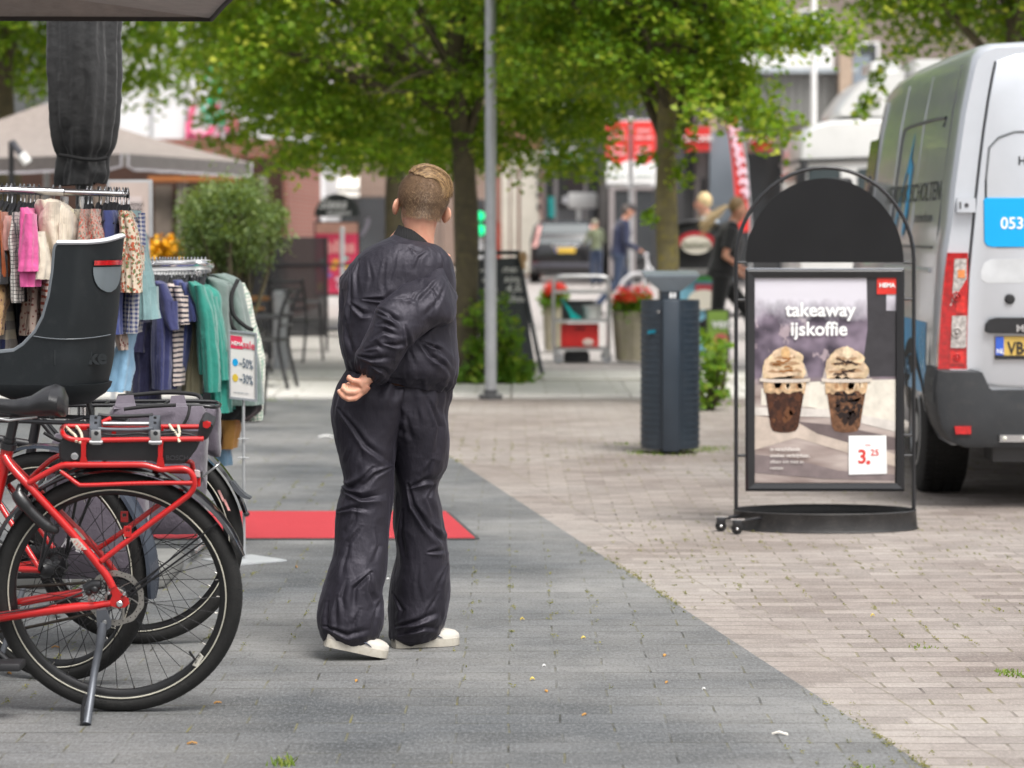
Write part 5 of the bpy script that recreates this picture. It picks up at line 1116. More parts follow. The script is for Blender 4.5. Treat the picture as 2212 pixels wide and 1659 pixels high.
tubes(rb, 'adapter_bar', alloy, [(curve([bp(212,926,.06), bp(240,928,.06), bp(300,928,.06), bp(332,925,.06)]), .0055)]); tubes(rb, 'adapter_bar', black_plastic, [(curve([bp(212,896,-.04), bp(250,900,-.04), bp(330,897,-.04)]), .0055)])
tubes(rb, 'spring_bar', steel, [([bp(223,915.5,.01), bp(322,915.5,.01)], .006)])
tubes(rb, 'brace', redp, [([bp(244,950,0), bp(247,925,0)], .007), ([bp(210,918,-.02), bp(240,903,-.03)], .007)])
tubes(rb, 'cable', black_plastic, [(curve([bp(225,938,.03), bp(262,940,.03), bp(300,936,.03), bp(340,940,.03), bp(395,936,.03), bp(428,944,.03)]), .0026), (curve([bp(340,936,.02), bp(370,931,.02), bp(390,938,.02), bp(420,936,.02)]), .002)])
band = mat('cream_elastic', (.6,.55,.42), .7, 0, .15, 30)
for pts in ([bp(142,921,-.055), bp(152,932,.0), bp(163,942,.045), bp(165,954,.07)], [bp(165,921,-.055), bp(172,930,.01), bp(177,944,.05), bp(172,957,.07)], [bp(366,918,-.05), bp(374,930,0), bp(386,944,.05), bp(387,954,.07)], [bp(385,920,-.05), bp(388,935,.02), bp(385,945,.06), bp(388,955,.07)]): tubes(rb, 'elastic_band', band, [(curve(pts), .0042)], 8)
# tail lights
mb = MB(); mb.prism([bp(x, y, .05) for x, y in ((430,914),(437,908),(446,911),(452,915),(460,919),(458,930),(448,948),(437,952),(426,949),(428,932))], BN*-.1); tl_ = obj('tail_light', mb, black_plastic, rb, False)
mb = MB(); mb.prism([bp(x, y, .054) for x, y in ((439,911),(448,908.5),(456,912),(455,920),(447,924.5),(439,921))], BN*.006); obj('lens', mb, mat('red_lens', (.55,.01,.01), .2, 0, .2, 30, coat=.6), tl_, False)
mb = MB(); mb.prism([bp(x, y, .03) for x, y in ((422,1034),(427,1034),(433,1028),(433,1050),(427,1052),(422,1051))], BN*-.06); lr = obj('rear_reflector', mb, black_plastic, rb, False)
mb = MB(); mb.prism([bp(x, y, .034) for x, y in ((427,1034),(433.5,1030),(433.5,1050),(427,1050))], BN*.004); obj('lens', mb, mat('red_lens', (.55,.01,.01), .2), lr, False)
mb = MB(); mb.prism([bp(x, y, .034) for x, y in ((421,1014),(432,1016),(433,1029),(424,1027))], BN*.01); obj('lens', mb, mat('pale_lens', (.6,.5,.5), .2), lr, False)
# ring lock, kickstand, brake
tubes(rb, 'ring_lock', mat('lock_black', (.012,.012,.013), .35, 0, .15, 10, coat=.2), [(curve([bp(46,1050,.03), bp(40,1068,.05), bp(48,1082,.06), bp(70,1108,.065), bp(96,1132,.065), bp(117,1144,.06), bp(122,1138,.04)]), [.012]*5+[.02]*8+[.017]*10+[.014]*4+[.009]*4)], 14)
mb = MB(); mb.prism([bp(x, y, .08) for x, y in ((209,1316),(231,1314),(237,1332),(241,1340),(241,1352),(233,1358),(219,1358),(211,1352))], BN*.012); ks = obj('kickstand', mb, alloy, rb, False)
g0 = gr(187, 1568); tubes(ks, 'kickstand_leg', alloy, [([bp(222,1345,.09), bp(220,1362,.095), bp(214,1400,.105), bp(204,1450,.118), g0.lerp(bp(204,1450,.118), .35), g0 + V((0,0,.004))], [.011,.0135,.0115,.011,.012,.013])], 14)
mb = MB(); mb.lathe([(.007,0),(.006,.003),(.001,.003)], 14, bp(226,1344,.094), M=M_); obj('bolt', mb, steel, ks)
mb = MB(); mb.tube([g0 + V((-.014,0,.002)), g0 + V((-.012,0,.05)), g0 + V((.0,0,.09))], .005, 8); obj('foot', mb, black_plastic, ks)
mb = MB(); mb.tube([bp(186,1272,.045), bp(203,1262,.05), bp(218,1262,.05)], .016, 10); mb.ball(bp(205,1272,.055), .014); mb.ball(bp(192,1278,.05), .012); obj('brake_caliper', mb, black_metal, rb)
tubes(rb, 'brake_hose', black_plastic, [(curve([bp(-30,1330,.06), bp(60,1316,.066), bp(110,1306,.068), bp(160,1287,.066), bp(196,1272,.055)]), .0028)])
tubes(rb, 'chain', mat('chain_steel', (.05,.042,.035), .55, .7, .4, 60), [([bp(-70,1322,-.05), bp(40,1268,-.052), bp(215,1257,-.052)], .0045), ([bp(-70,1372,-.05), bp(48,1358,-.052), bp(215,1322,-.052)], .0045)])
mb = MB(); mb.torus(C0 - BN*.05, BN, .04, .005, 28, 6); mb.torus(C0 - BN*.045, BN, .03, .006, 24, 6); obj('sprocket', mb, spoke_m, rb)
stick = mat('pale_sticker', (.55,.53,.47), .5, 0, .05)
for (q, l) in ((((152,1163),(167,1163),(188,1187),(166,1187)), .074), (((153,1140),(164,1141),(186,1165),(176,1166)), -.048)):
    mb = MB(); mb.prism([bp(x, y, l) for x, y in q], BN*.0015); sk_ = obj('sticker', mb, stick, rb, False)
tm = place(text('1 2 2 8', .013, 0, 'LEFT', .0004), bp(157, 1170, .077), V((.68,0,0)) - BU*.73, V((.73,0,0)) + BU*.68); obj('lettering', tm, red_ink, sk_, False)
mb = MB(); mb.prism([bp(x, y, .018) for x, y in ((416,1436),(432,1410),(440,1418),(426,1440))], BN*.004); st2 = obj('rim_sticker', mb, stick, rb, False)
tm = place(text('28 16', .014, 0, 'LEFT', .0004), bp(422, 1434, .0235), V((.55,0,0)) + BU*.83, V((-.83,0,0)) + BU*.55); obj('lettering', tm, black_plastic, st2, False)
tubes(rb, 'valve', black_plastic, [([bp(421,1424,.0), bp(409,1407,.0)], .0035)])
for x, y in ((478,1075),(490,1095)):
    mb = MB(); mb.prism([bp(x-8, y-16, .022), bp(x-3, y-16, .022), bp(x+8, y+8, .022), bp(x+3, y+8, .022)], BN*.002); obj('sticker', mb, mat('red_white_sticker', (.6,.3,.28), .4, 0, .6, 60), rb, False)
for (a, b) in (((470,1130),(262,1290)), ((440,1170),(262,1300))): tubes(rb, 'mudguard_stay', spoke_m, [([bp(*a, .03), bp(*b, .07)], .003)])
for ang, l in ((0, .09), (pi, -.09)):
    c = bp(-75, 1345, l); e = c + V((math.cos(ang)*.12, 0, 0)) + BU*(-.12); tubes(rb, 'crank', black_metal, [([c, e], .01)]); mb = MB(); mb.box((e.x-.05, e.y-.05+(-.05 if l > 0 else .05), e.z-.012), (e.x+.05, e.y+.05+(-.05 if l > 0 else .05), e.z+.012), bev=.006); obj('pedal', mb, black_plastic, rb)
# ---------------- two dark bicycles behind
def plain_bike(label, c, head, lean, frame_m, guard_m, rack=True, guard=(R(-8), R(190))):
    """c rear wheel centre, head = unit vector to the front"""
    c = V(c); h = V(head).normalized(); side = h.cross(V((0,0,1))).normalized(); side = -side if side.y > 0 else side
    n = (side*math.cos(lean) - V((0,0,1))*math.sin(lean)).normalized(); u = (V((0,0,1))*math.cos(lean) + side*math.sin(lean)).normalized()
    t = thing('bicycle', label, 'bicycle', (c.x, c.y, 0), 'bicycles parked side by side')
    q = lambda f, z, l=0: c + h*f + u*z + n*l
    wheel(t, c, n, a_off=.2); wheel(t, q(1.1, 0), n, a_off=.5)
    # mudguards in the wheel plane
    def arc(cc, a0, a1):
        rings = []
        for i in range(41):
            a = a0 + (a1-a0)*i/40; d = -h*math.cos(a) + u*math.sin(a); k = min(1, (i+.6)/2, (40.6-i)/2); W2 = .031*(.4+.6*k)
            rings.append([cc + d*(.384+x) + n*(W2*y) for x, y in ((-.01,-1),(-.001,-.8),(.003,0),(-.001,.8),(-.01,1),(-.004,.7),(-.001,0),(-.004,-.7))])
        m2 = MB(); m2.loft(rings); return obj('mudguard', m2, guard_m, t)
    arc(c, *guard); arc(q(1.1, 0), R(0), R(165))
    P = lambda *k: [q(*p) for p in k]
    tubes(t, 'frame', frame_m, [(P((.43,-.06),(.32,.48)), .017), (P((.43,-.06),(.98,.34)), .022), (P((.35,.32),(.97,.42)), .015), (P((.96,.28),(.92,.56)), .02)], 14)
    for s_ in (1, -1):
        tubes(t, 'stay', frame_m, [(P((.43,-.06,.035*s_),(.1,-.005,.055*s_),(0,0,.06*s_)), .011), (P((.33,.42,.02*s_),(.15,.2,.052*s_),(0,0,.06*s_)), .009)])
        tubes(t, 'fork', frame_m, [(P((.98,.3,.045*s_),(1.03,.16,.052*s_),(1.1,0,.058*s_)), .012)])
    tubes(t, 'handlebar', black_metal, [(curve(P((.62,.76,.29),(.8,.79,.25),(.9,.7,0),(.8,.79,-.25),(.62,.76,-.29))), .012), (P((.92,.56),(.9,.72)), .014)])
    tubes(t, 'seat_post', black_metal, [(P((.32,.46),(.28,.58)), .0145)]); obj('saddle', saddle_mesh(q(.42,.6), -h, u), sm_, t)
    tubes(t, 'chain_case', black_plastic, [(P((.45,-.03,-.06),(.2,.03,-.06),(0,.03,-.06)), .02), (P((.45,-.1,-.06),(.2,-.05,-.06),(0,-.035,-.06)), .012)])
    if rack:
        tubes(t, 'rack', black_metal, [(curve(P((.24,.46,.06),(.1,.462,.065),(-.2,.462,.065),(-.275,.455,.05),(-.275,.455,-.05),(-.2,.462,-.065),(.24,.46,-.06)), 4), .0065), (P((.24,.455,.0),(-.27,.455,0)), .005), (P((.1,.46,-.06),(.1,.46,.06)), .005), (P((-.1,.46,-.06),(-.1,.46,.06)), .005), (P((0,.0,.066),(-.13,.46,.066)), .005), (P((0,.0,-.066),(-.13,.46,-.066)), .005), (P((0,.0,.066),(-.24,.45,.06)), .005), (P((0,.0,-.066),(-.24,.45,-.06)), .005)], 10)
    tubes(t, 'kickstand', alloy, [(P((.05,-.05,.08),(.1,-.34,.2)), .009)])
    mb = MB(); M4 = V((0,0,1)).rotation_difference(n).to_matrix(); mb.lathe([(.02,-.05),(.03,-.048),(.03,-.03),(.015,-.028)], 24, c, M=M4); obj('gear_hub', mb, black_metal, t)
    return t, q
gun = mat('gunmetal_guard', (.045,.055,.075), .25, .3, .1, 5, coat=.4)
c2 = at(112, 1240, 8.8); c2.z = .361
hd2 = V((-.89, .45, 0)); b2k, q2 = plain_bike('dark bicycle carrying the grey child seat, between the two others', c2, hd2, R(4), redp, gun, guard=(R(-12), R(180)))
c3 = at(297, 1172, 9.6); c3.z = .361
b3k, q3 = plain_bike('black bicycle with purple grey panniers on its rack, farthest from the street', c3, V((-1, .03, 0)), R(3), black_metal, mat('gloss_black', (.008,.008,.009), .15), guard=(R(14), R(185)))
tubes(b3k, 'mudguard_stay', steel, [(curve([at(437,1030,9.45), at(470,1005,9.45), at(473,998,9.5)]), .004)])
mb = MB(); F_ = [at(x, y, 9.5) for x, y in ((497,1042),(503,1040),(517,1058),(530,1070),(541,1076),(540,1079),(528,1077),(513,1068),(503,1056))]; mb.prism(F_, (0,.06,0)); obj('mud_flap', mb, mat('grey_rubber_flap', (.06,.065,.075), .6), b3k, False)
# ---------------- panniers (bags hang on the farthest rack)
bag_m = cloth('pannier_canvas', (.1,.084,.108), sc=30, rough=.8); blk_web = mat('black_webbing', (.014,.014,.015), .8, 0, .2, 40)
def soft_block(x0, y0, x1, y1, Y, dep, bulge=.03, seed=1, n=26, taper=0.0):
    G = np.zeros((n, 48, 3)); a = at(x0, y0, Y); b = at(x1, y1, Y)
    for i in range(n):
        f = i/(n-1); z = a.z + (b.z-a.z)*f; e = 1 - .35*abs(2*f-1)**6; w_ = (b.x-a.x)/2*(1 + taper*(f-.5))*(1-.12*abs(2*f-1)**8); cx = (a.x+b.x)/2
        for j in range(48):
            th = 2*pi*j/48; ct, st = math.cos(th), math.sin(th); p = 4.0
            G[i, j] = (cx + w_*math.copysign(abs(ct)**(2/p), ct), Y + dep*e*math.copysign(abs(st)**(2/2.6), st)*(1+bulge*4*math.sin(pi*f)), z)
    Nn = grid_normals(G); d = fabric_noise(G, (7, 7, 4), .012, seed); return G + Nn*d[..., None]
pn = thing('pannier', 'large purple grey pannier with zip pocket, hanging behind the red frame', 'bicycle bag', at(205, 1240, 9.3))
mb = MB(); G = soft_block(98, 938, 322, 1246, 9.36, .075, seed=3, taper=.18); grid_mesh(mb, G); mb.add([tuple(p) for p in G[0]], [tuple(range(48))]); mb.add([tuple(p) for p in G[-1]], [tuple(range(48))]); obj('bag', mb, bag_m, pn)
tubes(pn, 'zip', blk_web, [(curve([at(95,935,9.255), at(130,952,9.25), at(170,948,9.25), at(240,946,9.255)]), .0055)]); tubes(pn, 'zip_pull', blk_web, [([at(152,950,9.24), at(147,963,9.235), at(135,976,9.235)], .006)])
tm = place(text('Kruitz', .045, .001, 'LEFT', .0004, .2), at(64, 1196, 9.2), V((.95,0,-.3)), V((.3,0,.95))); 
tm = place(text('Kruitz', .045, .001, 'LEFT', .0004, .2), at(130, 1180, 9.255), V((.95,0,-.3)), V((.3,0,.95))); obj('lettering', tm, mat('pale_thread', (.5,.48,.5), .7), pn, False)
pn2 = thing('pannier', 'upper purple grey pannier draped over the black rack behind the tail light', 'bicycle bag', at(350, 1000, 9.5))
mb = MB(); G = soft_block(238, 878, 446, 1150, 9.5, .075, seed=7, taper=-.12); grid_mesh(mb, G); mb.add([tuple(p) for p in G[0]], [tuple(range(48))]); mb.add([tuple(p) for p in G[-1]], [tuple(range(48))]); obj('bag', mb, bag_m, pn2)
tubes(pn2, 'zip', blk_web, [(curve([at(268,884,9.41), at(300,880,9.41), at(340,877,9.41), at(380,875,9.42)]), .006)])
tubes(pn2, 'piping', blk_web, [(curve([at(410,876,9.41), at(406,898,9.4), at(396,918,9.4), at(388,934,9.4)]), .005)])
mb = MB(); G = soft_block(440, 880, 478, 985, 9.66, .06, seed=9); grid_mesh(mb, G); mb.add([tuple(p) for p in G[0]], [tuple(range(48))]); mb.add([tuple(p) for p in G[-1]], [tuple(range(48))]); obj('far_bag', mb, bag_m, pn2)
for x0, x1 in ((253,288),(370,398)):
    mb = MB(); 
    mb.loft([[at(x0, 855, 9.52), at(x1, 853, 9.52), at(x1, 853, 9.66), at(x0, 855, 9.66)], [at(x0-4, 872, 9.5), at(x1+4, 870, 9.5), at(x1+4, 870, 9.68), at(x0-4, 872, 9.68)], [at(x0-8, 884, 9.45), at(x1+8, 882, 9.45), at(x1+8, 882, 9.72), at(x0-8, 884, 9.72)]]); obj('bridge_strap', mb, bag_m, pn2, False)
tubes(pn2, 'top_edge', blk_web, [(curve([at(255,856,9.7), at(300,852,9.72), at(360,848,9.72), at(425,853,9.7), at(436,870,9.66)]), .007)])
# ---------------- child seat on the middle bicycle
seat = thing('child_seat', 'dark grey plastic child bicycle seat with red reflector on its back', 'child seat', (at(150,760,8.85).x, 8.85, at(150, 870, 8.85).z))
shell_m = mat('shell_plastic', (.0085,.0115,.0135), .55, 0, .12, 9, .1, 300, spec=.35, dirt=.12, dirtc=(.07,.075,.08))
LV = [(y_, a_, b_-9) for y_, a_, b_ in [(826,22,235),(800,19,242),(778,18,246.5),(766,21.5,248),(758,36,248.5),(754,71,249),(741,92,249.6),(713,120,250.5),(681,137.5,253),(638,150.5,255.5),(587,159,258),(560,161.5,260),(540,163,262),(532,165,263.5),(528,170,264)]]
Y0, Y1 = 8.68, 9.02; YAW = R(-13)
def seat_ring(y, xl, xr, inset=0.0, rim=0.0):
    pts = []; m = (Y0+Y1)/2; hwid = (Y1-Y0)/2 - inset
    sag = (0 if y > 545 else (545-y)*.0)
    a = at(xl, y, m); b = at(xr, y, m); b.x -= inset; rc = min(.1, (b.x-a.x)*.45)
    for k in range(7): pts.append(V((a.x + (b.x-rc-a.x)*k/7, m-hwid, a.z)))
    for k in range(17):
        t = -pi/2 + pi*k/16; pts.append(V((b.x - rc + rc*math.cos(t), m + hwid*math.sin(t), b.z)))
    for k in range(7): pts.append(V((b.x-rc + (a.x-b.x+rc)*(k+1)/7, m+hwid, a.z)))
    return pts
def yaw(pts): 
    c = at(150, 760, 8.85); Mx = Matrix.Translation(V((c.x,8.85,0))) @ Matrix.Rotation(YAW, 4, 'Z') @ Matrix.Translation(V((-c.x,-8.85,0))); return [Mx @ p for p in pts]
outer = [yaw(seat_ring(*l)) for l in LV]; inner = [yaw(seat_ring(*l, inset=.016)) for l in LV]
# top edge rises at the very back, as the head rest does
def lift(r_, amt): 
    n = len(r_); return [p + V((0,0,amt*math.exp(-((j-n/2-3)/5.0)**2))) for j, p in enumerate(r_)]
outer[-1] = lift(outer[-1], .02); inner[-1] = lift(inner[-1], .02); outer[-2] = lift(outer[-2], .014); inner[-2] = lift(inner[-2], .014)
mb = MB(); n = len(outer[0]); mb.loft(outer, closed=False, cap=False); o0 = len(mb.v); mb.loft([r_ for r_ in inner], closed=False, cap=False)
L = len(LV); fs = [((L-1)*n+j, (L-1)*n+j+1, o0+(L-1)*n+j+1, o0+(L-1)*n+j) for j in range(n-1)]
for i in range(L-1): fs += [(i*n, (i+1)*n, o0+(i+1)*n, o0+i*n), (i*n+n-1, (i+1)*n+n-1, o0+(i+1)*n+n-1, o0+i*n+n-1)]
mb.f += fs; mb.m += [0]*len(fs); shell = obj('shell', mb, shell_m, seat, True, auto=45)
base = []
for y, xl, xr, k in ((826,22,235,1.0),(838,26,231,.98),(850,36,222,.9),(862,60,205,.75),(872,100,190,.55)):
    r_ = seat_ring(y, xl, xr); c = sum(r_, V())/len(r_); base.append(yaw([V((p.x, c.y+(p.y-c.y)*k, p.z)) for p in r_]))
mb = MB(); mb.loft(base); obj('underside', mb, shell_m, seat, True, auto=45)
mb = MB(); mb.loft([yaw(seat_ring(*LV[i], inset=.004)) for i in range(0, 5)]); obj('seat_pan', mb, mat('seat_pad', (.03,.03,.033), .8, 0, .2, 20), seat)
rim = [p + V((0,0,.006)) for p in outer[-1]]; rim_in = [p + V((0,0,.006)) for p in inner[-1]]
mb = MB(); pts = [(a+b)/2 for a, b in zip(rim, rim_in)]; mb.tube(pts, .014, 10, sq=.6); obj('rim', mb, mat('pale_grey_rim', (.6,.62,.65), .4, 0, .1, 9), seat)
edge = [(outer[i][0]+inner[i][0])/2 for i in range(2, L)]; mb = MB(); mb.tube(edge, .009, 8); obj('side_rim', mb, mat('mid_grey_rim', (.13,.145,.16), .4, 0, .1, 9), seat)
def on_shell(u, y, off=.004):   # u 0..1 along the ring, y picture row
    ys = [l[0] for l in LV]; i = max(k for k in range(L) if ys[k] >= y); i = min(i, L-2); f = (ys[i]-y)/(ys[i]-ys[i+1]); q_ = u*(n-1); j = min(int(q_), n-2); g = q_-j
    p = (outer[i][j]*(1-g)+outer[i][j+1]*g)*(1-f) + (outer[i+1][j]*(1-g)+outer[i+1][j+1]*g)*f; d = (outer[i][j+1]-outer[i][j]); nn = V((d.y, -d.x, 0)).normalized(); return p + nn*off
def patch(u0, u1, ya, yb, off=.005, nu=10, shape=None):
    mb = MB(); vs = []; ny = 8
    for i in range(ny+1):
        f = i/ny; yy = ya + (yb-ya)*f; k = shape(f) if shape else 1.0; um = (u0+u1)/2
        for j in range(nu+1): vs.append(on_shell(um + (u0-um + (u1-u0)*j/nu)*k, yy, off))
    mb.add(vs, [(i*(nu+1)+j, i*(nu+1)+j+1, (i+1)*(nu+1)+j+1, (i+1)*(nu+1)+j) for i in range(ny) for j in range(nu)]); return mb
uA, uB = .36, .585
obj('reflector', patch(uA, uB, 572, 562, .007), mat('red_reflector', (.5,.01,.012), .2, 0, .3, 60, coat=.6), seat)
obj('recess', patch(uA, uB, 576, 630, .004, shape=lambda f: math.sqrt(max(.02, 1-f**2.2))), mat('recess_grey', (.14,.165,.18), .45, 0, .1, 12), seat)
seam = [on_shell(.02 + .48*k/14, 722 + 6*math.sin(pi*k/14)) for k in range(15)]; mb = MB(); mb.tube(seam, .0016, 6); obj('seam', mb, mat('mid_grey_rim', (.13,.145,.16), .4), seat)
tm = text('bobike', .062, .0025, 'LEFT', .002); p0 = on_shell(.26, 782, .002); p1 = on_shell(.36, 782, .002); ex = (p1-p0).normalized(); tm = place(tm, on_shell(.225, 782, .002), ex, V((0,0,1))); obj('lettering', tm, shell_m, seat, False)
tubes(seat, 'mount_bar', black_metal, [([at(120,865,8.78), at(112,905,8.78)], .009)]); tubes(seat, 'mount_bar', black_metal, [([at(190,865,8.9), at(200,905,8.9)], .009)])
# ------------------------------------------------------------------ clothes rails
def rail_rack(name, label, pts, r_, legs, base_Y=None):
    t = thing(name, label, 'clothes rack', (sum(p[0] for p in pts)/len(pts), sum(p[1] for p in pts)/len(pts), 0))
    mb = MB(); mb.tube(pts, r_, 14); obj('rail', mb, chrome, t)
    for (x, y, zt) in legs:
        mb = MB(); mb.tube([(x, y, .05), (x, y, zt)], .012, 10); lg = obj('leg', mb, chrome, t)
        mb = MB(); mb.tube([(x, y-.25, .05), (x, y+.25, .05)], .013, 8); mb.torus((x, y-.24, .03), (1,0,0), .022, .009, 14, 6); mb.torus((x, y+.24, .03), (1,0,0), .022, .009, 14, 6); obj('foot', mb, chrome, lg)
    return t
Y1R = 10.5
ra = [at(-260, 399, 10.3), at(0, 410, 10.45), at(137, 414.5, 10.5)]
rail_rack('clothes_rack', 'tall chrome clothes rail full of children\'s clothes behind the bicycles', [tuple(p) for p in ra], .0155, [(at(141, 420, 10.52).x, 10.52, 1.53), (at(-200, 420, 10.38).x, 10.38, 1.55)])
ext = thing('rail_extension', 'pull-out end of the tall chrome rail, hung with dresses', 'clothes rack', at(206, 417, 10.55))
mb = MB(); mb.tube([at(137, 414.5, 10.5), at(275, 419.5, 10.62)], .0125, 12); obj('rail', mb, chrome, ext); x_ = at(176, 420, 10.54).x
mb = MB(); mb.tube([(x_, 10.54, .05), (x_, 10.54, 1.53)], .011, 10); obj('leg', mb, chrome, ext)
mb = MB(); mb.lathe([(.0145,-.004),(.0145,.006),(.001,.009)], 12, at(275, 419.5, 10.62), M=Matrix.Rotation(pi/2, 3, 'Y')); obj('end_cap', mb, black_plastic, ext)
rk2 = thing('clothes_rack', 'low white oval clothes rail with blue and green tops on black hangers', 'clothes rack', (at(400, 570, 12.3).x, 12.3, 0))
lp_ = [at(250,572,12), at(320,572,12), at(400,570,12), at(435,569,12), at(450,570,12.1), at(456,573,12.3), at(448,577,12.5), at(400,580,12.6), at(320,580,12.6), at(250,580,12.6)]
mb = MB(); rings = []
cv = curve(lp_, 6)
mb.tube(cv, .014, 12); obj('rail', mb, chrome, rk2)
mb = MB(); vs = []
for p in cv: vs += [p + V((0,0,.012)), p + V((0,0,-.028))]
mb.add(vs, [(2*i, 2*i+1, 2*i+3, 2*i+2) for i in range(len(cv)-1)]); 
mb2 = MB(); mb2.loft([[p + V((0,-.006,.016)), p + V((0,.006,.016)), p + V((0,.006,-.026)), p + V((0,-.006,-.026))] for p in cv]); obj('rail_band', mb2, white_paint, rk2)
for xx, yy in ((at(300,570,12.3).x, 12.3), (at(430,570,12.3).x, 12.3)):
    mb = MB(); mb.tube([(xx, yy, .04), (xx, yy, 1.24)], .014, 10); mb.tube([(xx, yy-.3, .04), (xx, yy+.3, .04)], .013, 8); mb.tube([(xx, yy-.3, 1.24), (xx, yy+.3, 1.24)], .01, 8); obj('leg', mb, chrome, rk2)
# ---- hangers and clothes
hang_n = [0]
def hanger(x, ytop, yneck, Y, hook=chrome, lab='black clothes hanger on the tall chrome rail', grp='hangers on the tall rail'):
    t = thing('clothes_hanger', lab, 'hanger', at(x, yneck, Y), grp)
    a = at(x, ytop, Y); b = at(x, yneck, Y); mb = MB(); k = .017; pts = [a + V((.0, k*math.cos(q), k*math.sin(q)-k*.2)) for q in [pi*1.15 - pi*1.2*i/8 for i in range(9)]] 
    pts = pts[::-1]; pts = [pts[0]] + pts[1:] ; mb.tube([b] + [a + V((.002, .016, -.02))] + pts, .0022, 6); obj('hook', mb, hook, t)
    mb = MB(); mb.tube([b + V((0,-.17,-.055)), b + V((0,-.08,-.022)), b + V((0,0,.012)), b + V((0,.08,-.022)), b + V((0,.17,-.055))], [.004,.006,.0085,.006,.004], 8, sq=.7); obj('arms', mb, black_plastic, t)
    return t
def drape(mb, secs, Y, dep, seed, nf=5, nv=44, nu=72, fold=.012, p=2.4):
    """secs: (y, xl, xr) outline of a hanging piece"""
    G, vv = garment_rings([(xl, y, xr, y, Y, dep*k) for (y, xl, xr, k) in [(s + (1,))[:4] for s in secs]], nu, nv, p); Nn = grid_normals(G)
    th = np.linspace(0, 2*pi, nu, endpoint=False)[None, :]; g = np.clip(vv*1.6, .1, 1)[:, None]
    d = g*fold*(np.sin(th*nf + seed + 1.4*np.sin(th*2+seed)) *.6 + .5*np.sin(th*(nf*2+1) + seed*2 + vv[:, None]*3)) + fabric_noise(G, (11, 11, 5), fold*.9, seed)
    G = G + Nn*d[..., None]
    nv_, nu_ = G.shape[:2]; mb.loft([[tuple(q) for q in G[i]] for i in range(nv_)], cap=False); mb.add([tuple(q) for q in G[0]], [tuple(range(nu_))])
    last = G[-1]; c = last.mean(0); mb.loft([[tuple(q) for q in last], [tuple(c + (q-c)*.86 + np.array((0,0,.012))) for q in last], [tuple(c + (q-c)*.8 + np.array((0,0,.12))) for q in last]], cap=False)
gi = [0]
def garment(name, cat, label, m_, secs, Y, dep=.15, sleeve=None, fold=.011, group='clothes on the rails', nf=5, hang=None, extra=None):
    gi[0] += 1; k = gi[0]; xs = [s[1] for s in secs] + [s[2] for s in secs]
    t = thing(name, label, cat, at((secs[0][1]+secs[0][2])/2, secs[-1][0], Y), group)
    mb = MB(); drape(mb, secs, Y, dep, k*1.7, nf, fold=fold); obj('body', mb, m_, t, True, auto=0)
    for sl in (sleeve or []):
        mb = MB(); drape(mb, sl, Y-dep*.75, dep*.38, k*2.3, 3, 34, 40, fold*.7, 2.2); obj('sleeve', mb, m_, t, True, auto=0)
    if extra: extra(t)
    return t
c_ = cloth
navy = c_('navy_muslin', (.03,.035,.12), sc=30); navyd = c_('dark_navy', (.009,.011,.028)); black_c = c_('black_jersey', (.009,.009,.01)); blue_m = c_('mid_blue', (.045,.06,.19))
pink = c_('hot_pink', (.62,.09,.28)); rust = c_('rust_knit', (.33,.07,.012)); rose = c_('pale_rose', (.5,.25,.22)); must = c_('mustard_spot', (.5,.31,.14), 'dots', (.2,.08,.06), 55)
creamk = c_('cream_rib', (.58,.5,.4), 'rib'); creams = c_('cream_sweat', (.6,.53,.43)); strr = c_('rust_stripe', (.6,.52,.47), 'stripe', (.3,.05,.02), 42); beiges = c_('beige_spot', (.47,.37,.31), 'dots', (.2,.06,.05), 60)
checkbw = c_('fine_check', (.55,.52,.48), 'grid', (.03,.03,.035), 75); buff = c_('buffalo_check', (.42,.37,.28), 'check', (.012,.02,.075), 15); flor = c_('floral_cream', (.6,.5,.38), 'floral', (.42,.09,.04), 75, c3=(.12,.16,.06))
florp = c_('floral_pink', (.5,.32,.26), 'floral', (.45,.08,.05), 110, c3=(.2,.2,.16)); cdot = c_('cream_dot', (.55,.5,.36), 'dots', (.03,.03,.03), 80); ging = c_('navy_gingham', (.5,.48,.47), 'check', (.025,.04,.15), 62); teald = c_('pale_teal_denim', (.2,.33,.34))
lblue = c_('light_blue', (.28,.5,.7)); strbw = c_('black_stripe', (.55,.46,.42), 'stripe', (.01,.012,.03), 48); olive = c_('olive_knit', (.3,.27,.17), 'rib'); teal = c_('teal_sweat', (.012,.2,.155)); vest = c_('sage_quilt', (.12,.165,.15)); grnstr = c_('green_stripe', (.6,.6,.52), 'grid', (.1,.25,.17), 60)
must2 = c_('ochre_short', (.5,.25,.06)); denim = c_('faded_denim', (.17,.3,.42)); bpuff = c_('black_quilt', (.01,.011,.012)); dgreen = c_('bottle_green', (.008,.03,.025))
garment('top', 'clothing', 'charcoal top at the far left end of the tall rail', c_('charcoal', (.02,.02,.024)), [(470,-20,4),(500,-22,8),(560,-22,16),(613,-20,18)], 10.3)
garment('trousers', 'clothing', 'mustard spotted leggings at the far left below the charcoal top', must, [(600,-12,16),(640,-10,20),(680,-4,12),(722,0,9)], 10.34)
garment('dress', 'clothing', 'navy and beige block-checked dress hanging low at far left', buff, [(600,4,22),(660,-6,28),(740,-16,38),(822,-20,46)], 10.5, fold=.014)
garment('cardigan', 'clothing', 'mustard patterned sleeve next to the rust jumper at far left', must, [(455,-2,6),(490,-2,12),(540,4,15),(572,8,17)], 10.42, .1)
garment('jumper', 'clothing', 'rust orange knitted jumper on the tall rail', rust, [(458,8,18),(475,6,20),(520,10,23),(570,13,27),(597,15,26)], 10.36)
garment('blouse', 'clothing', 'pale rose blouse with gathered sleeve beside the rust jumper', rose, [(466,23,30),(480,21,33),(505,22,34),(540,24,34)], 10.38)
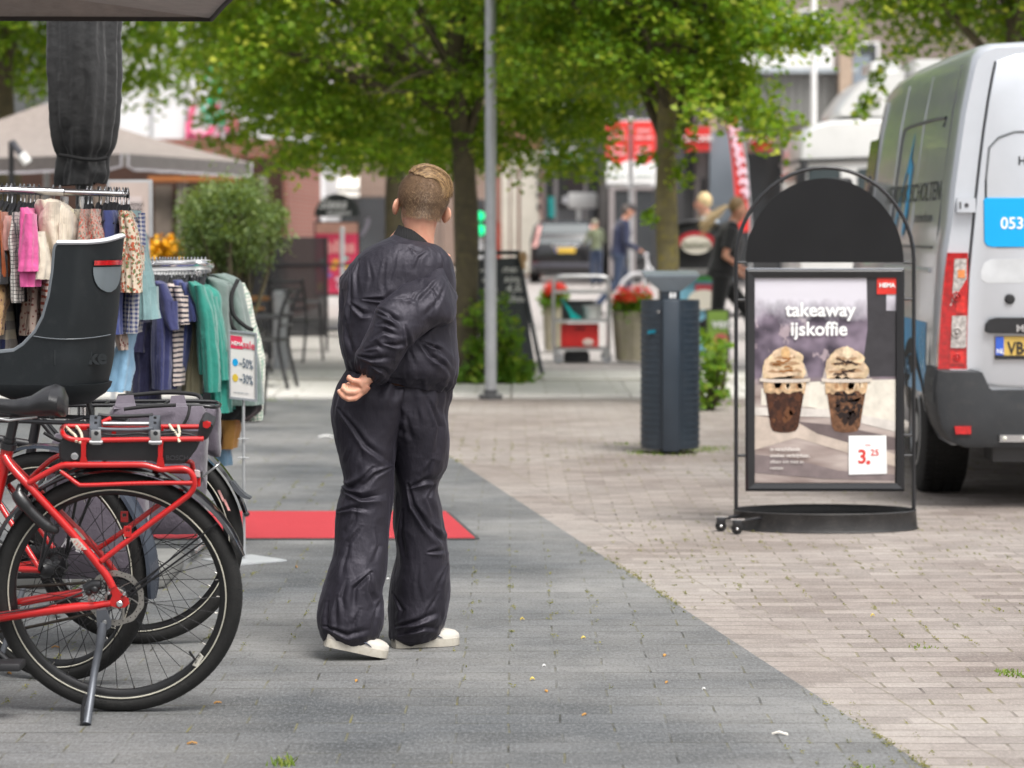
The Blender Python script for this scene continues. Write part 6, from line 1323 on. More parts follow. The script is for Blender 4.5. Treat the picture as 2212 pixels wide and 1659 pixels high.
garment('trousers', 'clothing', 'dark green trousers behind the pale rose blouse', dgreen, [(455,32,40),(520,30,44),(620,30,46)], 10.6)
garment('shirt', 'clothing', 'fine black and white checked shirt left of the pink T-shirt', checkbw, [(458,40,46),(490,36,46),(525,30,44),(545,34,47),(600,37,50),(652,39,52)], 10.33, nf=7)
garment('top', 'clothing', 'black top between the checked shirt and the pink T-shirt', black_c, [(456,46,60),(500,42,62),(580,44,68),(650,46,72)], 10.45)
garment('t_shirt', 'clothing', 'hot pink T-shirt with flared sleeve', pink, [(449,57,68),(463,53,76),(500,52,80),(560,52,88),(618,58,87)], 10.28, sleeve=[[(462,58,76),(500,50,80),(545,44,84),(586,39,86)]])
garment('trousers', 'clothing', 'beige trousers with tiny spots under the pink T-shirt', beiges, [(606,66,88),(650,60,90),(700,56,88),(722,54,84)], 10.48, sleeve=[[(618,68,86),(660,70,84),(700,70,80),(729,71,77)]])
garment('trousers', 'clothing', 'dark navy trousers hanging low behind the beige ones', navyd, [(560,44,90),(640,40,104),(720,44,106),(756,48,104)], 10.66, .2)
garment('jumper', 'clothing', 'thick cream ribbed jumper with wide hanging sleeve', creamk, [(432,90,118),(440,82,136),(460,84,158),(490,88,166),(530,92,158),(570,96,140),(588,100,134)], 10.4, sleeve=[[(436,104,130),(470,88,132),(510,92,140),(545,110,146),(555,122,145)]], fold=.014)
garment('sweatshirt', 'clothing', 'cream sweatshirt with rolled cuff, under the ribbed jumper', creams, [(500,84,104),(540,88,110),(575,84,112),(590,74,112),(602,73,110)], 10.31)
garment('t_shirt', 'clothing', 'white T-shirt with rust stripes, sleeve twisted', strr, [(560,98,124),(640,100,130),(700,104,134),(735,104,124)], 10.44, sleeve=[[(592,108,122),(615,97,124),(640,100,127),(654,110,128)]])
garment('dress', 'clothing', 'cream dress with small black marks behind the child seat', cdot, [(452,160,178),(480,152,178),(540,148,172),(640,146,170)], 10.55)
garment('dress', 'clothing', 'pink floral dress, first of the pair above the child seat', florp, [(452,183,192),(465,179,195),(490,175,201),(530,170,206),(620,166,212)], 10.5)
garment('dress', 'clothing', 'pink floral dress, second of the pair, nearer the blue one', florp, [(452,206,216),(465,201,220),(490,199,228),(530,198,236),(620,196,240)], 10.52)
garment('dress', 'clothing', 'dark blue muslin dress with gathered neck on the tall rail', blue_m, [(455,228,256),(470,224,262),(520,224,264),(600,226,268),(680,228,272),(720,246,272)], 10.58, nf=9)
garment('leggings', 'clothing', 'beige leggings tip below the blue muslin dress', beiges, [(690,252,272),(730,256,274),(755,264,274)], 10.62, .08)
garment('blouse', 'clothing', 'cream blouse with red flowers and balloon sleeve', flor, [(455,264,282),(466,262,290),(500,264,300),(560,260,304),(630,266,306)], 10.56, sleeve=[[(462,270,284),(500,272,298),(560,272,304),(610,276,305),(632,282,304)],[(470,262,272),(520,262,278),(560,259,272),(588,258,266)]], nf=7)
garment('dress', 'clothing', 'navy gingham dress right of the flowered blouse', ging, [(462,284,294),(500,286,304),(560,288,308),(640,280,306),(718,274,300)], 10.66, sleeve=[[(470,286,296),(500,292,310),(530,302,314)]])
garment('skirt', 'clothing', 'pale teal denim skirt at the right end of the tall rail', teald, [(455,286,296),(470,290,302),(545,302,312),(600,303,326),(660,300,338),(688,297,343)], 10.72, sleeve=None)
garment('trousers', 'clothing', 'light blue trousers clipped low behind the child seat', lblue, [(715,272,292),(760,250,286),(810,238,286),(842,234,280)], 10.75, nf=3)
for i, x in enumerate((4, 14, 25, 33, 44, 52, 60, 65, 74, 84, 114, 130, 173, 190, 198, 212, 217, 228, 234, 240, 246, 252, 258, 266, 272, 277)):
    Yh = 10.45 + (x/275)*.17; hanger(x + random.uniform(-1,1), 404 + x*.033, 444 + x*.02 + random.uniform(-3,4), Yh, chrome if i % 3 else black_metal)
# low rail
garment('trousers', 'clothing', 'grey and white checked trousers under the navy dresses', c_('grey_check', (.4,.4,.4), 'grid', (.1,.1,.11), 60), [(700,290,320),(780,282,316),(850,280,310)], 12.2)
garment('dress', 'clothing', 'dark navy muslin dress at the left of the low rail', c_('ink_navy', (.022,.022,.07)), [(690,296,330),(720,288,345),(780,290,348),(868,296,345)], 12.1, sleeve=[[(695,300,326),(720,288,320),(760,284,318)]])
garment('dress', 'clothing', 'large navy muslin dress with wide short sleeve on the low rail', navy, [(606,340,348),(618,338,364),(650,338,372),(720,334,384),(790,336,382),(838,338,380)], 11.95, sleeve=[[(612,342,360),(650,346,376),(690,352,386),(712,366,388)]], nf=7)
garment('t_shirt', 'clothing', 'black and cream striped T-shirt on the low rail', strbw, [(612,366,380),(630,366,396),(670,370,404),(740,378,398),(830,378,396)], 12.0, sleeve=[[(618,374,392),(660,384,404),(700,384,410)]])
garment('t_shirt', 'clothing', 'blue T-shirt with pointed sleeve between the striped and olive tops', blue_m, [(604,380,396),(620,382,408),(660,386,416),(740,388,410),(800,388,402)], 12.05, sleeve=[[(610,388,404),(650,396,422),(694,404,434)]])
garment('jumper', 'clothing', 'olive ribbed jumper left of the teal sweatshirts', olive, [(618,404,412),(640,402,424),(700,406,434),(790,404,434),(850,402,436)], 12.15)
garment('sweatshirt', 'clothing', 'teal green sweatshirt, the front one of the pair', teal, [(608,410,424),(620,408,446),(660,424,462),(740,434,470),(806,438,474)], 12.0, sleeve=[[(616,420,440),(680,430,460),(750,436,468),(800,440,474),(846,444,474)]])
garment('sweatshirt', 'clothing', 'teal green sweatshirt, behind the first and hanging lower', teal, [(609,428,442),(622,428,466),(680,444,484),(780,456,494),(860,464,500),(888,468,501)], 12.2, sleeve=[[(640,446,470),(740,462,486),(820,470,494)]])
garment('vest', 'clothing', 'sage quilted vest left of the black-trimmed one', vest, [(597,440,462),(610,440,500),(640,458,504),(700,474,506),(800,480,510)], 12.3, fold=.006)
vt = garment('vest', 'clothing', 'sage quilted vest with black edging at the right end of the low rail', vest, [(592,452,488),(604,470,516),(640,486,528),(710,500,544),(800,500,562),(872,480,570)], 12.4, fold=.006)
tubes(vt, 'black_edging', blk_web, [(curve([at(514,604,12.22), at(500,640,12.2), at(505,680,12.2), at(530,705,12.22), at(545,712,12.25)]), .009), (curve([at(492,612,12.22), at(488,650,12.2), at(500,700,12.2), at(510,715,12.22)]), .008)])
garment('shirt', 'clothing', 'white shirt with green grid at the far right of the low rail', grnstr, [(612,510,524),(640,520,538),(690,530,548),(780,548,566),(905,538,566)], 12.6)
garment('vest', 'clothing', 'black quilted vest hanging low under the teal sweatshirts', bpuff, [(850,462,560),(880,458,566),(902,470,540)], 12.5, .18)
garment('shorts', 'clothing', 'ochre brown shorts below the black quilted vest', must2, [(905,478,516),(912,476,518),(940,478,515),(967,480,512)], 12.55, .1, nf=3)
garment('shorts', 'clothing', 'flowered shorts hanging left of the ochre pair', florp, [(930,452,474),(950,450,476),(976,452,472)], 12.5, .08)
garment('jeans', 'clothing', 'faded blue denim hanging lowest behind the bicycle mudguard', denim, [(960,454,496),(985,454,500),(1003,456,502)], 12.6, .1, nf=3)
for i, x in enumerate((330, 338, 346, 352, 358, 364, 370, 377, 384, 391, 398, 406, 414, 421, 428, 436, 444)):
    hanger(x, 562, 604 + random.uniform(-4, 6), 12.0 + .004*i, chrome, 'black clothes hanger on the low white rail', 'hangers on the low rail')
# ------------------------------------------------------------------ sale sign on its stand
ss = thing('sale_sign', 'small sale sign in a grey frame on a thin steel stand', 'sign', gr(527, 1211))
ysg = WL[ss.name].y; a0, b0 = at(495, 712, ysg), at(556, 866, ysg); sx = (b0.x-a0.x)/61; rotz = R(0)
def sgp(x, y, dy=0): 
    p = at(495, 712, ysg) + V((sx*(x-495), dy, -(y-712 + (x-495)*.12 if True else 0)*sx)); return p
mb = MB()
for q in (((495,712),(556,712),(556,716),(495,716)),((495,858),(556,858),(556,863),(495,863)),((495,716),(498,716),(498,858),(495,858)),((552,716),(556,716),(556,858),(552,858))): mb.prism([sgp(x, y, 0) for x, y in q], (0,-.008,0))
obj('frame', mb, mat('sign_frame_grey', (.35,.37,.4), .4, .5), ss, False)
mb = MB(); mb.prism([sgp(x, y, .0) for x, y in ((498,716),(552,716),(552,858),(498,858))], (0,.004,0)); bd_ = obj('sign_board', mb, mat('sale_board', (.62,.6,.58), .5, 0, .04, 12), ss, False)
sred = mat('sale_red', (.6,.03,.08), .5, 0, .04)
mb = MB(); mb.prism([sgp(x, y, -.0015) for x, y in ((497,724),(523,724),(525,752),(498,752))], (0,.001,0)); obj('red_flash', mb, sred, bd_, False)
def stext(s, x, y, h, ink, bold=0, al='LEFT', wx=1.0):
    tm = text(s, 1, bold, al, .0004); k = h*sx/.7; tm = place(tm, sgp(x, y, -.003), V((k*wx,0,-k*.12)), V((0,0,k))); obj('lettering', tm, ink, bd_, False)
stext('HEMA', 500, 744, 8.5, white_ink, .012, wx=.78); stext('sale', 524.5, 748.5, 17, sred, .012, wx=.72)
ink_d = mat('slate_ink', (.06,.1,.15), .5); 
for y, col, s_ in ((782, (.0,.3,.6), '-50%'), (816, (.6,.42,.04), '-30%')):
    mb = MB(); mb.prism([sgp(508 + 6.3*math.cos(a), y + 8.5*math.sin(a), -.0015) for a in [2*pi*i/24 for i in range(24)]], (0,.001,0)); obj('dot', mb, mat('dot_%s' % s_, col, .5), bd_, False); stext('=', 516, y+4, 6, ink_d); stext(s_, 519.5, y+8, 20, ink_d, .008, wx=.48)
stext('op alle afgeprijsde artikelen', 503, 848, 2.2, ink_d, wx=1)
p0 = WL[ss.name]; mb = MB(); mb.tube([p0 + V((0,.012,.01)), p0 + V((0,.012,.95))], .0065, 10); po_ = obj('post', mb, galv, ss)
for z in (.52, .44): mb = MB(); mb.tube([p0 + V((-.022,.0,z)), p0 + V((.022,.0,z))], .003, 8); obj('clip', mb, galv, ss)
mb = MB(); mb.ball(p0 + V((.012,-.004,.2)), (.014,.012,.012), 12, 8); obj('knob', mb, black_plastic, ss)
mb = MB(); mb.box((p0.x-.13, p0.y-.13, 0), (p0.x+.13, p0.y+.13, .006)); mb.xf(Matrix.Translation(p0) @ Matrix.Rotation(R(40), 4, 'Z') @ Matrix.Translation(-p0)); obj('base_plate', mb, mat('pale_steel', (.5,.52,.54), .4, .3, .08, 10), ss, False)
# ------------------------------------------------------------------ red mat
m, t_, b_, L_ = nodes('red_carpet'); c0 = coord(t_); f_ = noise(t_, c0, 380, 2, .8); g_ = noise(t_, c0, 5, 4)
L_(mixc(t_, f_, mixc(t_, g_, (.33,.01,.02), (.45,.022,.034)), (.52,.05,.06)), b_.inputs['Base Color']); b_.inputs['Roughness'].default_value = .95; bump(t_, b_, f_, .8, .006)
q = [gr(1026,1166), gr(962,1108), gr(330,1108), gr(300,1166)]; cp_ = thing('red_mat', 'red carpet mat lying on the grey pavers behind the boy', 'mat', (q[0]+q[2])/2)
mb = MB(); mb.prism([p + V((0,0,.001)) for p in q], (0,0,.009)); obj('pile', mb, m, cp_, False)
mb = MB(); 
for i in range(4):
    a, b = q[i], q[(i+1) % 4]; d = (b-a).normalized(); s_ = V((-d.y, d.x, 0))
    mb.prism([a + s_*.0, b + s_*.0, b - s_*.02, a - s_*.02], (0,0,.007))
obj('edging', mb, mat('mat_edge', (.05,.05,.05), .8), cp_, False)
# ------------------------------------------------------------------ closed black parasol and the canopy overhead
bpz = thing('closed_parasol', 'closed black parasol hanging in folds, tied at the bottom, behind the tall rail', 'parasol', (at(182, 400, 11.4).x, 11.4, 0))
blackf = cloth('black_canvas', (.012,.0125,.0135), sc=20, rough=.7)
mb = MB(); G, vv = garment_rings([(96,-60,262,-60,11.4,.14),(101,20,259,20,11.4,.14),(104,120,259,120,11.4,.14),(108,210,258,210,11.4,.135),(113,280,252,280,11.4,.125),(122,318,244,318,11.4,.11),(130,336,232,336,11.4,.09),(128,350,232,352,11.4,.09),(122,385,234,378,11.4,.1),(124,402,226,396,11.4,.1)], 160, 120, 2.2); Nn = grid_normals(G)
th = np.linspace(0, 2*pi, 160, endpoint=False)[None, :]; d = .011*np.sin(th*8 + 2.4*np.sin(th*2) + vv[:, None]*1.5) + .004*np.sin(th*15 + 3*vv[:, None]) + fabric_noise(G, (7,7,2.2), .02, 41)
grid_mesh(mb, G + Nn*d[..., None]); obj('folded_canopy', mb, blackf, bpz, True, auto=0)
mb = MB(); mb.tube(curve([at(128,335,11.3), at(150,338,11.29), at(175,343,11.285), at(205,345,11.29), at(232,341,11.3)]), .008, 8); obj('tie_strap', mb, blk_web, bpz)
p0 = WL[bpz.name]; mb = MB(); mb.tube([p0 + V((0,0,.02)), p0 + V((0,0,2.5))], .035, 14); obj('pole', mb, black_metal, bpz); mb = MB(); mb.box((p0.x-.35, 11.1, 0), (p0.x+.35, 11.75, .09), bev=.02); obj('foot', mb, mat('cast_concrete', (.2,.2,.19), .9), bpz)
gc = thing('parasol_strip', 'large taupe parasol spreading overhead at top left, only its edge in view', 'parasol', (-3.2, 9.0, 0))
taupe = cloth('taupe_canvas', (.3,.25,.225), sc=20, rough=.8); taupe_l = cloth('taupe_top', (.27,.225,.205), sc=20, rough=.8)
e1 = at(-900, 36, 11.0); e2 = at(453, 40, 11.0); e3 = V((e2.x+.1, 10.5, e2.z+.015)); e4 = V((e2.x+.2, 10.05, e2.z+.03)); e5 = V((e1.x, 10.05, e1.z+.03)); pk = V((-3.2, 10.5, e1.z+.25))  # canopy cut to a narrow strip so daylight reaches the hanging clothes
mb = MB(); rim_ = [e1, e2, e3, e4, e5]; vs = rim_ + [pk] + [p + V((0,0,.02)) for p in rim_] + [pk + V((0,0,.02))]; fs = []
for i in range(5): fs += [(i, (i+1) % 5, 5), (6+i, 11, 6+(i+1) % 5), (i, 6+i, 6+(i+1) % 5, (i+1) % 5)]
mb.add(vs, fs); obj('canopy', mb, taupe, gc, False)
mb = MB()
for a, b in ((e1,e2),(e2,e3),(e3,e4)): mb.prism([a + V((0,0,.03)), b + V((0,0,.03)), b + V((.01,0,-.012)), a + V((.01,0,-.012))], (0,-.01,0) if abs((b-a).x) > abs((b-a).y) else (-.01,0,0))
obj('valance', mb, mat('dark_valance', (.04,.034,.032), .8), gc, False)
mb = MB(); 
for r_ in rim_: mb.tube([pk + V((0,0,.03)), r_ + V((0,0,.03))], .006, 6)
obj('ribs', mb, galv, gc); mb = MB(); mb.tube([(-3.2,10.5,0), (-3.2,10.5,pk.z)], .04, 12); obj('mast', mb, galv, gc); mb = MB(); mb.box((-3.7,9.6,0),(-2.7,10.6,.1), bev=.02); obj('foot', mb, mat('cast_concrete', (.2,.2,.19), .9), gc)
# ------------------------------------------------------------------ beige market parasol
YM = 31.0
mp = thing('market_parasol', 'square beige parasol with grey piped valance, behind the clothes rails', 'parasol', (at(110, 300, YM+1.6).x, YM+1.6, 0))
cx = WL[mp.name].x; near = [at(x, y, Yq) for x, y, Yq in ((-330,352,YM+1.0),(271,332,YM-.8),(546,352,YM+2.0))]; far_ = V((cx-.4, YM+4.0, near[0].z)); pk = V((cx-.05, YM+1.6, at(110, 222, YM+1.6).z))
mb = MB(); ring = near + [far_]; N_ = 10; vs = []; fs = []
for k in range(4):
    a, b = ring[k], ring[(k+1) % 4]; o = len(vs)
    for i in range(N_+1):
        for j in range(N_+1):
            e = a.lerp(b, j/N_); p = pk.lerp(e, i/N_); p = p - V((0,0,.12*math.sin(pi*i/N_)*(.4+.6*math.sin(pi*j/N_)))); vs.append(p)
    fs += [(o+i*(N_+1)+j, o+i*(N_+1)+j+1, o+(i+1)*(N_+1)+j+1, o+(i+1)*(N_+1)+j) for i in range(N_) for j in range(N_)]
mb.add(vs, fs); vs2 = [p - V((0,0,.01)) for p in vs]; obj('canopy', mb, taupe_l, mp, True, auto=25)
pipe = mat('pale_piping', (.45,.43,.46), .6)
for k in range(2):
    a, b = ring[k], ring[k+1]; d = (b-a).normalized(); a2 = a + d*.05; b2 = b - d*.05; vs = []; nseg = 24
    low = []
    for i in range(nseg+1):
        p = a2.lerp(b2, i/nseg); sag = .165 + .003*math.sin(i*1.3) + (-.03 if i in (0, nseg) else 0); w_ = V((d.y, -d.x, 0))*(.006*math.sin(i*1.9)); vs += [p, p + w_ - V((0,0,sag))]; low.append(p + w_ - V((0,0,sag)))
    mb = MB(); mb.add(vs, [(2*i, 2*i+1, 2*i+3, 2*i+2) for i in range(nseg)]); vl = obj('valance', mb, cloth('valance_taupe', (.1,.085,.08), sc=20, rough=.85), mp, True, auto=0)
    mb = MB(); mb.tube([a2] + low + [b2], .014, 6); obj('piping', mb, pipe, vl)
mb = MB(); mb.tube([V((pk.x, pk.y, 0)), pk], .04, 12); obj('mast', mb, galv, mp)
mb = MB(); 
for r_ in ring: mb.tube([pk - V((0,0,.3)), r_ - V((0,0,.02))], .014, 6)
obj('ribs', mb, galv, mp); mb = MB(); mb.box((pk.x-.4, pk.y-.4, 0), (pk.x+.4, pk.y+.4, .1), bev=.02); obj('foot', mb, mat('cast_concrete', (.2,.2,.19), .9), mp)
sk = thing('patio_heater', 'short dark and white fitting in front of the beige parasol at far left', 'heater', at(45, 355, 30))
mb = MB(); mb.tube([at(27,308,29.6), at(40,325,29.5), at(46,335,29.5)], .035, 10); obj('arm', mb, mat('dark_fitting', (.04,.04,.05), .5), sk); mb = MB(); mb.tube([at(46,333,29.45), at(60,352,29.45)], .05, 10); obj('lamp', mb, white_paint, sk); mb = MB(); mb.tube([at(24,306,29.7), V((at(24,306,29.7).x, 29.7, 0))], .03, 8); obj('post', mb, black_metal, sk)
# ------------------------------------------------------------------ menu board, terrace furniture, screens, potted bush
mn = thing('menu_board', 'pale menu board in a metal frame behind the tall rail', 'notice board', (at(280, 500, 17).x, 17, 0))
obj('frame', VB(232, 388, 328, 512, Y=17, dep=.04), galv, mn, False); obj('sheet', VB(237, 394, 320, 506, Y=16.98, dep=.015), mat('menu_paper', (.45,.37,.33), .6, 0, .06, 4), mn, False)
obj('card', VB(252, 424, 306, 500, Y=16.965, dep=.01), mat('menu_card', (.5,.43,.41), .5, 0, .04, 6), mn, False)
for s_, x, y, h in (('KRUIDIGE', 268, 445, .022), ('DRANKJES', 266, 456, .02), ('GEOPEND', 270, 477, .022)): obj('lettering', place(text(s_, h*1.45, 0, 'LEFT', .001), *frame(x-8, y, 16.96)), black_plastic, mn, False)
obj('dot', VB(263, 470, 272, 480, Y=16.96, dep=.004), mat('menu_yellow', (.55,.4,.02), .5), mn, False)
for x in (240, 316): obj('leg', VB(x, 512, x+6, 1005, Y=17.01, dep=.03), galv, mn, False)
fb = thing('flower_box', 'yellow flowers in a box between the two clothes rails', 'planter', (at(345, 560, 24).x, 24, 0))
obj('box', VB(300, 560, 420, gz(24)-1, Y=24, dep=.4, bev=.02), mat('dark_planter', (.03,.03,.03), .7), fb)
pts = np.array([tuple(at(random.uniform(300, 385), random.uniform(525, 556), 24.15)) for _ in range(60)]); out = np.zeros_like(pts); P, nr, ti = clumps(pts, 14, .07, .05, out, .2, .1, .9); vs, fs, tt = leaves(P, nr, .05, ti)
link('blossom', npmesh('blossom', vs - np.array(WL[fb.name]), fs, mat('yellow_petals', (.75,.4,.01), .6, 0, .2, 9), tt), fb)
tb = thing('cafe_counter', 'pale counter top beside the yellow flowers', 'counter', (at(420, 550, 26).x, 26, 0)); obj('top', VB(350, 533, 420, 545, Y=26, dep=.5, bev=.01), mat('pale_top', (.4,.38,.34), .5), tb); obj('body', VB(356, 546, 414, gz(26)-1, Y=26.05, dep=.4), woodd, tb, False)
# bush in a pot
gB = V((at(500, 500, 21).x, 21.0, 0)); bs = thing('potted_bush', 'rounded grey-green olive bush in a pot behind the low rail', 'potted plant', gB)
mb = MB(); mb.lathe([(.2,0),(.24,.05),(.27,.4),(.29,.42),(.26,.43),(.25,.38)], 28, gB); obj('pot', mb, mat('anthracite_pot', (.03,.032,.035), .7), bs)
mb = MB(); cpts = crown_points((gB.x, 21, at(500,486,21).z), (.405,.4,.355), 300, 0, p=2.0, shell=.3)
for p in cpts[::6]: limb(mb, gB + V((0,0,.4)), p, .014, .004, .12, 5, 5)
obj('stems', mb, bark, bs); out = cpts - np.array((gB.x, 21, 1.4)); P, nr, ti = clumps(cpts, 42, .095, .036, out, .5, .1, 1.0); vs, fs, tt = leaves(P, nr, .036, ti, asp=.42); link('foliage', npmesh('foliage', vs - np.array(gB), fs, oliveleaf, tt), bs)
# wind screens
mesh_m, t_, b_, L_ = nodes('screen_mesh'); b_.inputs['Base Color'].default_value = (.02,.02,.022,1); b_.inputs['Roughness'].default_value = .7; tr_ = N(t_, 'ShaderNodeBsdfTransparent'); mx_ = N(t_, 'ShaderNodeMixShader'); mx_.inputs[0].default_value = .72
L_(tr_.outputs[0], mx_.inputs[1]); L_(b_.outputs[0], mx_.inputs[2]); L_(mx_.outputs[0], t_.nodes['Material Output'].inputs['Surface'])
for (xa, xb, yt, ym, yb, Yq, lab) in ((590, 708, 512, 572, 722, 33, 'dark mesh terrace screen with clear upper panel, left of the boy'), (520, 588, 560, 590, 760, 31, 'dark terrace screen behind the cafe chairs')):
    ws = thing('wind_screen', lab, 'screen', (at((xa+xb)/2, yb, Yq).x, Yq, 0), 'terrace wind screens')
    obj('mesh_panel', VB(xa+3, ym+4, xb-3, yb, Y=Yq, dep=.015), mesh_m, ws, False); obj('upper_panel', VB(xa+3, yt, xb-3, ym-3, Y=Yq, dep=.015), mesh_m, ws, False)
    obj('rail', VB(xa, ym-3, xb, ym+4, Y=Yq-.01, dep=.04), black_metal, ws, False); obj('rail', VB(xa, yb, xb, yb+5, Y=Yq-.01, dep=.04), black_metal, ws, False)
    for x in (xa, xb-5): obj('post', VB(x, yt, x+5, gz(Yq)-1, Y=Yq-.02, dep=.05), black_metal, ws, False)
rl = thing('rail_fence', 'thin dark rail running behind the boy at terrace edge', 'fence', (at(740, 572, 33).x, 33, 0)); obj('rail', VB(708, 570, 1010, 575, Y=33, dep=.04), black_metal, rl, False); obj('post', VB(860, 575, 865, gz(33)-1, Y=33, dep=.04), black_metal, rl, False); obj('lower_rail', VB(708, 724, 1010, 728, Y=33, dep=.03), black_metal, rl, False)
pb = thing('post', 'grey steel bollard beside the cafe chair', 'bollard', (at(607, 700, 29).x, 29, 0)); mb = MB(); mb.lathe([(.08,0),(.08,.72),(.085,.725),(.085,.78),(.06,.8)], 20, WL[pb.name]); obj('shaft', mb, galv, pb)
def cafe_chair(label, x, Y, rz, wood=False):
    base = V((at(x, 700, Y).x, Y, 0)); t = thing('cafe_chair', label, 'chair', base, 'terrace chairs'); M4 = Matrix.Translation(base) @ Matrix.Rotation(rz, 4, 'Z')
    mb = MB(); mb.box((-.21,-.21,.44),(.21,.21,.465), bev=.01); mb.xf(M4); obj('seat', mb, mat('dark_seat', (.03,.03,.03), .6), t)
    for s_ in (-1, 1):
        mb = MB(); mb.tube(curve([(s_*.2,.28,0),(s_*.2,.22,.25),(s_*.2,.19,.45),(s_*.2,.22,.7),(s_*.2,.3,.9)]), .016, 8); mb.xf(M4); obj('leg', mb, black_metal, t)
        mb = MB(); mb.tube(curve([(s_*.2,-.26,0),(s_*.2,-.2,.3),(s_*.2,-.2,.46),(s_*.2,-.16,.64)]), .016, 8); mb.xf(M4); obj('leg', mb, black_metal, t)
        mb = MB(); mb.tube([(s_*.2,-.18,.65),(s_*.2,.22,.66)], .018, 8); mb.xf(M4); obj('armrest', mb, mat('orange_wood', (.35,.15,.04), .5) if wood else black_metal, t)
    mb = MB()
    for z in (.58,.68,.78,.87): mb.tube([(-.2,.2+.12*(z-.45),z),(.2,.2+.12*(z-.45),z)], .014, 8)
    mb.xf(M4); obj('backrest', mb, black_metal, t); return t
cafe_chair('black slatted metal chair nearest the sale sign', 566, 25.0, R(-98)); cafe_chair('black metal chair with orange wooden armrests behind the low rail', 520, 27.5, R(80), True); cafe_chair('dark chair farther in under the beige parasol', 640, 30.5, R(160))
ct = thing('cafe_table', 'small table with orange wood top behind the sale sign', 'table', (at(510, 690, 29).x, 29, 0)); p0 = WL[ct.name]; mb = MB(); mb.lathe([(.33,.7),(.35,.705),(.35,.735),(.33,.74)], 28, p0); obj('top', mb, mat('orange_wood', (.35,.15,.04), .5), ct); mb = MB(); mb.tube([p0 + V((0,0,.02)), p0 + V((0,0,.7))], .025, 10); obj('column', mb, black_metal, ct); mb = MB(); mb.lathe([(.22,0),(.22,.02),(.05,.05)], 20, p0); obj('foot', mb, black_metal, ct)
# ------------------------------------------------------------------ silver panel van
YV = 14.3; VR = R(-.9)
KV = FV/YV; VC = V(((2026-1106)/KV + 1.035, YV, 0))
van = thing('panel_van', 'silver high-roof panel van with blue lettering, parked rear towards us', 'van', VC)
VM = Matrix.Translation(VC) @ Matrix.Rotation(VR, 4, 'Z')
silver, t_, b_, L_ = nodes('silver_paint'); c_ = coord(t_); d_ = noise(t_, c_, 2.2, 5, .65)
L_(mixc(t_, ramp(t_, d_, .4, .8), (.64,.67,.72), (.57,.6,.64)), b_.inputs['Base Color']); b_.inputs['Metallic'].default_value = .45; L_(mth(t_, 'ADD', mth(t_, 'MULTIPLY', d_, .14), .24), b_.inputs['Roughness']); b_.inputs['Coat Weight'].default_value = .7; b_.inputs['Coat Roughness'].default_value = .07
bump_m = mat('bumper_plastic', (.035,.038,.042), .6, 0, .12, 6, .15, 220, dirt=.3, dirtc=(.09,.085,.08))
HWZ = [(.30,.93),(.45,1.0),(.62,1.02),(.72,1.035),(.95,1.03),(1.277,1.015),(1.44,.99),(1.62,.975),(2.0,.925),(2.207,.885),(2.285,.865),(2.328,.83),(2.348,.77),(2.36,.55),(2.365,.2)]
zs = [z for z, _ in HWZ]; hs_ = [h for _, h in HWZ]
def vhw(z): return float(np.interp(z, zs, hs_))
# stations along the length: s, roof height, floor height, width factor
ST = [(0.0,2.335,.34,.975),(.02,2.35,.33,.988),(.07,2.36,.32,.997),(.2,2.37,.31,1.0),(1.2,2.38,.31,1.0),(2.4,2.38,.31,1.0),(3.4,2.36,.31,1.0),(3.75,2.33,.31,.995),(4.1,2.18,.31,.975),(4.5,1.75,.3,.97),(4.85,1.32,.3,.965),(5.1,1.14,.31,.95),(5.35,1.05,.34,.9),(5.45,.9,.4,.82)]
def vprof(zr, zf, k):
    h = []
    for z, w_ in HWZ:
        f = (z-.30)/(2.365-.30); zz = zf + f*(zr-zf); ww = w_*k
        if zr < 2.25: ww = vhw(min(z*.6+.25, 1.2))*k if f < .8 else w_*k*.98
        h.append((ww, zz))
    return h
mb = MB(); rings = []
for s, zr, zf, k in ST:
    h = vprof(zr, zf, k); rings.append([V((-w_, s, z)) for w_, z in h] + [V((w_, s, z)) for w_, z in h[::-1]])
mb.loft(rings); mb.xf(VM); body_o = obj('body', mb, silver, van, True, auto=35)
def vside(s, z, off=.004): return VM @ V((-(vhw(z)*(1.0 if s > .07 else .99)) - off, s, z))
def vrear(x, z, off=0.0): return VM @ V((x, -off, z))
def rv(x, y):                    # picture point -> rear plane local (x, z)
    p = at(x, y, YV); return (p.x-VC.x, p.z)
def sidepatch(name, s0, s1, z0, z1, mt, off=.004, ns=8, nz=8, parent=None):
    m2 = MB(); vs = [vside(s0+(s1-s0)*j/ns, z0+(z1-z0)*i/nz, off) for i in range(nz+1) for j in range(ns+1)]
    m2.add(vs, [(i*(ns+1)+j, i*(ns+1)+j+1, (i+1)*(ns+1)+j+1, (i+1)*(ns+1)+j) for i in range(nz) for j in range(ns)]); return obj(name, m2, mt, parent or van)
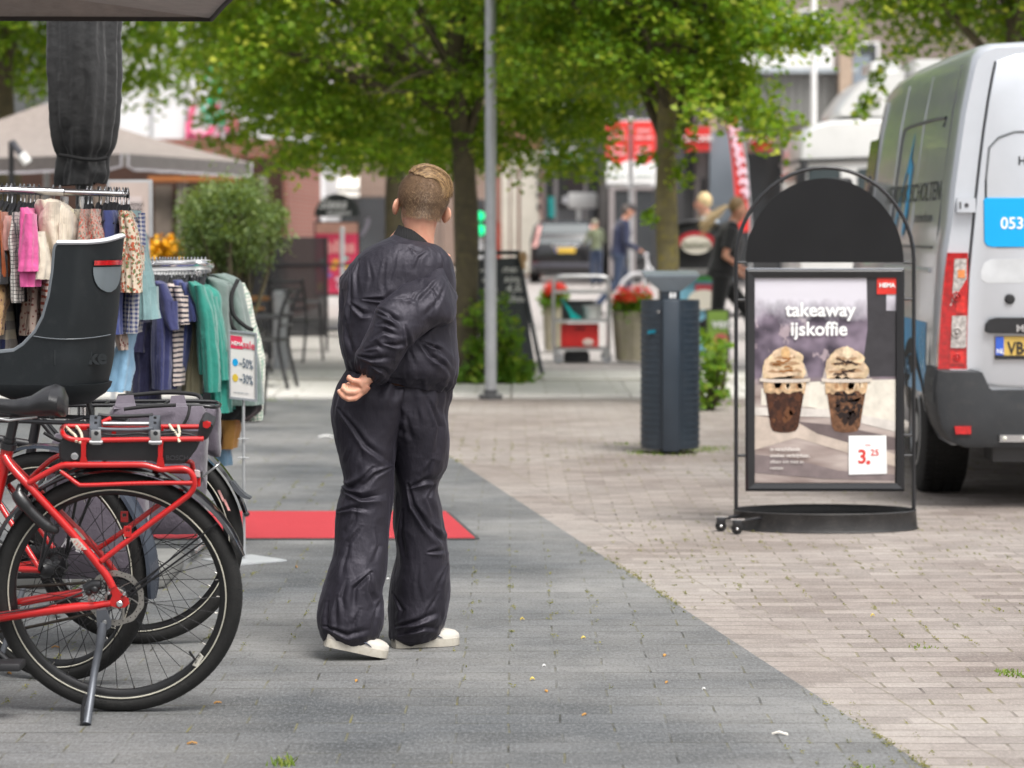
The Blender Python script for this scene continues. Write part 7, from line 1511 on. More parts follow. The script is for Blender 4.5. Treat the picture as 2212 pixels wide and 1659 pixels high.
# rear doors as raised plates with a gap between them
def rearplate(name, pts, d0, d1, mt, parent=None, rnd=True):
    m2 = MB(); A_ = [vrear(x, z, d0) for x, z in pts]; B_ = [vrear(x, z, d1) for x, z in pts]; c = sum(B_, V())/len(B_); C_ = [c + (p-c)*.985 for p in [vrear(x, z, d1+.006) for x, z in pts]]
    m2.loft([A_, B_, C_]); return obj(name, m2, mt, parent or van, True, auto=30)
def rounded(x0, z0, x1, z1, r_, n=6, f=None):
    out = []
    for cx, cz, a0 in ((x1-r_, z1-r_, 0), (x0+r_, z1-r_, pi/2), (x0+r_, z0+r_, pi), (x1-r_, z0+r_, 1.5*pi)):
        for k in range(n+1): a = a0 + pi/2*k/n; out.append((cx + r_*math.cos(a), cz + r_*math.sin(a)))
    return out
gapm = mat('door_gap', (.03,.032,.035), .8)
edgeL = [(rv(2089, y)[0] + (vhw(rv(0, y)[1]) - 1.03)*-.95, rv(0, y)[1]) for y in (838, 790, 700, 600, 500, 430, 350, 280, 210, 160, 132)]
door = edgeL + [(-.66, 2.285), (-.3, 2.31), (-.008, 2.315), (-.008, .62), (-.60, .62), (-.80, .63)]
dl_ = rearplate('rear_door', door, .0, .012, silver)
rearplate('rear_door', [(-x, z) for x, z in door][::-1], .0, .012, silver)
gp = MB()
pts = [vrear(x-.006, z, .003) for x, z in edgeL]; gp.tube([p for p in pts], .0045, 6); gp.tube([vrear(0, .62, .008), vrear(0, 2.31, .008)], .005, 6); obj('door_gap', gp, gapm, van)
for sgn in (-1, 1):              # window-shaped pressing with sticker, hinges, handle niche
    pr = [(-.80,1.36),(-.80,1.66),(-.785,1.82),(-.74,1.87),(-.66,1.9),(-.08,1.9),(-.05,1.87),(-.05,1.4),(-.08,1.34),(-.74,1.325)]
    m2 = MB(); m2.tube([vrear(-sgn*x*-1 if sgn > 0 else x, z, .018) for x, z in pr + pr[:1]], .006, 6); obj('window_pressing', m2, mat('pressing_shade', (.33,.35,.37), .4, .4), dl_ if sgn < 0 else van)
bluev = mat('cyan_vinyl', (.0,.36,.75), .35, 0, .03, 3)
st_ = [rv(x, y) for x, y in ((2124,432),(2128,427),(2456,427),(2456,534),(2142,534),(2131,531),(2125,522))]
stk = rearplate('sticker', st_, .013, .0185, bluev, dl_)
def rtext(s, x, y, h, ink, bold=0.0, al='LEFT', off=.0195, par=None, wx=1.0):
    k = h/KV/.7; p = rv(x, y); tm = text(s, 1, bold, al, .0006); o = vrear(p[0], p[1], off); ex = (VM.to_3x3() @ V((1,0,0)))*k*wx; obj('lettering', place(tm, o, ex, V((0,0,k))), ink, par or dl_, False)
rtext('053 - 4 61 15 90', 2160, 494, 25, white_ink, .012, par=stk, wx=.95, off=.026)
rtext("HENDRIK SCHOLTEN", 2198, 356, 18, mat('graphite_ink', (.02,.025,.03), .5), .025, off=.02)
m2 = MB(); M4 = VM.to_3x3() @ Matrix.Rotation(pi/2, 3, 'X'); p = rv(2180.5, 646); m2.lathe([(.026,0),(.026,.012),(.02,.018),(.001,.019)], 20, vrear(p[0], p[1], .016), M=M4); obj('rubber_stop', m2, black_plastic, dl_)
nz = [rv(x, y) for x, y in ((2117,586),(2125,568),(2140,560),(2330,556),(2330,610),(2130,612),(2119,604))]; rearplate('handle_niche', nz, .012, .0135, mat('niche_silver', (.66,.68,.7), .3, .4), dl_)
hb_ = [rv(x, y) for x, y in ((2127,716),(2128,700),(2136,690),(2150,686),(2330,686),(2330,722),(2135,720))]; bar = rearplate('handle_bar', hb_, .014, .04, black_plastic, dl_); rtext('MOVANO', 2192, 716, 15, chrome, .02, off=.05, par=bar, wx=1.1)
np_ = [rv(x, y) for x, y in ((2148,726),(2330,726),(2330,776),(2148,776))]; plate = rearplate('number_plate', np_, .014, .022, mat('plate_yellow', (.62,.42,.1), .5, 0, .05, 10), dl_)
rearplate('plate_foot', [rv(x, y) for x, y in ((2148,767.5),(2330,767.5),(2330,776),(2148,776))], .023, .0295, black_plastic, plate)
rearplate('blue_strip', [rv(x, y) for x, y in ((2149,727),(2167,727),(2167,767),(2149,767))], .023, .0295, mat('plate_blue', (.03,.1,.5), .5), plate); rtext('NL', 2151, 763, 10, white_ink, .02, off=.037, par=plate, wx=.9); rtext('VB-918-K', 2175, 764, 26, black_plastic, .02, off=.031, par=plate, wx=.8)
lowd = [rv(x, y) for x, y in ((2092,842),(2330,842),(2330,914),(2150,912),(2120,898),(2100,872))]; rearplate('lower_panel', lowd, .012, .024, bump_m, dl_)
# tail lights wrap round the corner
def light(sgn):
    y_ = [546, 560, 600, 640, 680, 720, 760, 797]; xl = [2046, 2043, 2040, 2035, 2032, 2029.5, 2027.5, 2026]; xr = [2090.5, 2091, 2091, 2090.5, 2090, 2089, 2088, 2088]
    L1 = []; R1 = []
    for y, a, b in zip(y_, xl, xr): L1.append(rv(a, y)); R1.append(rv(b, y))
    def band(i0, i1, x0f, x1f, mt, nm, d, par=None, cut=0.0):
        m2 = MB(); P_ = []; ys = np.linspace(i0, i1, 7)
        left = []; right = []
        for q in ys:
            zq = rv(0, q)[1]; a = np.interp(q, y_, [p[0] for p in L1]); b = np.interp(q, y_, [p[0] for p in R1]); left.append((a + (b-a)*(x0f), zq)); right.append((a + (b-a)*(x1f + cut*(q-i0)/(i1-i0)), zq))
        rows = [[vrear(sgn*-1*x if sgn > 0 else x, z, d) for x, z in ((l[0], l[1]), (l[0]*.6+r_[0]*.4, l[1]), (r_[0], r_[1]))] for l, r_ in zip(left, right)]
        back = [[vrear(sgn*-1*x if sgn > 0 else x, z, -.06 if abs(x-l[0]) < 1e-6 else .0) for x, z in ((l[0], l[1]), (l[0]*.6+r_[0]*.4, l[1]), (r_[0], r_[1]))] for l, r_ in zip(left, right)]
        rings = [[*f, b[2], b[1], b[0]] for f, b in zip(rows, back)]; m2.loft(rings); return obj(nm, m2, mt, par or van, True, auto=30)
    redl = mat('red_lamp_lens', (.42,.006,.008), .15, 0, .35, 40, coat=.8); clr = mat('clear_lamp_lens', (.42,.39,.37), .15, 0, .5, 60, coat=.8); amb = mat('amber_bulb', (.7,.25,.08), .3, 0, .3, 30)
    base = band(546, 797, 0, 1, redl, 'tail_light', .022)
    band(559, 604, .38, .93, clr, 'indicator_lens', .028, base); band(604, 660, .38, .9, clr, 'indicator_lens', .028, base, -.6); band(583, 600, .55, .85, amb, 'bulb', .031, base); band(682, 751, .42, .97, clr, 'reversing_lens', .028, base)
    band(640, 676, .55, .9, mat('bright_red_lens', (.6,.02,.015), .15, 0, .3, 50, coat=.8), 'brake_lens', .028, base); band(760, 786, .4, .92, mat('bright_red_lens', (.6,.02,.015), .15), 'fog_lens', .028, base)
    for q, r_ in ((640, .02), (718, .022), (772, .016)):
        x, z = rv(2066, q); m2 = MB(); m2.torus(vrear(-sgn*x if sgn > 0 else x, z, .031), VM.to_3x3() @ V((0,1,0)), r_, .004, 20, 6); m2.ball(vrear(-sgn*x if sgn > 0 else x, z, .03), r_*.5, 10, 6); obj('lamp_ring', m2, redl if q != 718 else clr, base)
light(-1); light(1)
for y0 in (428, 797):           # hinges
    x0 = 2066 if y0 < 500 else 2050; pts = [rv(x, y) for x, y in ((x0, y0), (x0+40, y0), (x0+40, y0+31), (x0, y0+31))]
    for sgn in (-1, 1):
        h_ = rearplate('hinge', [(-sgn*x if sgn > 0 else x, z) for x, z in pts] if sgn < 0 else [(-x, z) for x, z in pts][::-1], .013, .04, silver)
        m2 = MB(); cx = (pts[0][0]+pts[1][0])/2; cz = (pts[0][1]+pts[2][1])/2; m2.lathe([(.011,0),(.011,.003),(.001,.003)], 14, vrear(sgn*-cx if sgn > 0 else cx, cz, .0465), M=M4); m2.box((0,0,0),(.008,.004,.034), M=Matrix.Translation(vrear((sgn*-cx if sgn > 0 else cx)-.035, cz-.017, .051))); obj('hinge_bolt', m2, mat('dark_bolt', (.06,.06,.065), .5), h_)
# bumper
BP = [(-1.05,.71),(-1.06,.62),(-1.05,.5),(-1.03,.42),(-.98,.345),(-.9,.315),(.9,.315),(.98,.345),(1.03,.42),(1.05,.5),(1.06,.62),(1.05,.71),(.86,.71),(.82,.62),(.72,.56),(.6,.53),(-.6,.53),(-.72,.56),(-.82,.62),(-.86,.71)]
m2 = MB(); ring = [[vrear(x, z, -.25) for x, z in BP], [vrear(x, z, .01) for x, z in BP], [vrear(x*.985, z*.985+.006, .05) for x, z in BP], [vrear(x*.95, .57+(z-.57)*.9, .065) for x, z in BP]]; m2.loft(ring); bmp_o = obj('bumper', m2, bump_m, van, True, auto=30)
for sgn in (-1, 1):
    m2 = MB(); m2.loft([[vrear(sgn*x, z, d) for x, z in ((-1.045,.715),(-1.06,.64),(-1.055,.54),(-1.0,.58),(-.97,.715))] for d in (-.32,.02)]); obj('bumper_corner', m2, bump_m, bmp_o)
    x0, z0 = rv(2061, 936); x1, z1 = rv(2094, 919); x0, x1 = (x0, x1) if sgn < 0 else (-x1, -x0); rearplate('reflector', [(x0,z0),(x1,z0),(x1+.0,z1),(x0-.008,z1)], .06, .074, mat('red_reflector', (.5,.01,.012), .2), bmp_o)
x0, z0 = rv(2153, 953); rearplate('led_bar', [(x0,z0),(-x0,z0),(-x0,z0+.036),(x0,z0+.036)], .06, .072, chrome, bmp_o)
m2 = MB()
for k in range(16): m2.ball(vrear(x0 + .03 + k*(-2*x0-.06)/15, z0+.018, .076), .012, 8, 6)
obj('led_lens', m2, mat('led_lens', (.7,.7,.62), .2, 0, .2, 40), bmp_o)['kind'] = 'stuff'
m2 = MB(); m2.box((-.75,.0,.24),(.75,.3,.32)); m2.xf(VM); m2.tube([VM @ V((-.05,-.05,.27)), VM @ V((-.05,.25,.27))], .03, 10); m2.ball(VM @ V((-.05,-.09,.3)), .028); obj('tow_bar', m2, black_metal, van)
# wheels
def vwheel(sx, s, nm='wheel'):
    m2 = MB(); M5 = Matrix.Rotation(pi/2, 3, 'Y'); c = V((sx, s, .345)); m2.lathe([(.19,-.12),(.3,-.125),(.335,-.11),(.345,-.09),(.346,.09),(.335,.11),(.3,.125),(.19,.12)], 48, c, M=M5); m2.xf(VM); w_ = obj(nm, m2, rubber, van)
    o = -1 if sx < 0 else 1; m2 = MB(); m2.lathe([(.2,.1*o),(.205,.126*o),(.19,.128*o),(.17,.1*o),(.09,.085*o),(.08,.12*o),(.001,.125*o)], 36, c, M=M5); m2.xf(VM); r_ = obj('rim', m2, mat('wheel_silver', (.45,.46,.47), .4, .6, .1, 10, dirt=.4), w_)
    m2 = MB()
    for k in range(10): a = 2*pi*k/10; m2.ball(c + V((o*.1, .135*math.cos(a), .135*math.sin(a))), (.012,.02,.02), 8, 6)
    m2.xf(VM); obj('rim_holes', m2, black_plastic, r_)['kind'] = 'stuff'
    m2 = MB()
    for k in range(60):
        a = 2*pi*k/60
        for q in (-.085,-.03,.03,.085): m2.box((-.02,-.005,.343),(.02,.012,.351), M=Matrix.Translation(c + V((q,0,0))) @ Matrix.Rotation(a, 4, 'X'))
    m2.xf(VM); obj('tread', m2, rubber, w_)['kind'] = 'stuff'
WS = gr(2035, 1061).y - YV + .02
for sx in (-.885, .885): vwheel(sx, WS); vwheel(sx, WS+3.65)
for s in (WS, WS+3.65):         # black wheel arches on the street side
    m2 = MB(); arc = [(s + .47*math.cos(a), .36 + .47*math.sin(a)) for a in [pi*k/20 for k in range(21)]]
    vs = [vside(q, max(.31, z), .006) for q, z in arc] + [vside(s + (q-s)*.82, .36 + (z-.36)*.82 if z > .37 else .32, .006) for q, z in arc]
    m2.add(vs, [(i, i+1, 22+i, 21+i) for i in range(20)]); m2.add([vside(s + .38*math.cos(a), max(.32, .36 + .38*math.sin(a)), .004) for a in [pi*k/20 for k in range(21)]], [tuple(range(21))]); obj('wheel_arch', m2, mat('arch_black', (.012,.012,.013), .7), van)
# street side: pressings, rails, panels and lettering
groove = mat('side_groove', (.09,.095,.1), .5); rail_m = mat('side_rail', (.5,.52,.54), .35, .4)
def side_line(name, pts, r_, mt): m2 = MB(); m2.tube([vside(s, z, .002) for s, z in pts], r_, 6); return obj(name, m2, mt, van)
side_line('pressing_line', [(.55,1.95),(.5,1.99),(1.0,2.0),(2.0,2.0),(2.25,1.99),(2.3,1.94),(2.32,1.28)], .01, groove)
side_line('body_seam', [(.28,.72),(.28,1.4),(.3,2.0),(.32,2.25)], .004, groove); side_line('body_seam', [(1.4,.6),(1.4,1.4),(1.4,2.0),(1.4,2.25)], .005, rail_m); side_line('body_seam', [(2.45,.5),(2.45,1.4),(2.45,2.0),(2.45,2.25)], .007, rail_m); side_line('body_seam', [(3.45,.5),(3.45,1.4),(3.45,2.0),(3.44,2.2)], .007, rail_m)
side_line('door_rail', [(.4,1.2),(1.4,1.2),(2.4,1.2)], .014, rail_m); side_line('pressing_line', [(.4,1.32),(2.3,1.32)], .008, groove)
sidepatch('blue_panel', .45, 3.3, .55, .93, mat('blue_vinyl', (.03,.3,.6), .3, 0, .15, 4), .003)
sidepatch('cab_window', 3.55, 4.05, 1.3, 1.98, carglass, .004); sidepatch('window_seal', 3.47, 3.55, 1.28, 2.02, black_plastic, .004)
def side_text(s, s0, z0, h, ink, wx=1.0, bold=0.0, shear=0.0):
    tm = text(s, 1, bold, 'LEFT', .0005, shear); k = h/.7; q = MB(); q.f = tm.f; q.m = tm.m; q.v = [tuple(vside(s0 - p[0]*k*wx, z0 + p[1]*k, .006 + p[2])) for p in tm.v]; obj('lettering', q, ink, van, False)
gri = mat('dark_grey_vinyl', (.045,.05,.05), .5); side_text('HENDRIK SCHOLTEN', 2.72, 1.565, .1, gri, 1.75, .004); side_text('interieurbouw', 1.3, 1.45, .06, gri, 1.5); side_text('053 46', 1.6, .62, .1, mat('paler_blue', (.08,.26,.45), .4), 1.2)
m2 = MB(); A_ = [(2.1,1.36),(2.02,1.36),(1.8,1.75),(1.72,1.9),(1.77,1.93),(1.95,1.7),(1.9,1.6),(1.82,1.66),(1.7,1.35),(1.62,1.35),(1.72,1.72),(1.84,1.76),(1.95,1.62)]
for poly in ([(2.25,1.34),(2.15,1.34),(1.74,1.93),(1.7,1.96),(1.74,1.82)], [(1.98,1.6),(1.84,1.74),(1.72,1.72),(1.78,1.4),(1.7,1.36),(1.62,1.5),(1.6,1.76),(1.76,1.82),(1.9,1.72)]):
    m2.add([vside(s, z, .007) for s, z in poly], [tuple(range(len(poly)))])
obj('swoosh', m2, mat('sky_vinyl', (.03,.38,.7), .35), van, False)
m2 = MB(); g = [V((-.82,4.18,2.06)),V((.82,4.18,2.06)),V((.88,4.83,1.36)),V((-.88,4.83,1.36))]; m2.prism(g, (0,.03,.04)); m2.xf(VM); obj('windscreen', m2, carglass, van, False)
for sgn in (-1, 1):
    m2 = MB(); m2.box((sgn*1.12-.1,4.25,1.35),(sgn*1.12+.1,4.33,1.75), bev=.03); m2.xf(VM); obj('wing_mirror', m2, black_plastic, van); m2 = MB(); m2.box((sgn*.72-.18,5.36,.72),(sgn*.72+.18,5.46,.98), bev=.03); m2.xf(VM); obj('headlight', m2, mat('clear_lamp_lens', (.62,.6,.57), .15), van)
# ------------------------------------------------------------------ white lorry beyond it
YT = 36.0
lo = thing('lorry', 'white lorry cab with roof spoiler facing left, behind the silver van', 'lorry', (at(1900, 500, YT).x, YT, 0))
wp = paint('lorry_white', (.66,.66,.65), .3)
def tp(x, y, dy=0.0): return at(x, y, YT) + V((0, dy, 0))
def slab(poly, w_, mt, name, par=lo, dy=0.0, bev=.12):
    P_ = [tp(x, y, dy) for x, y in poly]; c = sum(P_, V())/len(P_); m3 = MB(); rings = []
    for d, k in ((0,.93),(.03,.975),(bev,1.0),(w_-bev,1.0),(w_-.03,.975),(w_,.93)): rings.append([c + (p-c)*k + V((0,d,0)) for p in P_])
    m3.loft(rings); return obj(name, m3, mt, par, True, auto=40)
cabp = [(1730,700),(1724,520),(1724,430),(1727,345),(1730,318),(1738,292),(1752,275),(1775,264),(1800,259),(1880,255),(1960,255),(1960,700)]
cab = slab(cabp, 2.4, wp, 'cab'); slab([(1816,252),(1812,244),(1818,232),(1850,190),(1880,166),(1905,158),(1960,150),(1960,254)], 2.2, wp, 'roof_spoiler', dy=.1)
slab([(1838,253),(1836,250),(1905,208),(1905,216),(1850,253)], .01, mat('pale_groove', (.5,.49,.45), .5), 'spoiler_groove', dy=.07, bev=.003)
slab([(1722,344),(1722,352),(1960,344),(1960,336)], 2.5, mat('visor_dark', (.03,.03,.03), .4), 'sun_visor', dy=-.05, bev=.03)
slab([(1745,366),(1815,362),(1818,420),(1745,420)], .03, carglass, 'door_window', dy=-.02, bev=.01); slab([(1852,366),(1900,360),(1900,420),(1852,420)], .03, carglass, 'rear_window', dy=-.02, bev=.01); slab([(1725,372),(1729,360),(1733,420),(1726,420)], 2.2, carglass, 'windscreen', dy=.1, bev=.05)
m2 = MB(); m2.tube([tp(1735,352,-.15), tp(1730,380,-.2), tp(1733,420,-.15)], .05, 8); obj('mirror', m2, black_plastic, lo); m2 = MB(); m2.box((tp(1718,0).x, YT-.25, tp(0,430).z), (tp(1726,0).x, YT-.1, tp(0,362).z), bev=.02); obj('mirror', m2, black_plastic, lo)
m2 = MB(); a = at(1975, 140, YT); m2.box((a.x, YT-.02, .95), (a.x+6.5, YT+2.45, at(0, 128, YT).z), bev=.03); obj('box_body', m2, paint('lorry_box_white', (.55,.55,.54), .35), lo)
slab([(1894,150),(1894,130),(1902,125),(1960,125),(1960,160)], 1.0, wp, 'roof_unit', dy=.6)
for x in (1790, 2200):
    c = at(x, 0, YT); m2 = MB(); m2.lathe([(.2,-.15),(.48,-.15),(.5,-.1),(.5,.1),(.48,.15),(.2,.15)], 32, (c.x, YT+.2, .5), M=Matrix.Rotation(pi/2, 3, 'X')); obj('wheel', m2, rubber, lo)
# ------------------------------------------------------------------ people in the background
def capsule_body(parts, vox, it=3):
    mb = MB()
    for p in parts:
        if p[0] == 't': mb.tube([V(q) for q in p[1]], p[2], 14, sq=p[3] if len(p) > 3 else None)
        else: mb.ball(V(p[1]), p[2], 16, 12)
    return remesh(mb, vox, it)
def figure(label, base, rz, H, J, cols, hairf=None, shoe_c=(.05,.05,.05)):
    """J: joints in metres for a person facing +y (z up), scaled to height H; the body is one skin, clothes are separate layers"""
    k = H/1.75; t = thing('person', label, 'person', base); M4 = Matrix.Translation(V(base)) @ Matrix.Rotation(rz, 4, 'Z'); Q = lambda p: M4 @ (V(p)*k)
    j = {a: Q(b) for a, b in J.items()}; hd_ = j['head']; parts = []
    up = (hd_ - j['neck']).normalized(); fw = (M4.to_3x3() @ V(J.get('face', (0,1,0)))).normalized()
    parts += [('b', hd_, (.078*k,.092*k,.115*k)), ('b', hd_ + fw*.025*k - up*.05*k, (.058*k,.07*k,.07*k)), ('b', hd_ + fw*.1*k - up*.012*k, (.016*k,.02*k,.025*k))]
    sd = fw.cross(up).normalized()
    for s_ in (-1, 1): parts += [('b', hd_ + sd*s_*.08*k - up*.01*k, (.016*k,.02*k,.032*k)), ('b', hd_ + fw*.085*k + sd*s_*.032*k + up*.018*k, .013*k)]
    parts += [('t', [j['neck']-up*.05*k, hd_-up*.06*k], [.055*k,.05*k]), ('t', [j['hip'], j['waist'], j['chest'], j['neck']-up*.04*k], [.125*k,.11*k,.13*k,.07*k])]
    for s_ in ('l', 'r'):
        w_ = j['wrist_'+s_]; e = j['elbow_'+s_]; d = (w_-e).normalized()
        parts += [('t', [j['sho_'+s_], e, w_, w_ + d*.05*k], [.05*k,.038*k,.026*k,.028*k])]
        n_ = d.cross(up).normalized() if abs(d.dot(up)) < .95 else sd
        for i in range(4):
            o = n_*((i-1.5)*.017*k); parts += [('t', [w_ + d*.05*k + o, w_ + d*(.09+.006*(i in (1,2)))*k + o*1.1, w_ + d*(.115+.012*(i in (1,2)))*k + o - sd*.012*k], [.01*k,.009*k,.007*k])]
        parts += [('t', [w_ + d*.02*k, w_ + d*.05*k + n_*.04*k, w_ + d*.08*k + n_*.042*k], [.011*k,.01*k,.008*k])]
        parts += [('t', [j['hip'] + sd*(.08*k*(1 if s_ == 'r' else -1)), j['knee_'+s_], j['ank_'+s_]], [.085*k,.055*k,.04*k])]
    obj('body', capsule_body(parts, .009*max(1, k)), skin, t, True, auto=0)
    top = [('t', [j['hip']+up*.02*k, j['waist'], j['chest'], j['neck']-up*.07*k], [.15*k,.135*k,.155*k,.085*k]), ('t', [j['sho_l'], j['neck']-up*.08*k, j['sho_r']], [.068*k,.085*k,.068*k])]
    for s_ in ('l', 'r'):
        if cols.get('short'): top.append(('t', [j['sho_'+s_], j['sho_'+s_].lerp(j['elbow_'+s_], .75)], [.068*k,.06*k]))
        else: top.append(('t', [j['sho_'+s_], j['elbow_'+s_], j['wrist_'+s_]], [.068*k,.056*k,.042*k]))
    ob = obj('top', capsule_body(top, .012*max(1,k)), cols['top'], t, True, auto=0)
    if 'trim' in cols:
        mb = MB(); mb.tube([j['sho_l'].lerp(j['sho_r'], .1) + up*.06*k, j['neck'] - up*.02*k + fw*-.03*k, j['sho_r'].lerp(j['sho_l'], .1) + up*.06*k], .02*k, 8); obj('shoulder_trim', mb, cols['trim'], ob)
    tr = [('t', [j['hip']-up*.05*k, j['hip']+up*.07*k], [.14*k,.14*k])]
    for s_ in ('l', 'r'): tr.append(('t', [j['hip'] + sd*(.075*k*(1 if s_ == 'r' else -1)), j['knee_'+s_], j['ank_'+s_]], [.1*k,.07*k,.055*k]))
    obj('trousers', capsule_body(tr, .012*max(1,k)), cols['legs'], t, True, auto=0)
    for s_ in ('l', 'r'):
        a = j['ank_'+s_]; d = (M4.to_3x3() @ V(J.get('foot_'+s_, (0,1,-.25)))).normalized(); obj('shoe', capsule_body([('t', [a - d*.05*k - up*.04*k, a + d*.06*k - up*.055*k, a + d*.17*k - up*.065*k], [.04*k,.042*k,.03*k])], .01), mat('shoe_%.2f' % shoe_c[0], shoe_c, .6), t)
    if hairf: hairf(t, hd_, fw, up, sd, k)
    return t
def hair_short(col):
    def f(t, h, fw, up, sd, k):
        mb = MB(); mb.ball(h - fw*.032*k + up*.03*k, (.083*k,.088*k,.096*k), 16, 12); obj('hair', mb, mat('hair_%.2f' % col[0], col, .5, 0, .3, 40), t)
    return f
def cap_f(col):
    def f(t, h, fw, up, sd, k):
        hair_short((.1,.08,.07))(t, h - up*.02*k, fw, up, sd, k*.97); mb = MB(); mb.ball(h + up*.05*k, (.09*k,.1*k,.075*k), 18, 10); mb.tube([h + up*.045*k + fw*.06*k, h + up*.035*k + fw*.16*k], [.06*k,.045*k], 10, sq=.2); obj('cap', mb, mat('dark_cap', (.035,.03,.032), .8), t)
    return f
def pony(col):
    def f(t, h, fw, up, sd, k):
        hm2 = mat('blond_hair', col, .45, 0, .3, 60); mb = MB(); mb.ball(h - fw*.034*k + up*.032*k, (.084*k,.09*k,.098*k), 18, 12); ho_ = obj('hair', mb, mat('ash_brown_hair', (.26,.165,.08), .5, 0, .3, 60), t)
        mb = MB(); fw = V((fw.x, fw.y, 0)).normalized(); b0 = h - fw*.1*k + up*.03*k
        for i in range(150):
            a = random.gauss(0, 1); b = random.gauss(0, 1); e = random.uniform(.75, 1.1); Z = V((0,0,1)); p = [b0, b0 - fw*.05*k - Z*(.0+.006*b)*k + sd*.01*a*k, b0 - fw*.16*e*k - Z*(.08+.022*b)*k + sd*.035*a*k, b0 - fw*.3*e*k - Z*(.2+.065*b)*e*k + sd*.05*a*k]
            mb.tube(curve(p, 3), [.0055*k*(1-q/11) for q in range(10)], 4, cap=False)
        obj('ponytail', mb, hm2, ho_)
    return f
navyj = cloth('navy_jacket', (.016,.022,.06)); jeans = cloth('jeans_blue', (.02,.035,.075)); blk_t = cloth('black_tee', (.012,.012,.014)); blk_l = cloth('black_leggings', (.005,.005,.006)); paleb = cloth('pale_blue_top', (.5,.62,.75))
Jm = dict(hip=(0,0,.93), waist=(0,.03,1.08), chest=(0,.07,1.32), neck=(0,.11,1.5), head=(0,.17,1.63), face=(0,.93,-.3), sho_l=(-.18,.07,1.42), sho_r=(.18,.07,1.42), elbow_l=(-.22,.05,1.14), wrist_l=(-.16,.3,1.06), elbow_r=(.22,.05,1.13), wrist_r=(.17,.28,1.02), knee_l=(-.09,.2,.5), ank_l=(-.09,.16,.09), knee_r=(.09,-.06,.5), ank_r=(.09,-.38,.16), foot_r=(0,.8,-.6))
gm = V((at(1335,600,48).x, 48, 0)); figure('man in navy jacket, jeans and dark cap pushing a bicycle', gm, R(-72), 1.88, Jm, dict(top=navyj, legs=jeans), cap_f(0))
Jw = dict(hip=(0,-.02,.93), waist=(0,.02,1.08), chest=(0,.07,1.3), neck=(0,.12,1.48), head=(0,.17,1.6), face=(0,.95,-.3), sho_l=(-.17,.07,1.41), sho_r=(.17,.07,1.41), elbow_l=(-.2,.02,1.13), wrist_l=(-.17,.22,.95), elbow_r=(.22,-.02,1.13), wrist_r=(.2,.2,.98), knee_l=(-.09,.3,.55), ank_l=(-.09,.42,.12), knee_r=(.09,-.08,.5), ank_r=(.09,-.52,.22), foot_r=(0,.7,-.8))
gw = V((at(1560, 600, 29.5).x, 29.5, 0)); figure('woman in black T-shirt and leggings striding right, blond ponytail flying', gw, R(-82), 1.78, Jw, dict(top=blk_t, legs=blk_l, short=True, trim=mat('grey_trim', (.4,.4,.45), .7)), pony((.66,.5,.28)))
Jc = dict(hip=(0,0,.9), waist=(0,.03,1.06), chest=(0,.05,1.3), neck=(0,.08,1.48), head=(0,.12,1.6), face=(.3,.9,-.2), sho_l=(-.17,.05,1.41), sho_r=(.17,.05,1.41), elbow_l=(-.25,.1,1.15), wrist_l=(-.2,.35,1.1), elbow_r=(.24,.1,1.15), wrist_r=(.2,.33,1.1), knee_l=(-.09,.06,.48), ank_l=(-.09,0,.08), knee_r=(.09,.02,.48), ank_r=(.09,-.05,.08))
gc_ = V((at(1542, 500, 32.8).x, 32.8, 0)); figure('fair-haired person in pale blue top behind the black food cart', gc_, R(75), 1.88, Jc, dict(top=paleb, legs=jeans), hair_short((.6,.45,.24)))
gp_ = V((at(1288, 600, 74).x, 74, 0)); figure('distant person in pale green top beside the black estate car', gp_, R(20), 1.75, Jc, dict(top=cloth('sage_top', (.12,.14,.08)), legs=jeans), hair_short((.3,.28,.22)))
# white bicycle pushed by the man
wm = mat('white_frame', (.7,.7,.72), .35, 0, .05); bw = V((at(1386, 600, 47.4).x, 47.4, 0)); wb = thing('bicycle', 'pale grey bicycle pushed by the man in the navy jacket', 'bicycle', bw)
def ring_wheel(c):
    mb = MB(); mb.torus(c, (.25,1,0), .33, .024, 40, 8); w_ = obj('wheel', mb, mat('grey_tyre', (.35,.35,.36), .7), wb); mb = MB()
    for k in range(12): a = 2*pi*k/12; mb.tube([c, c + V((.32*math.cos(a), 0, .32*math.sin(a)))], .004, 4)
    obj('spokes', mb, steel, w_)
cw1 = bw + V((-.02,0,.35)); cw2 = bw + V((1.02,.2,.35)); ring_wheel(cw1); ring_wheel(cw2)
tubes(wb, 'frame', wm, [([cw1, cw1 + V((.12,.02,.5)), cw1 + V((.1,.02,.62))], .025), ([cw1 + V((.12,.02,.5)), cw1 + V((.55,.1,-.02)), cw2], .022), ([cw1 + V((.55,.1,-.02)), cw1 + V((.7,.14,.55))], .022), ([cw2, cw1 + V((.68,.14,.4))], .015)])
tubes(wb, 'handlebar', wm, [([cw1 + V((.1,-.26,.68)), cw1 + V((.08,.02,.64)), cw1 + V((.1,.28,.68))], .02)]); mb = MB(); mb.ball(cw1 + V((.7,.14,.62)), (.13,.09,.05)); obj('saddle', mb, black_plastic, wb)
tubes(wb, 'front_mudguard', wm, [([cw1 + V((.37*math.cos(a), 0, .37*math.sin(a))) for a in [pi*.15 + pi*.75*k/10 for k in range(11)]], .02)])
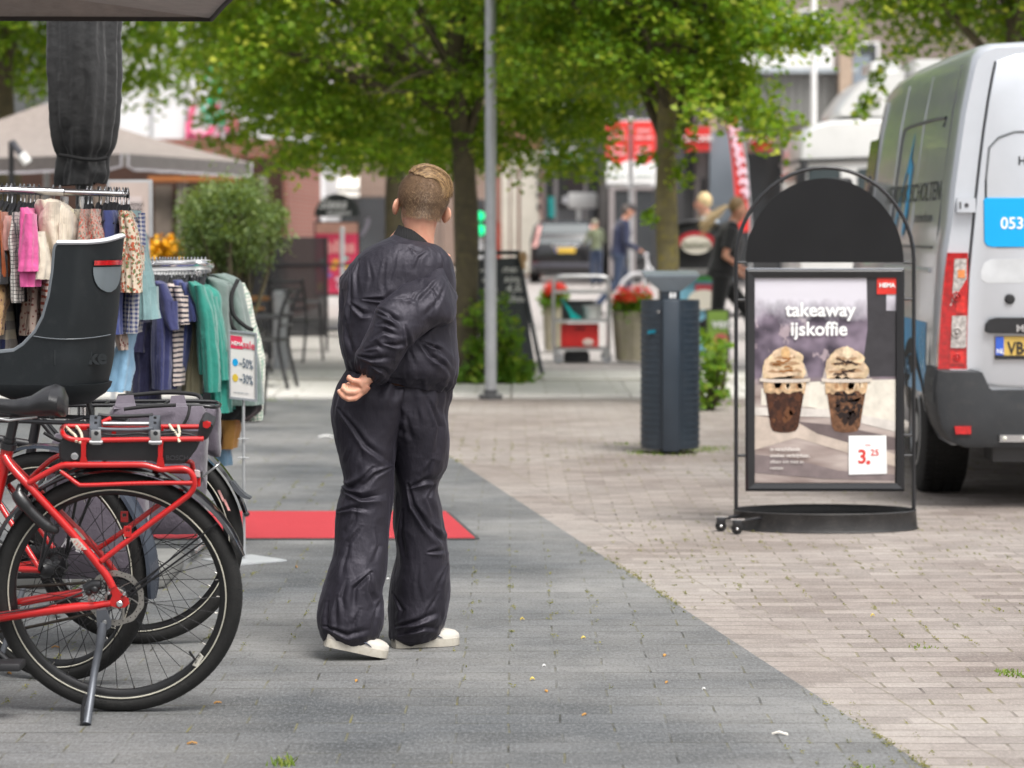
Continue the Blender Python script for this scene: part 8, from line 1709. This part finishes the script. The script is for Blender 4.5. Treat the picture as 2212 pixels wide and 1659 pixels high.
# ------------------------------------------------------------------ chalk board
gk = gr(1110, 812); kb = thing('chalkboard', 'dark A-frame chalkboard with white handwriting behind the grey lamp post', 'sign', gk)
Yk = gk.y
def kp(x, y, dy=0.0): return at(x, y, Yk) + V((0, dy, 0))
slate = mat('slate_board', (.045,.05,.055), .7, 0, .25, 3); kw = mat('board_frame', (.035,.04,.045), .6)
mb = MB(); mb.prism([kp(1030,560), kp(1118,556), kp(1160,812), kp(1048,812)], (0,.025,0)); obj('board', mb, slate, kb, False)
for a, b in (((1030,546),(1124,546)),((1118,548),(1172,814)),((1026,548),(1046,814))):
    mb = MB(); mb.tube([kp(*a, -.01), kp(*b, -.01)], .022, 8); obj('frame_bar', mb, kw, kb)
mb = MB(); mb.tube([kp(1124,548,.02), kp(1150,812,.75)], .02, 8); obj('rear_leg', mb, kw, kb)
chalk = mat('chalk', (.62,.62,.6), .9, 0, .3, 40)
for i, (s_, x, y) in enumerate((('menu', 1084, 588), ('soep', 1088, 609), ('4,50', 1092, 630), ('thee', 1096, 652))):
    obj('lettering', place(text(s_, .1, .002, 'LEFT', .001, .3), kp(x, y, -.004), V((1,0,0)), V((0,0,1))), chalk, kb, False); obj('lettering', place(text('koffie', .06, .001, 'LEFT', .001, .3), kp(x-48, y, -.004), V((1,0,0)), V((0,0,1))), chalk, kb, False)
mb = MB(); mb.ball(kp(1130,556,-.03), (.04,.03,.06), 10, 8); mb.tube([kp(1124,546,-.04), kp(1132,580,-.05)], .02, 8); obj('ribbon', mb, mat('tan_ribbon', (.45,.28,.14), .7), kb)
# ------------------------------------------------------------------ serving trolley with things on it
gt = gr(1258, 784); Yt = gt.y; tr_ = thing('serving_trolley', 'steel three-tier serving trolley standing by the planters', 'trolley', gt)
def tpz(x, y, dy=0.0): return at(x, y, Yt) + V((0, dy, 0))
for dy in (0, .42):
    mb = MB(); mb.tube(curve([tpz(1198,770,dy), tpz(1196,640,dy), tpz(1200,606,dy), tpz(1214,598,dy), tpz(1258,597,dy), tpz(1302,598,dy), tpz(1314,606,dy), tpz(1317,640,dy), tpz(1315,770,dy)], 5), .016, 10); obj('end_frame', mb, steel, tr_)
for y in (628, 690, 752):
    a, b = tpz(1200, y), tpz(1314, y+6); mb = MB(); mb.box((a.x, Yt+.01, b.z), (b.x, Yt+.41, b.z+.008)); 
    for yy in (Yt+.0, Yt+.41): mb.box((a.x, yy, b.z), (b.x, yy+.01, a.z))
    obj('shelf', mb, steel, tr_, False)
for x in (1206, 1311):
    for dy in (.02, .4):
        c = tpz(x, 774, dy); mb = MB(); mb.lathe([(.01,-.016),(.052,-.016),(.055,-.01),(.055,.01),(.052,.016),(.01,.016)], 20, (c.x, c.y, .055), M=Matrix.Rotation(pi/2, 3, 'X')); cw_ = obj('castor', mb, mat('grey_castor', (.3,.31,.33), .5), tr_); mb = MB(); mb.box((c.x-.025, c.y-.022, .06), (c.x+.025, c.y+.022, .13), bev=.005); obj('fork', mb, steel, cw_)
cr = thing('crate', 'red plastic bottle crate on the lowest shelf of the trolley', 'crate', tpz(1252, 751, .2)); a, b = tpz(1212, 701, .06), tpz(1294, 751, .06); redc = mat('red_plastic', (.6,.02,.018), .4, 0, .1, 6)
mb = MB(); x0, x1, z0, z1 = a.x, b.x, b.z+.004, a.z; y0, y1 = Yt+.06, Yt+.36
for q in (((x0,y0,z0),(x1,y0+.012,z1)),((x0,y1-.012,z0),(x1,y1,z1)),((x0,y0+.012,z0),(x0+.012,y1-.012,z1)),((x1-.012,y0+.012,z0),(x1,y1-.012,z1)),((x0+.012,y0+.012,z0),(x1-.012,y1-.012,z0+.012))): mb.box(*q)
obj('shell', mb, redc, cr, False); mb = MB(); mb.box(((x0+x1)/2-.05, y0-.004, z1-.06), ((x0+x1)/2+.05, y0+.002, z1-.035), bev=.004); obj('handle_hole', mb, mat('dark_red', (.12,.004,.004), .6), cr); mb = MB(); mb.ball((x0+.29, y0-.004, z0+.05), (.06,.004,.04), 16, 8); obj('emblem', mb, mat('pale_emblem', (.7,.55,.5), .5), cr)
bk = thing('bucket', 'white plastic tub with lid on the middle shelf of the trolley', 'tub', tpz(1280, 689, .2)); c = tpz(1280, 690, .2); c.z = tpz(0, 696, 0).z + .01; mb = MB(); mb.lathe([(.09,0),(.095,.005),(.105,.14),(.001,.14)], 24, c); obj('tub', mb, white_paint, bk); mb = MB(); mb.lathe([(.115,.141),(.117,.15),(.115,.165),(.001,.168)], 24, c); obj('lid', mb, white_paint, bk)
du = thing('dustpan', 'turquoise dustpan leaning on the middle shelf of the trolley', 'dustpan', tpz(1236, 688, .1)); mb = MB(); mb.prism([tpz(x, y, .05) for x, y in ((1221,660),(1226,658),(1240,676),(1256,686),(1256,691),(1234,691),(1230,678))], (0,.14,0)); obj('pan', mb, mat('turquoise_plastic', (.0,.4,.38), .4), du, False); mb = MB(); mb.tube([tpz(1222,659,.1), tpz(1214,645,.1)], .014, 8); obj('handle', mb, mat('turquoise_plastic', (.0,.4,.38), .4), du)
bx = thing('crate', 'black box standing under the trolley', 'box', tpz(1250, 786, .2)); obj('box', VB(1218, 762, 1274, gz(Yt+.12), Y=Yt+.12, dep=.22, bev=.01), black_plastic, bx); mb = MB(); mb.tube([tpz(1222,760,.11), tpz(1270,760,.11)], .008, 8); obj('rim', mb, black_metal, bx)
sf = thing('bucket', 'dark grey tub on the top shelf at the back of the trolley', 'tub', tpz(1252, 640, .25)); mb = MB(); c = tpz(1254, 690, .26); c.z = tpz(0, 696, 0).z + .012; mb.box((c.x-.2, c.y-.1, c.z), (c.x+.16, c.y+.1, c.z+.2), bev=.03); obj('body', mb, mat('grey_tub', (.09,.095,.1), .5), sf); mb = MB(); mb.box((c.x-.21, c.y-.11, c.z+.2), (c.x+.17, c.y+.11, c.z+.215), bev=.005); obj('lid', mb, mat('grey_tub_lid', (.12,.125,.13), .5), sf)
# planters with red geraniums
concr = mat('mossy_concrete', (.3,.27,.2), .9, 0, .25, 4, .5, 60, dirt=.7, dirtc=(.17,.18,.06))
pet, t_, b_, L_ = nodes('red_petals'); b_.inputs['Base Color'].default_value = (.75,.035,.015,1); b_.inputs['Roughness'].default_value = .6
def planter(label, x0, x1, yt, yb, Yq):
    a = at((x0+x1)/2, yb, Yq); r_ = (x1-x0)/2*Yq/FV; h = at(0, yt, Yq).z; t = thing('planter', label, 'planter', (a.x, Yq, 0), 'stone planters with red flowers')
    c = V((a.x, Yq, 0)); mb = MB(); mb.lathe([(r_*.82,.02),(r_*.86,.1),(r_*.97,h*.7),(r_,h-.05),(r_*1.02,h),(r_*.9,h),(r_*.88,h-.06)], 8, c); obj('tub', mb, concr, t, True, auto=20); mb = MB(); mb.lathe([(r_*.88,h-.07),(.001,h-.05)], 8, c); obj('soil', mb, mat('soil', (.04,.028,.02), .95), t)
    pts = np.array([(c.x + r_*.95*math.sqrt(random.random())*math.cos(q), c.y + r_*.95*math.sqrt(random.random())*math.sin(q), h + random.uniform(.0,.16)) for q in [random.uniform(0, 2*pi) for _ in range(70)]]); out = np.zeros_like(pts); P, nr, ti = clumps(pts, 16, .09, .05, out, .1, .2, .9); vs, fs, tt = leaves(P, nr, .05, ti-.05); link('leaves', npmesh('leaves', vs - np.array(c), fs, shrubleaf, tt), t)
    pts = np.array([(c.x + r_*.95*math.cos(q)*math.sqrt(random.random()), c.y - r_*.3 + r_*.9*math.sin(q)*math.sqrt(random.random()), h + random.uniform(.13,.24)) for q in [random.uniform(0, 2*pi) for _ in range(46)]]); out = np.zeros_like(pts); P, nr, ti = clumps(pts, 22, .045, .026, out, 0, .0, 1.0); vs, fs, tt = leaves(P, nr, .026, ti); link('flowers', npmesh('flowers', vs - np.array(c), fs, pet, tt), t)
planter('mossy stone planter with red geraniums between trolley and litter bin', 1322, 1416, 672, 784, 30.4); planter('stone planter with red flowers behind the left end of the trolley', 1172, 1226, 660, 760, 33)
# ------------------------------------------------------------------ black kiosk and painted boards
YK2 = 31.2; kk = thing('food_cart', 'black food cart with a cream oval sign, beside the mossy trunk', 'cart', (at(1510, 560, YK2).x, YK2, 0))
obj('body', VB(1452, 480, 1556, 592, Y=YK2, dep=.9, bev=.04), mat('cart_black', (.012,.012,.014), .45, 0, .2, 3), kk)
mb = MB(); mb.tube(curve([at(1440,500,YK2-.02), at(1455,488,YK2-.02), at(1490,478,YK2-.02), at(1530,480,YK2-.02), at(1556,486,YK2-.02)]), .02, 8); obj('roof_rim', mb, black_metal, kk)
def oval(cx, cy, rx, ry, Yq): return [at(cx + rx*math.cos(a), cy + ry*math.sin(a), Yq) for a in [2*pi*i/36 for i in range(36)]]
mb = MB(); mb.prism([at(1504 + 43*math.cos(a), 527 + 28*math.sin(a), YK2-.02) for a in [pi*.94 + pi*1.12*i/24 for i in range(25)]], (0,.02,0)); sg_ = obj('red_arch', mb, mat('cart_red', (.35,.015,.025), .5), kk, False)
mb = MB(); mb.prism(oval(1504, 529, 33, 20, YK2-.05), (0,.025,0)); ov = obj('oval_sign', mb, mat('cream_sign', (.68,.64,.55), .5, 0, .03), kk, False); obj('lettering', place(text('Bakkerij', .095, .002, 'CENTER', .001), *frame(1504, 534, YK2-.06)), mat('olive_ink', (.22,.22,.16), .5), ov, False)
obj('counter', VB(1450, 580, 1556, 594, Y=YK2-.1, dep=.3), steel, kk, False)
obj('front_panel', VB(1450, 594, 1562, gz(YK2)-6, Y=YK2-.02, dep=.06), mat('pale_blue_panel', (.22,.5,.65), .5, 0, .15, 2), kk, False); obj('green_stripe', VB(1500, 596, 1560, 606, Y=YK2-.04, dep=.02), mat('fresh_green', (.12,.5,.12), .5), kk, False)
obj('panel_picture', VB(1502, 614, 1548, 630, Y=YK2-.04, dep=.02), mat('dark_pink', (.45,.06,.08), .5), kk, False); mb = MB(); mb.prism(oval(1520, 648, 34, 22, YK2-.05), (0,.02,0)); obj('panel_oval', mb, mat('cream_sign', (.68,.64,.55), .5), kk, False)
for x in (1470, 1540): mb = MB(); c = at(x, 0, YK2); mb.lathe([(.03,-.04),(.2,-.04),(.22,0),(.2,.04),(.03,.04)], 20, (c.x, YK2+.1, .22), M=Matrix.Rotation(pi/2, 3, 'X')); obj('wheel', mb, rubber, kk)
gb_ = thing('poster_board', 'green poster board with red splash behind the striding woman\'s legs', 'sign', V((at(1548, 780, 29).x, 29, 0)))
obj('board', VB(1524, 668, 1576, 784, Y=29, dep=.04), black_metal, gb_, False); obj('poster', VB(1528, 672, 1572, 778, Y=28.98, dep=.02), mat('lime_poster', (.26,.42,.07), .5, 0, .2, 3), gb_, False); mb = MB(); mb.prism(oval(1558, 735, 16, 15, 28.965), (0,.015,0)); obj('red_splash', mb, mat('coral_splash', (.6,.14,.12), .5), gb_, False); obj('lettering', place(text('vers', .14, .004, 'LEFT', .001), *frame(1538, 708, 28.96)), white_ink, gb_, False)
mb = MB(); mb.box((WL[gb_.name].x-.13, 28.9, 0), (WL[gb_.name].x+.13, 29.2, .06)); obj('foot', mb, black_metal, gb_); mb = MB(); mb.box((WL[gb_.name].x-.03, 29.0, .05), (WL[gb_.name].x+.03, 29.03, .12)); obj('stem', mb, black_metal, gb_)
# ------------------------------------------------------------------ dome-topped sweets sign with pink poster
YS2 = 40; s2 = thing('pavement_sign', 'black dome-topped sign with white script over a pink poster, left of the boy\'s head', 'advertising sign', V((at(735, 600, YS2).x, YS2, 0)))
mb = MB(); mb.prism([at(728 + 49*math.cos(a), 468 - 50*math.sin(a), YS2) for a in [pi*i/30 for i in range(31)]], (0,.05,0)); dm = obj('dome', mb, mat('dome_black', (.01,.014,.014), .4), s2, False)
obj('lettering', place(text('Sieas', .2, .004, 'CENTER', .002, .2), *frame(718, 450, YS2-.01)), mat('script_white', (.6,.6,.62), .6), dm, False); obj('lettering', place(text('Snoepgoed', .075, .002, 'CENTER', .002, .2), *frame(731, 463, YS2-.01)), mat('script_white', (.6,.6,.62), .6), dm, False)
mb = MB(); mb.torus(at(742, 470, YS2+.12), (0,1,0), .345, .03, 40, 8, a0=0, a1=pi, ref=(1,0,0)); obj('outer_arch', mb, mat('grey_violet', (.28,.26,.32), .4), s2)
obj('poster_frame', VB(679, 478, 777, 640, Y=YS2, dep=.06), black_metal, s2, False); p_ = obj('poster', VB(682, 481, 773, 634, Y=YS2-.02, dep=.015), mat('pink_poster', (.6,.035,.1), .5, 0, .2, 2), s2, False)
obj('poster_top', VB(682, 481, 773, 504, Y=YS2-.03, dep=.008), mat('salmon_band', (.45,.24,.19), .5), p_, False); obj('lettering', place(text('bliss', .24, .012, 'CENTER', .002), *frame(735, 545, YS2-.035)), mat('pale_coral', (.75,.3,.3), .5), p_, False)
for i in range(16):
    x, y = random.uniform(690, 768), random.uniform(558, 628); mb = MB(); mb.prism(oval(x, y, random.uniform(4, 9), random.uniform(4, 9), YS2-.03), (0,.006,0)); obj('sweet_print', mb, mat('sweet%d' % (i % 5), ((.25,.12,.4),(.75,.35,.05),(.8,.6,.1),(.2,.5,.45),(.7,.5,.6))[i % 5], .5), p_, False)
mb = MB(); c = V((at(735,0,YS2).x, YS2+.05, 0)); mb.lathe([(.36,0),(.37,.05),(.3,.07),(.001,.08)], 28, c); mb.xf(Matrix.Identity(4)); obj('foot', mb, black_metal, s2)
bl = thing('bollard', 'light grey post standing in front of the pink poster', 'bollard', V((at(739, 700, 36).x, 36, 0))); mb = MB(); mb.tube([WL[bl.name], at(739, 494, 36)], .03, 10); obj('shaft', mb, galv, bl); mb = MB(); mb.ball(at(739, 494, 36), (.032,.032,.02)); obj('cap', mb, galv, bl)
# ------------------------------------------------------------------ small litter and moss on the paving
dry = mat('dry_leaf', (.42,.22,.06), .8, 0, .3, 60); pap = mat('white_paper', (.75,.75,.74), .8); butt = mat('cigarette_paper', (.7,.66,.6), .8); crumb = mat('yellow_crumb', (.65,.5,.12), .8)
def litter(name, label, cat, x, y, L_2, W2, mt, grp, rz=0.0, h=.004):
    p = gr(x, y); mb = MB(); n = 7; vs = []
    for i in range(n):
        f = i/(n-1); w_ = W2*math.sin(pi*min(.97, max(.05, f)))**.7; z = .003 + h*math.sin(pi*f)*random.uniform(.6, 1.3); vs += [V(((f-.5)*L_2, -w_/2, z)), V(((f-.5)*L_2, 0, z+h*.5)), V(((f-.5)*L_2, w_/2, z+h*.2))]
    fs = [(3*i+j, 3*i+j+1, 3*i+j+4, 3*i+j+3) for i in range(n-1) for j in range(2)]; mb.add(vs, fs); mb.add([v - V((0,0,.0025)) for v in vs], [f[::-1] for f in fs]); mb.xf(Matrix.Translation(p) @ Matrix.Rotation(rz, 4, 'Z')); o = obj(name, mb, mt, None, True, loc=p); return tag(o, label, cat, grp)
for x, y in ((1262,1546),(1440,1476),(1436,1418),(770,1473),(120,1400),(470,1520),(20,1457),(415,1608),(640,1226),(1180,1495)): litter('dry_leaf', 'small dry brown leaf scrap lying on the pavers', 'leaf', x, y, random.uniform(.014,.03), random.uniform(.006,.012), dry, 'dry leaf scraps on the paving', random.uniform(0, 3))
litter('cigarette_butt', 'white cigarette end on the grey pavers near the lower right', 'cigarette end', 1685, 1588, .045, .009, butt, None, -.2, .006)
litter('paper_scrap', 'white paper scrap on the grey pavers left of the boy\'s hip', 'paper', 704, 945, .1, .05, pap, None, .2, .01)
for x, y in ((1128,1340),(1885,1332),(1150,1470),(1260,1380)): litter('crumb', 'tiny pale yellow crumb on the paving', 'crumb', x, y, .016, .01, crumb, 'pale crumbs on the paving', .3, .006)
for x, y in ((1175,1440),(755,1270),(838,1252),(1520,1490)): litter('crumb', 'tiny white crumb on the paving', 'crumb', x, y, .012, .008, pap, 'white crumbs on the paving', .3, .004)
# moss tufts sit in the joints: far too many to count
pts = []
for i in range(5200):
    Y = 7.2 + 12*random.random()**1.7
    if random.random() < .62:
        X = XB(Y) + random.random()**1.2*4.2; row = round(Y/.112)*.112; bwid = .225; off = .5*(int(round(Y/.112)) % 2)*bwid
    else:
        X = XB(Y) - random.random()*3.4; row = round(Y/.155)*.155; bwid = .3; off = .5*(int(round(Y/.155)) % 2)*bwid
    if random.random() < .1: X = XB(Y) + random.gauss(0, .008)
    elif random.random() < .8: X = round((X-off)/bwid)*bwid + off + random.gauss(0, .006); row += random.uniform(-.05, .05)
    else: row += random.gauss(0, .004)
    if vnoise(np.array([[X*1.1, row*.9, 0.]]))[0] + .25*random.random() > .68: pts.append((X, row, .002))
pts = np.array(pts); k = 9; C_ = np.repeat(pts, k, 0) + rng.normal(size=(len(pts)*k, 3))*np.array((.004,.026,.0015)); C_[:, 2] = np.abs(C_[:, 2]) + .002
nr = rng.normal(size=C_.shape)*.4; nr[:, 2] = 1; nr /= np.linalg.norm(nr, axis=1, keepdims=True); vs, fs, tt = leaves(C_, nr, .0065, rng.uniform(.2, .9, len(C_)))
mo = link('moss', npmesh('moss', vs, fs, foliage('moss', (.1,.1,.025), (.19,.18,.04), (.3,.26,.09), .2), tt)); mo['kind'] = 'stuff'; WL[mo.name] = V((0,0,0))
# grass tufts round the bin and in the near right corner
gt_m = foliage('grass_blade', (.07,.14,.02), (.16,.24,.04), (.3,.3,.08), .3)
def tuft(x, y, n, spread, h):
    p = gr(x, y); vs = []; fs = []; tt = []
    for i in range(n):
        b = np.array(p) + np.array((random.gauss(0, spread), random.gauss(0, spread*.8), 0)); d = np.array((random.gauss(0, .4), random.gauss(0, .4), 1.0)); d /= np.linalg.norm(d); hh = h*random.uniform(.4, 1.2); w_ = np.array((.003, .001, 0)); o = len(vs); vs += [b-w_, b+w_, b+d*hh*.7+w_*.6, b+d*hh+np.array((.2*hh*d[0], .2*hh*d[1], -.1*hh))]; fs.append((o, o+1, o+2, o+3)); tt += [random.uniform(.1, .9)]*4
    return vs, fs, tt
VS, FS, TT = [], [], []
for a in ((1388,979,60,.05,.03),(1440,982,80,.07,.025),(1500,975,90,.08,.03),(1540,970,60,.08,.03),(2195,1460,40,.03,.022),(2170,1452,25,.02,.015),(612,1652,40,.02,.03),(1990,1400,14,.03,.012),(1870,1660,20,.02,.01),(1350,960,30,.06,.02),(1630,880,60,.15,.03),(560,865,60,.2,.03),(900,860,60,.2,.02)):
    v, f, t3 = tuft(*a); o = len(VS); VS += v; FS += [tuple(i+o for i in q) for q in f]; TT += t3
gro = link('grass', npmesh('grass', np.array(VS), np.array(FS), gt_m, TT)); gro['kind'] = 'stuff'
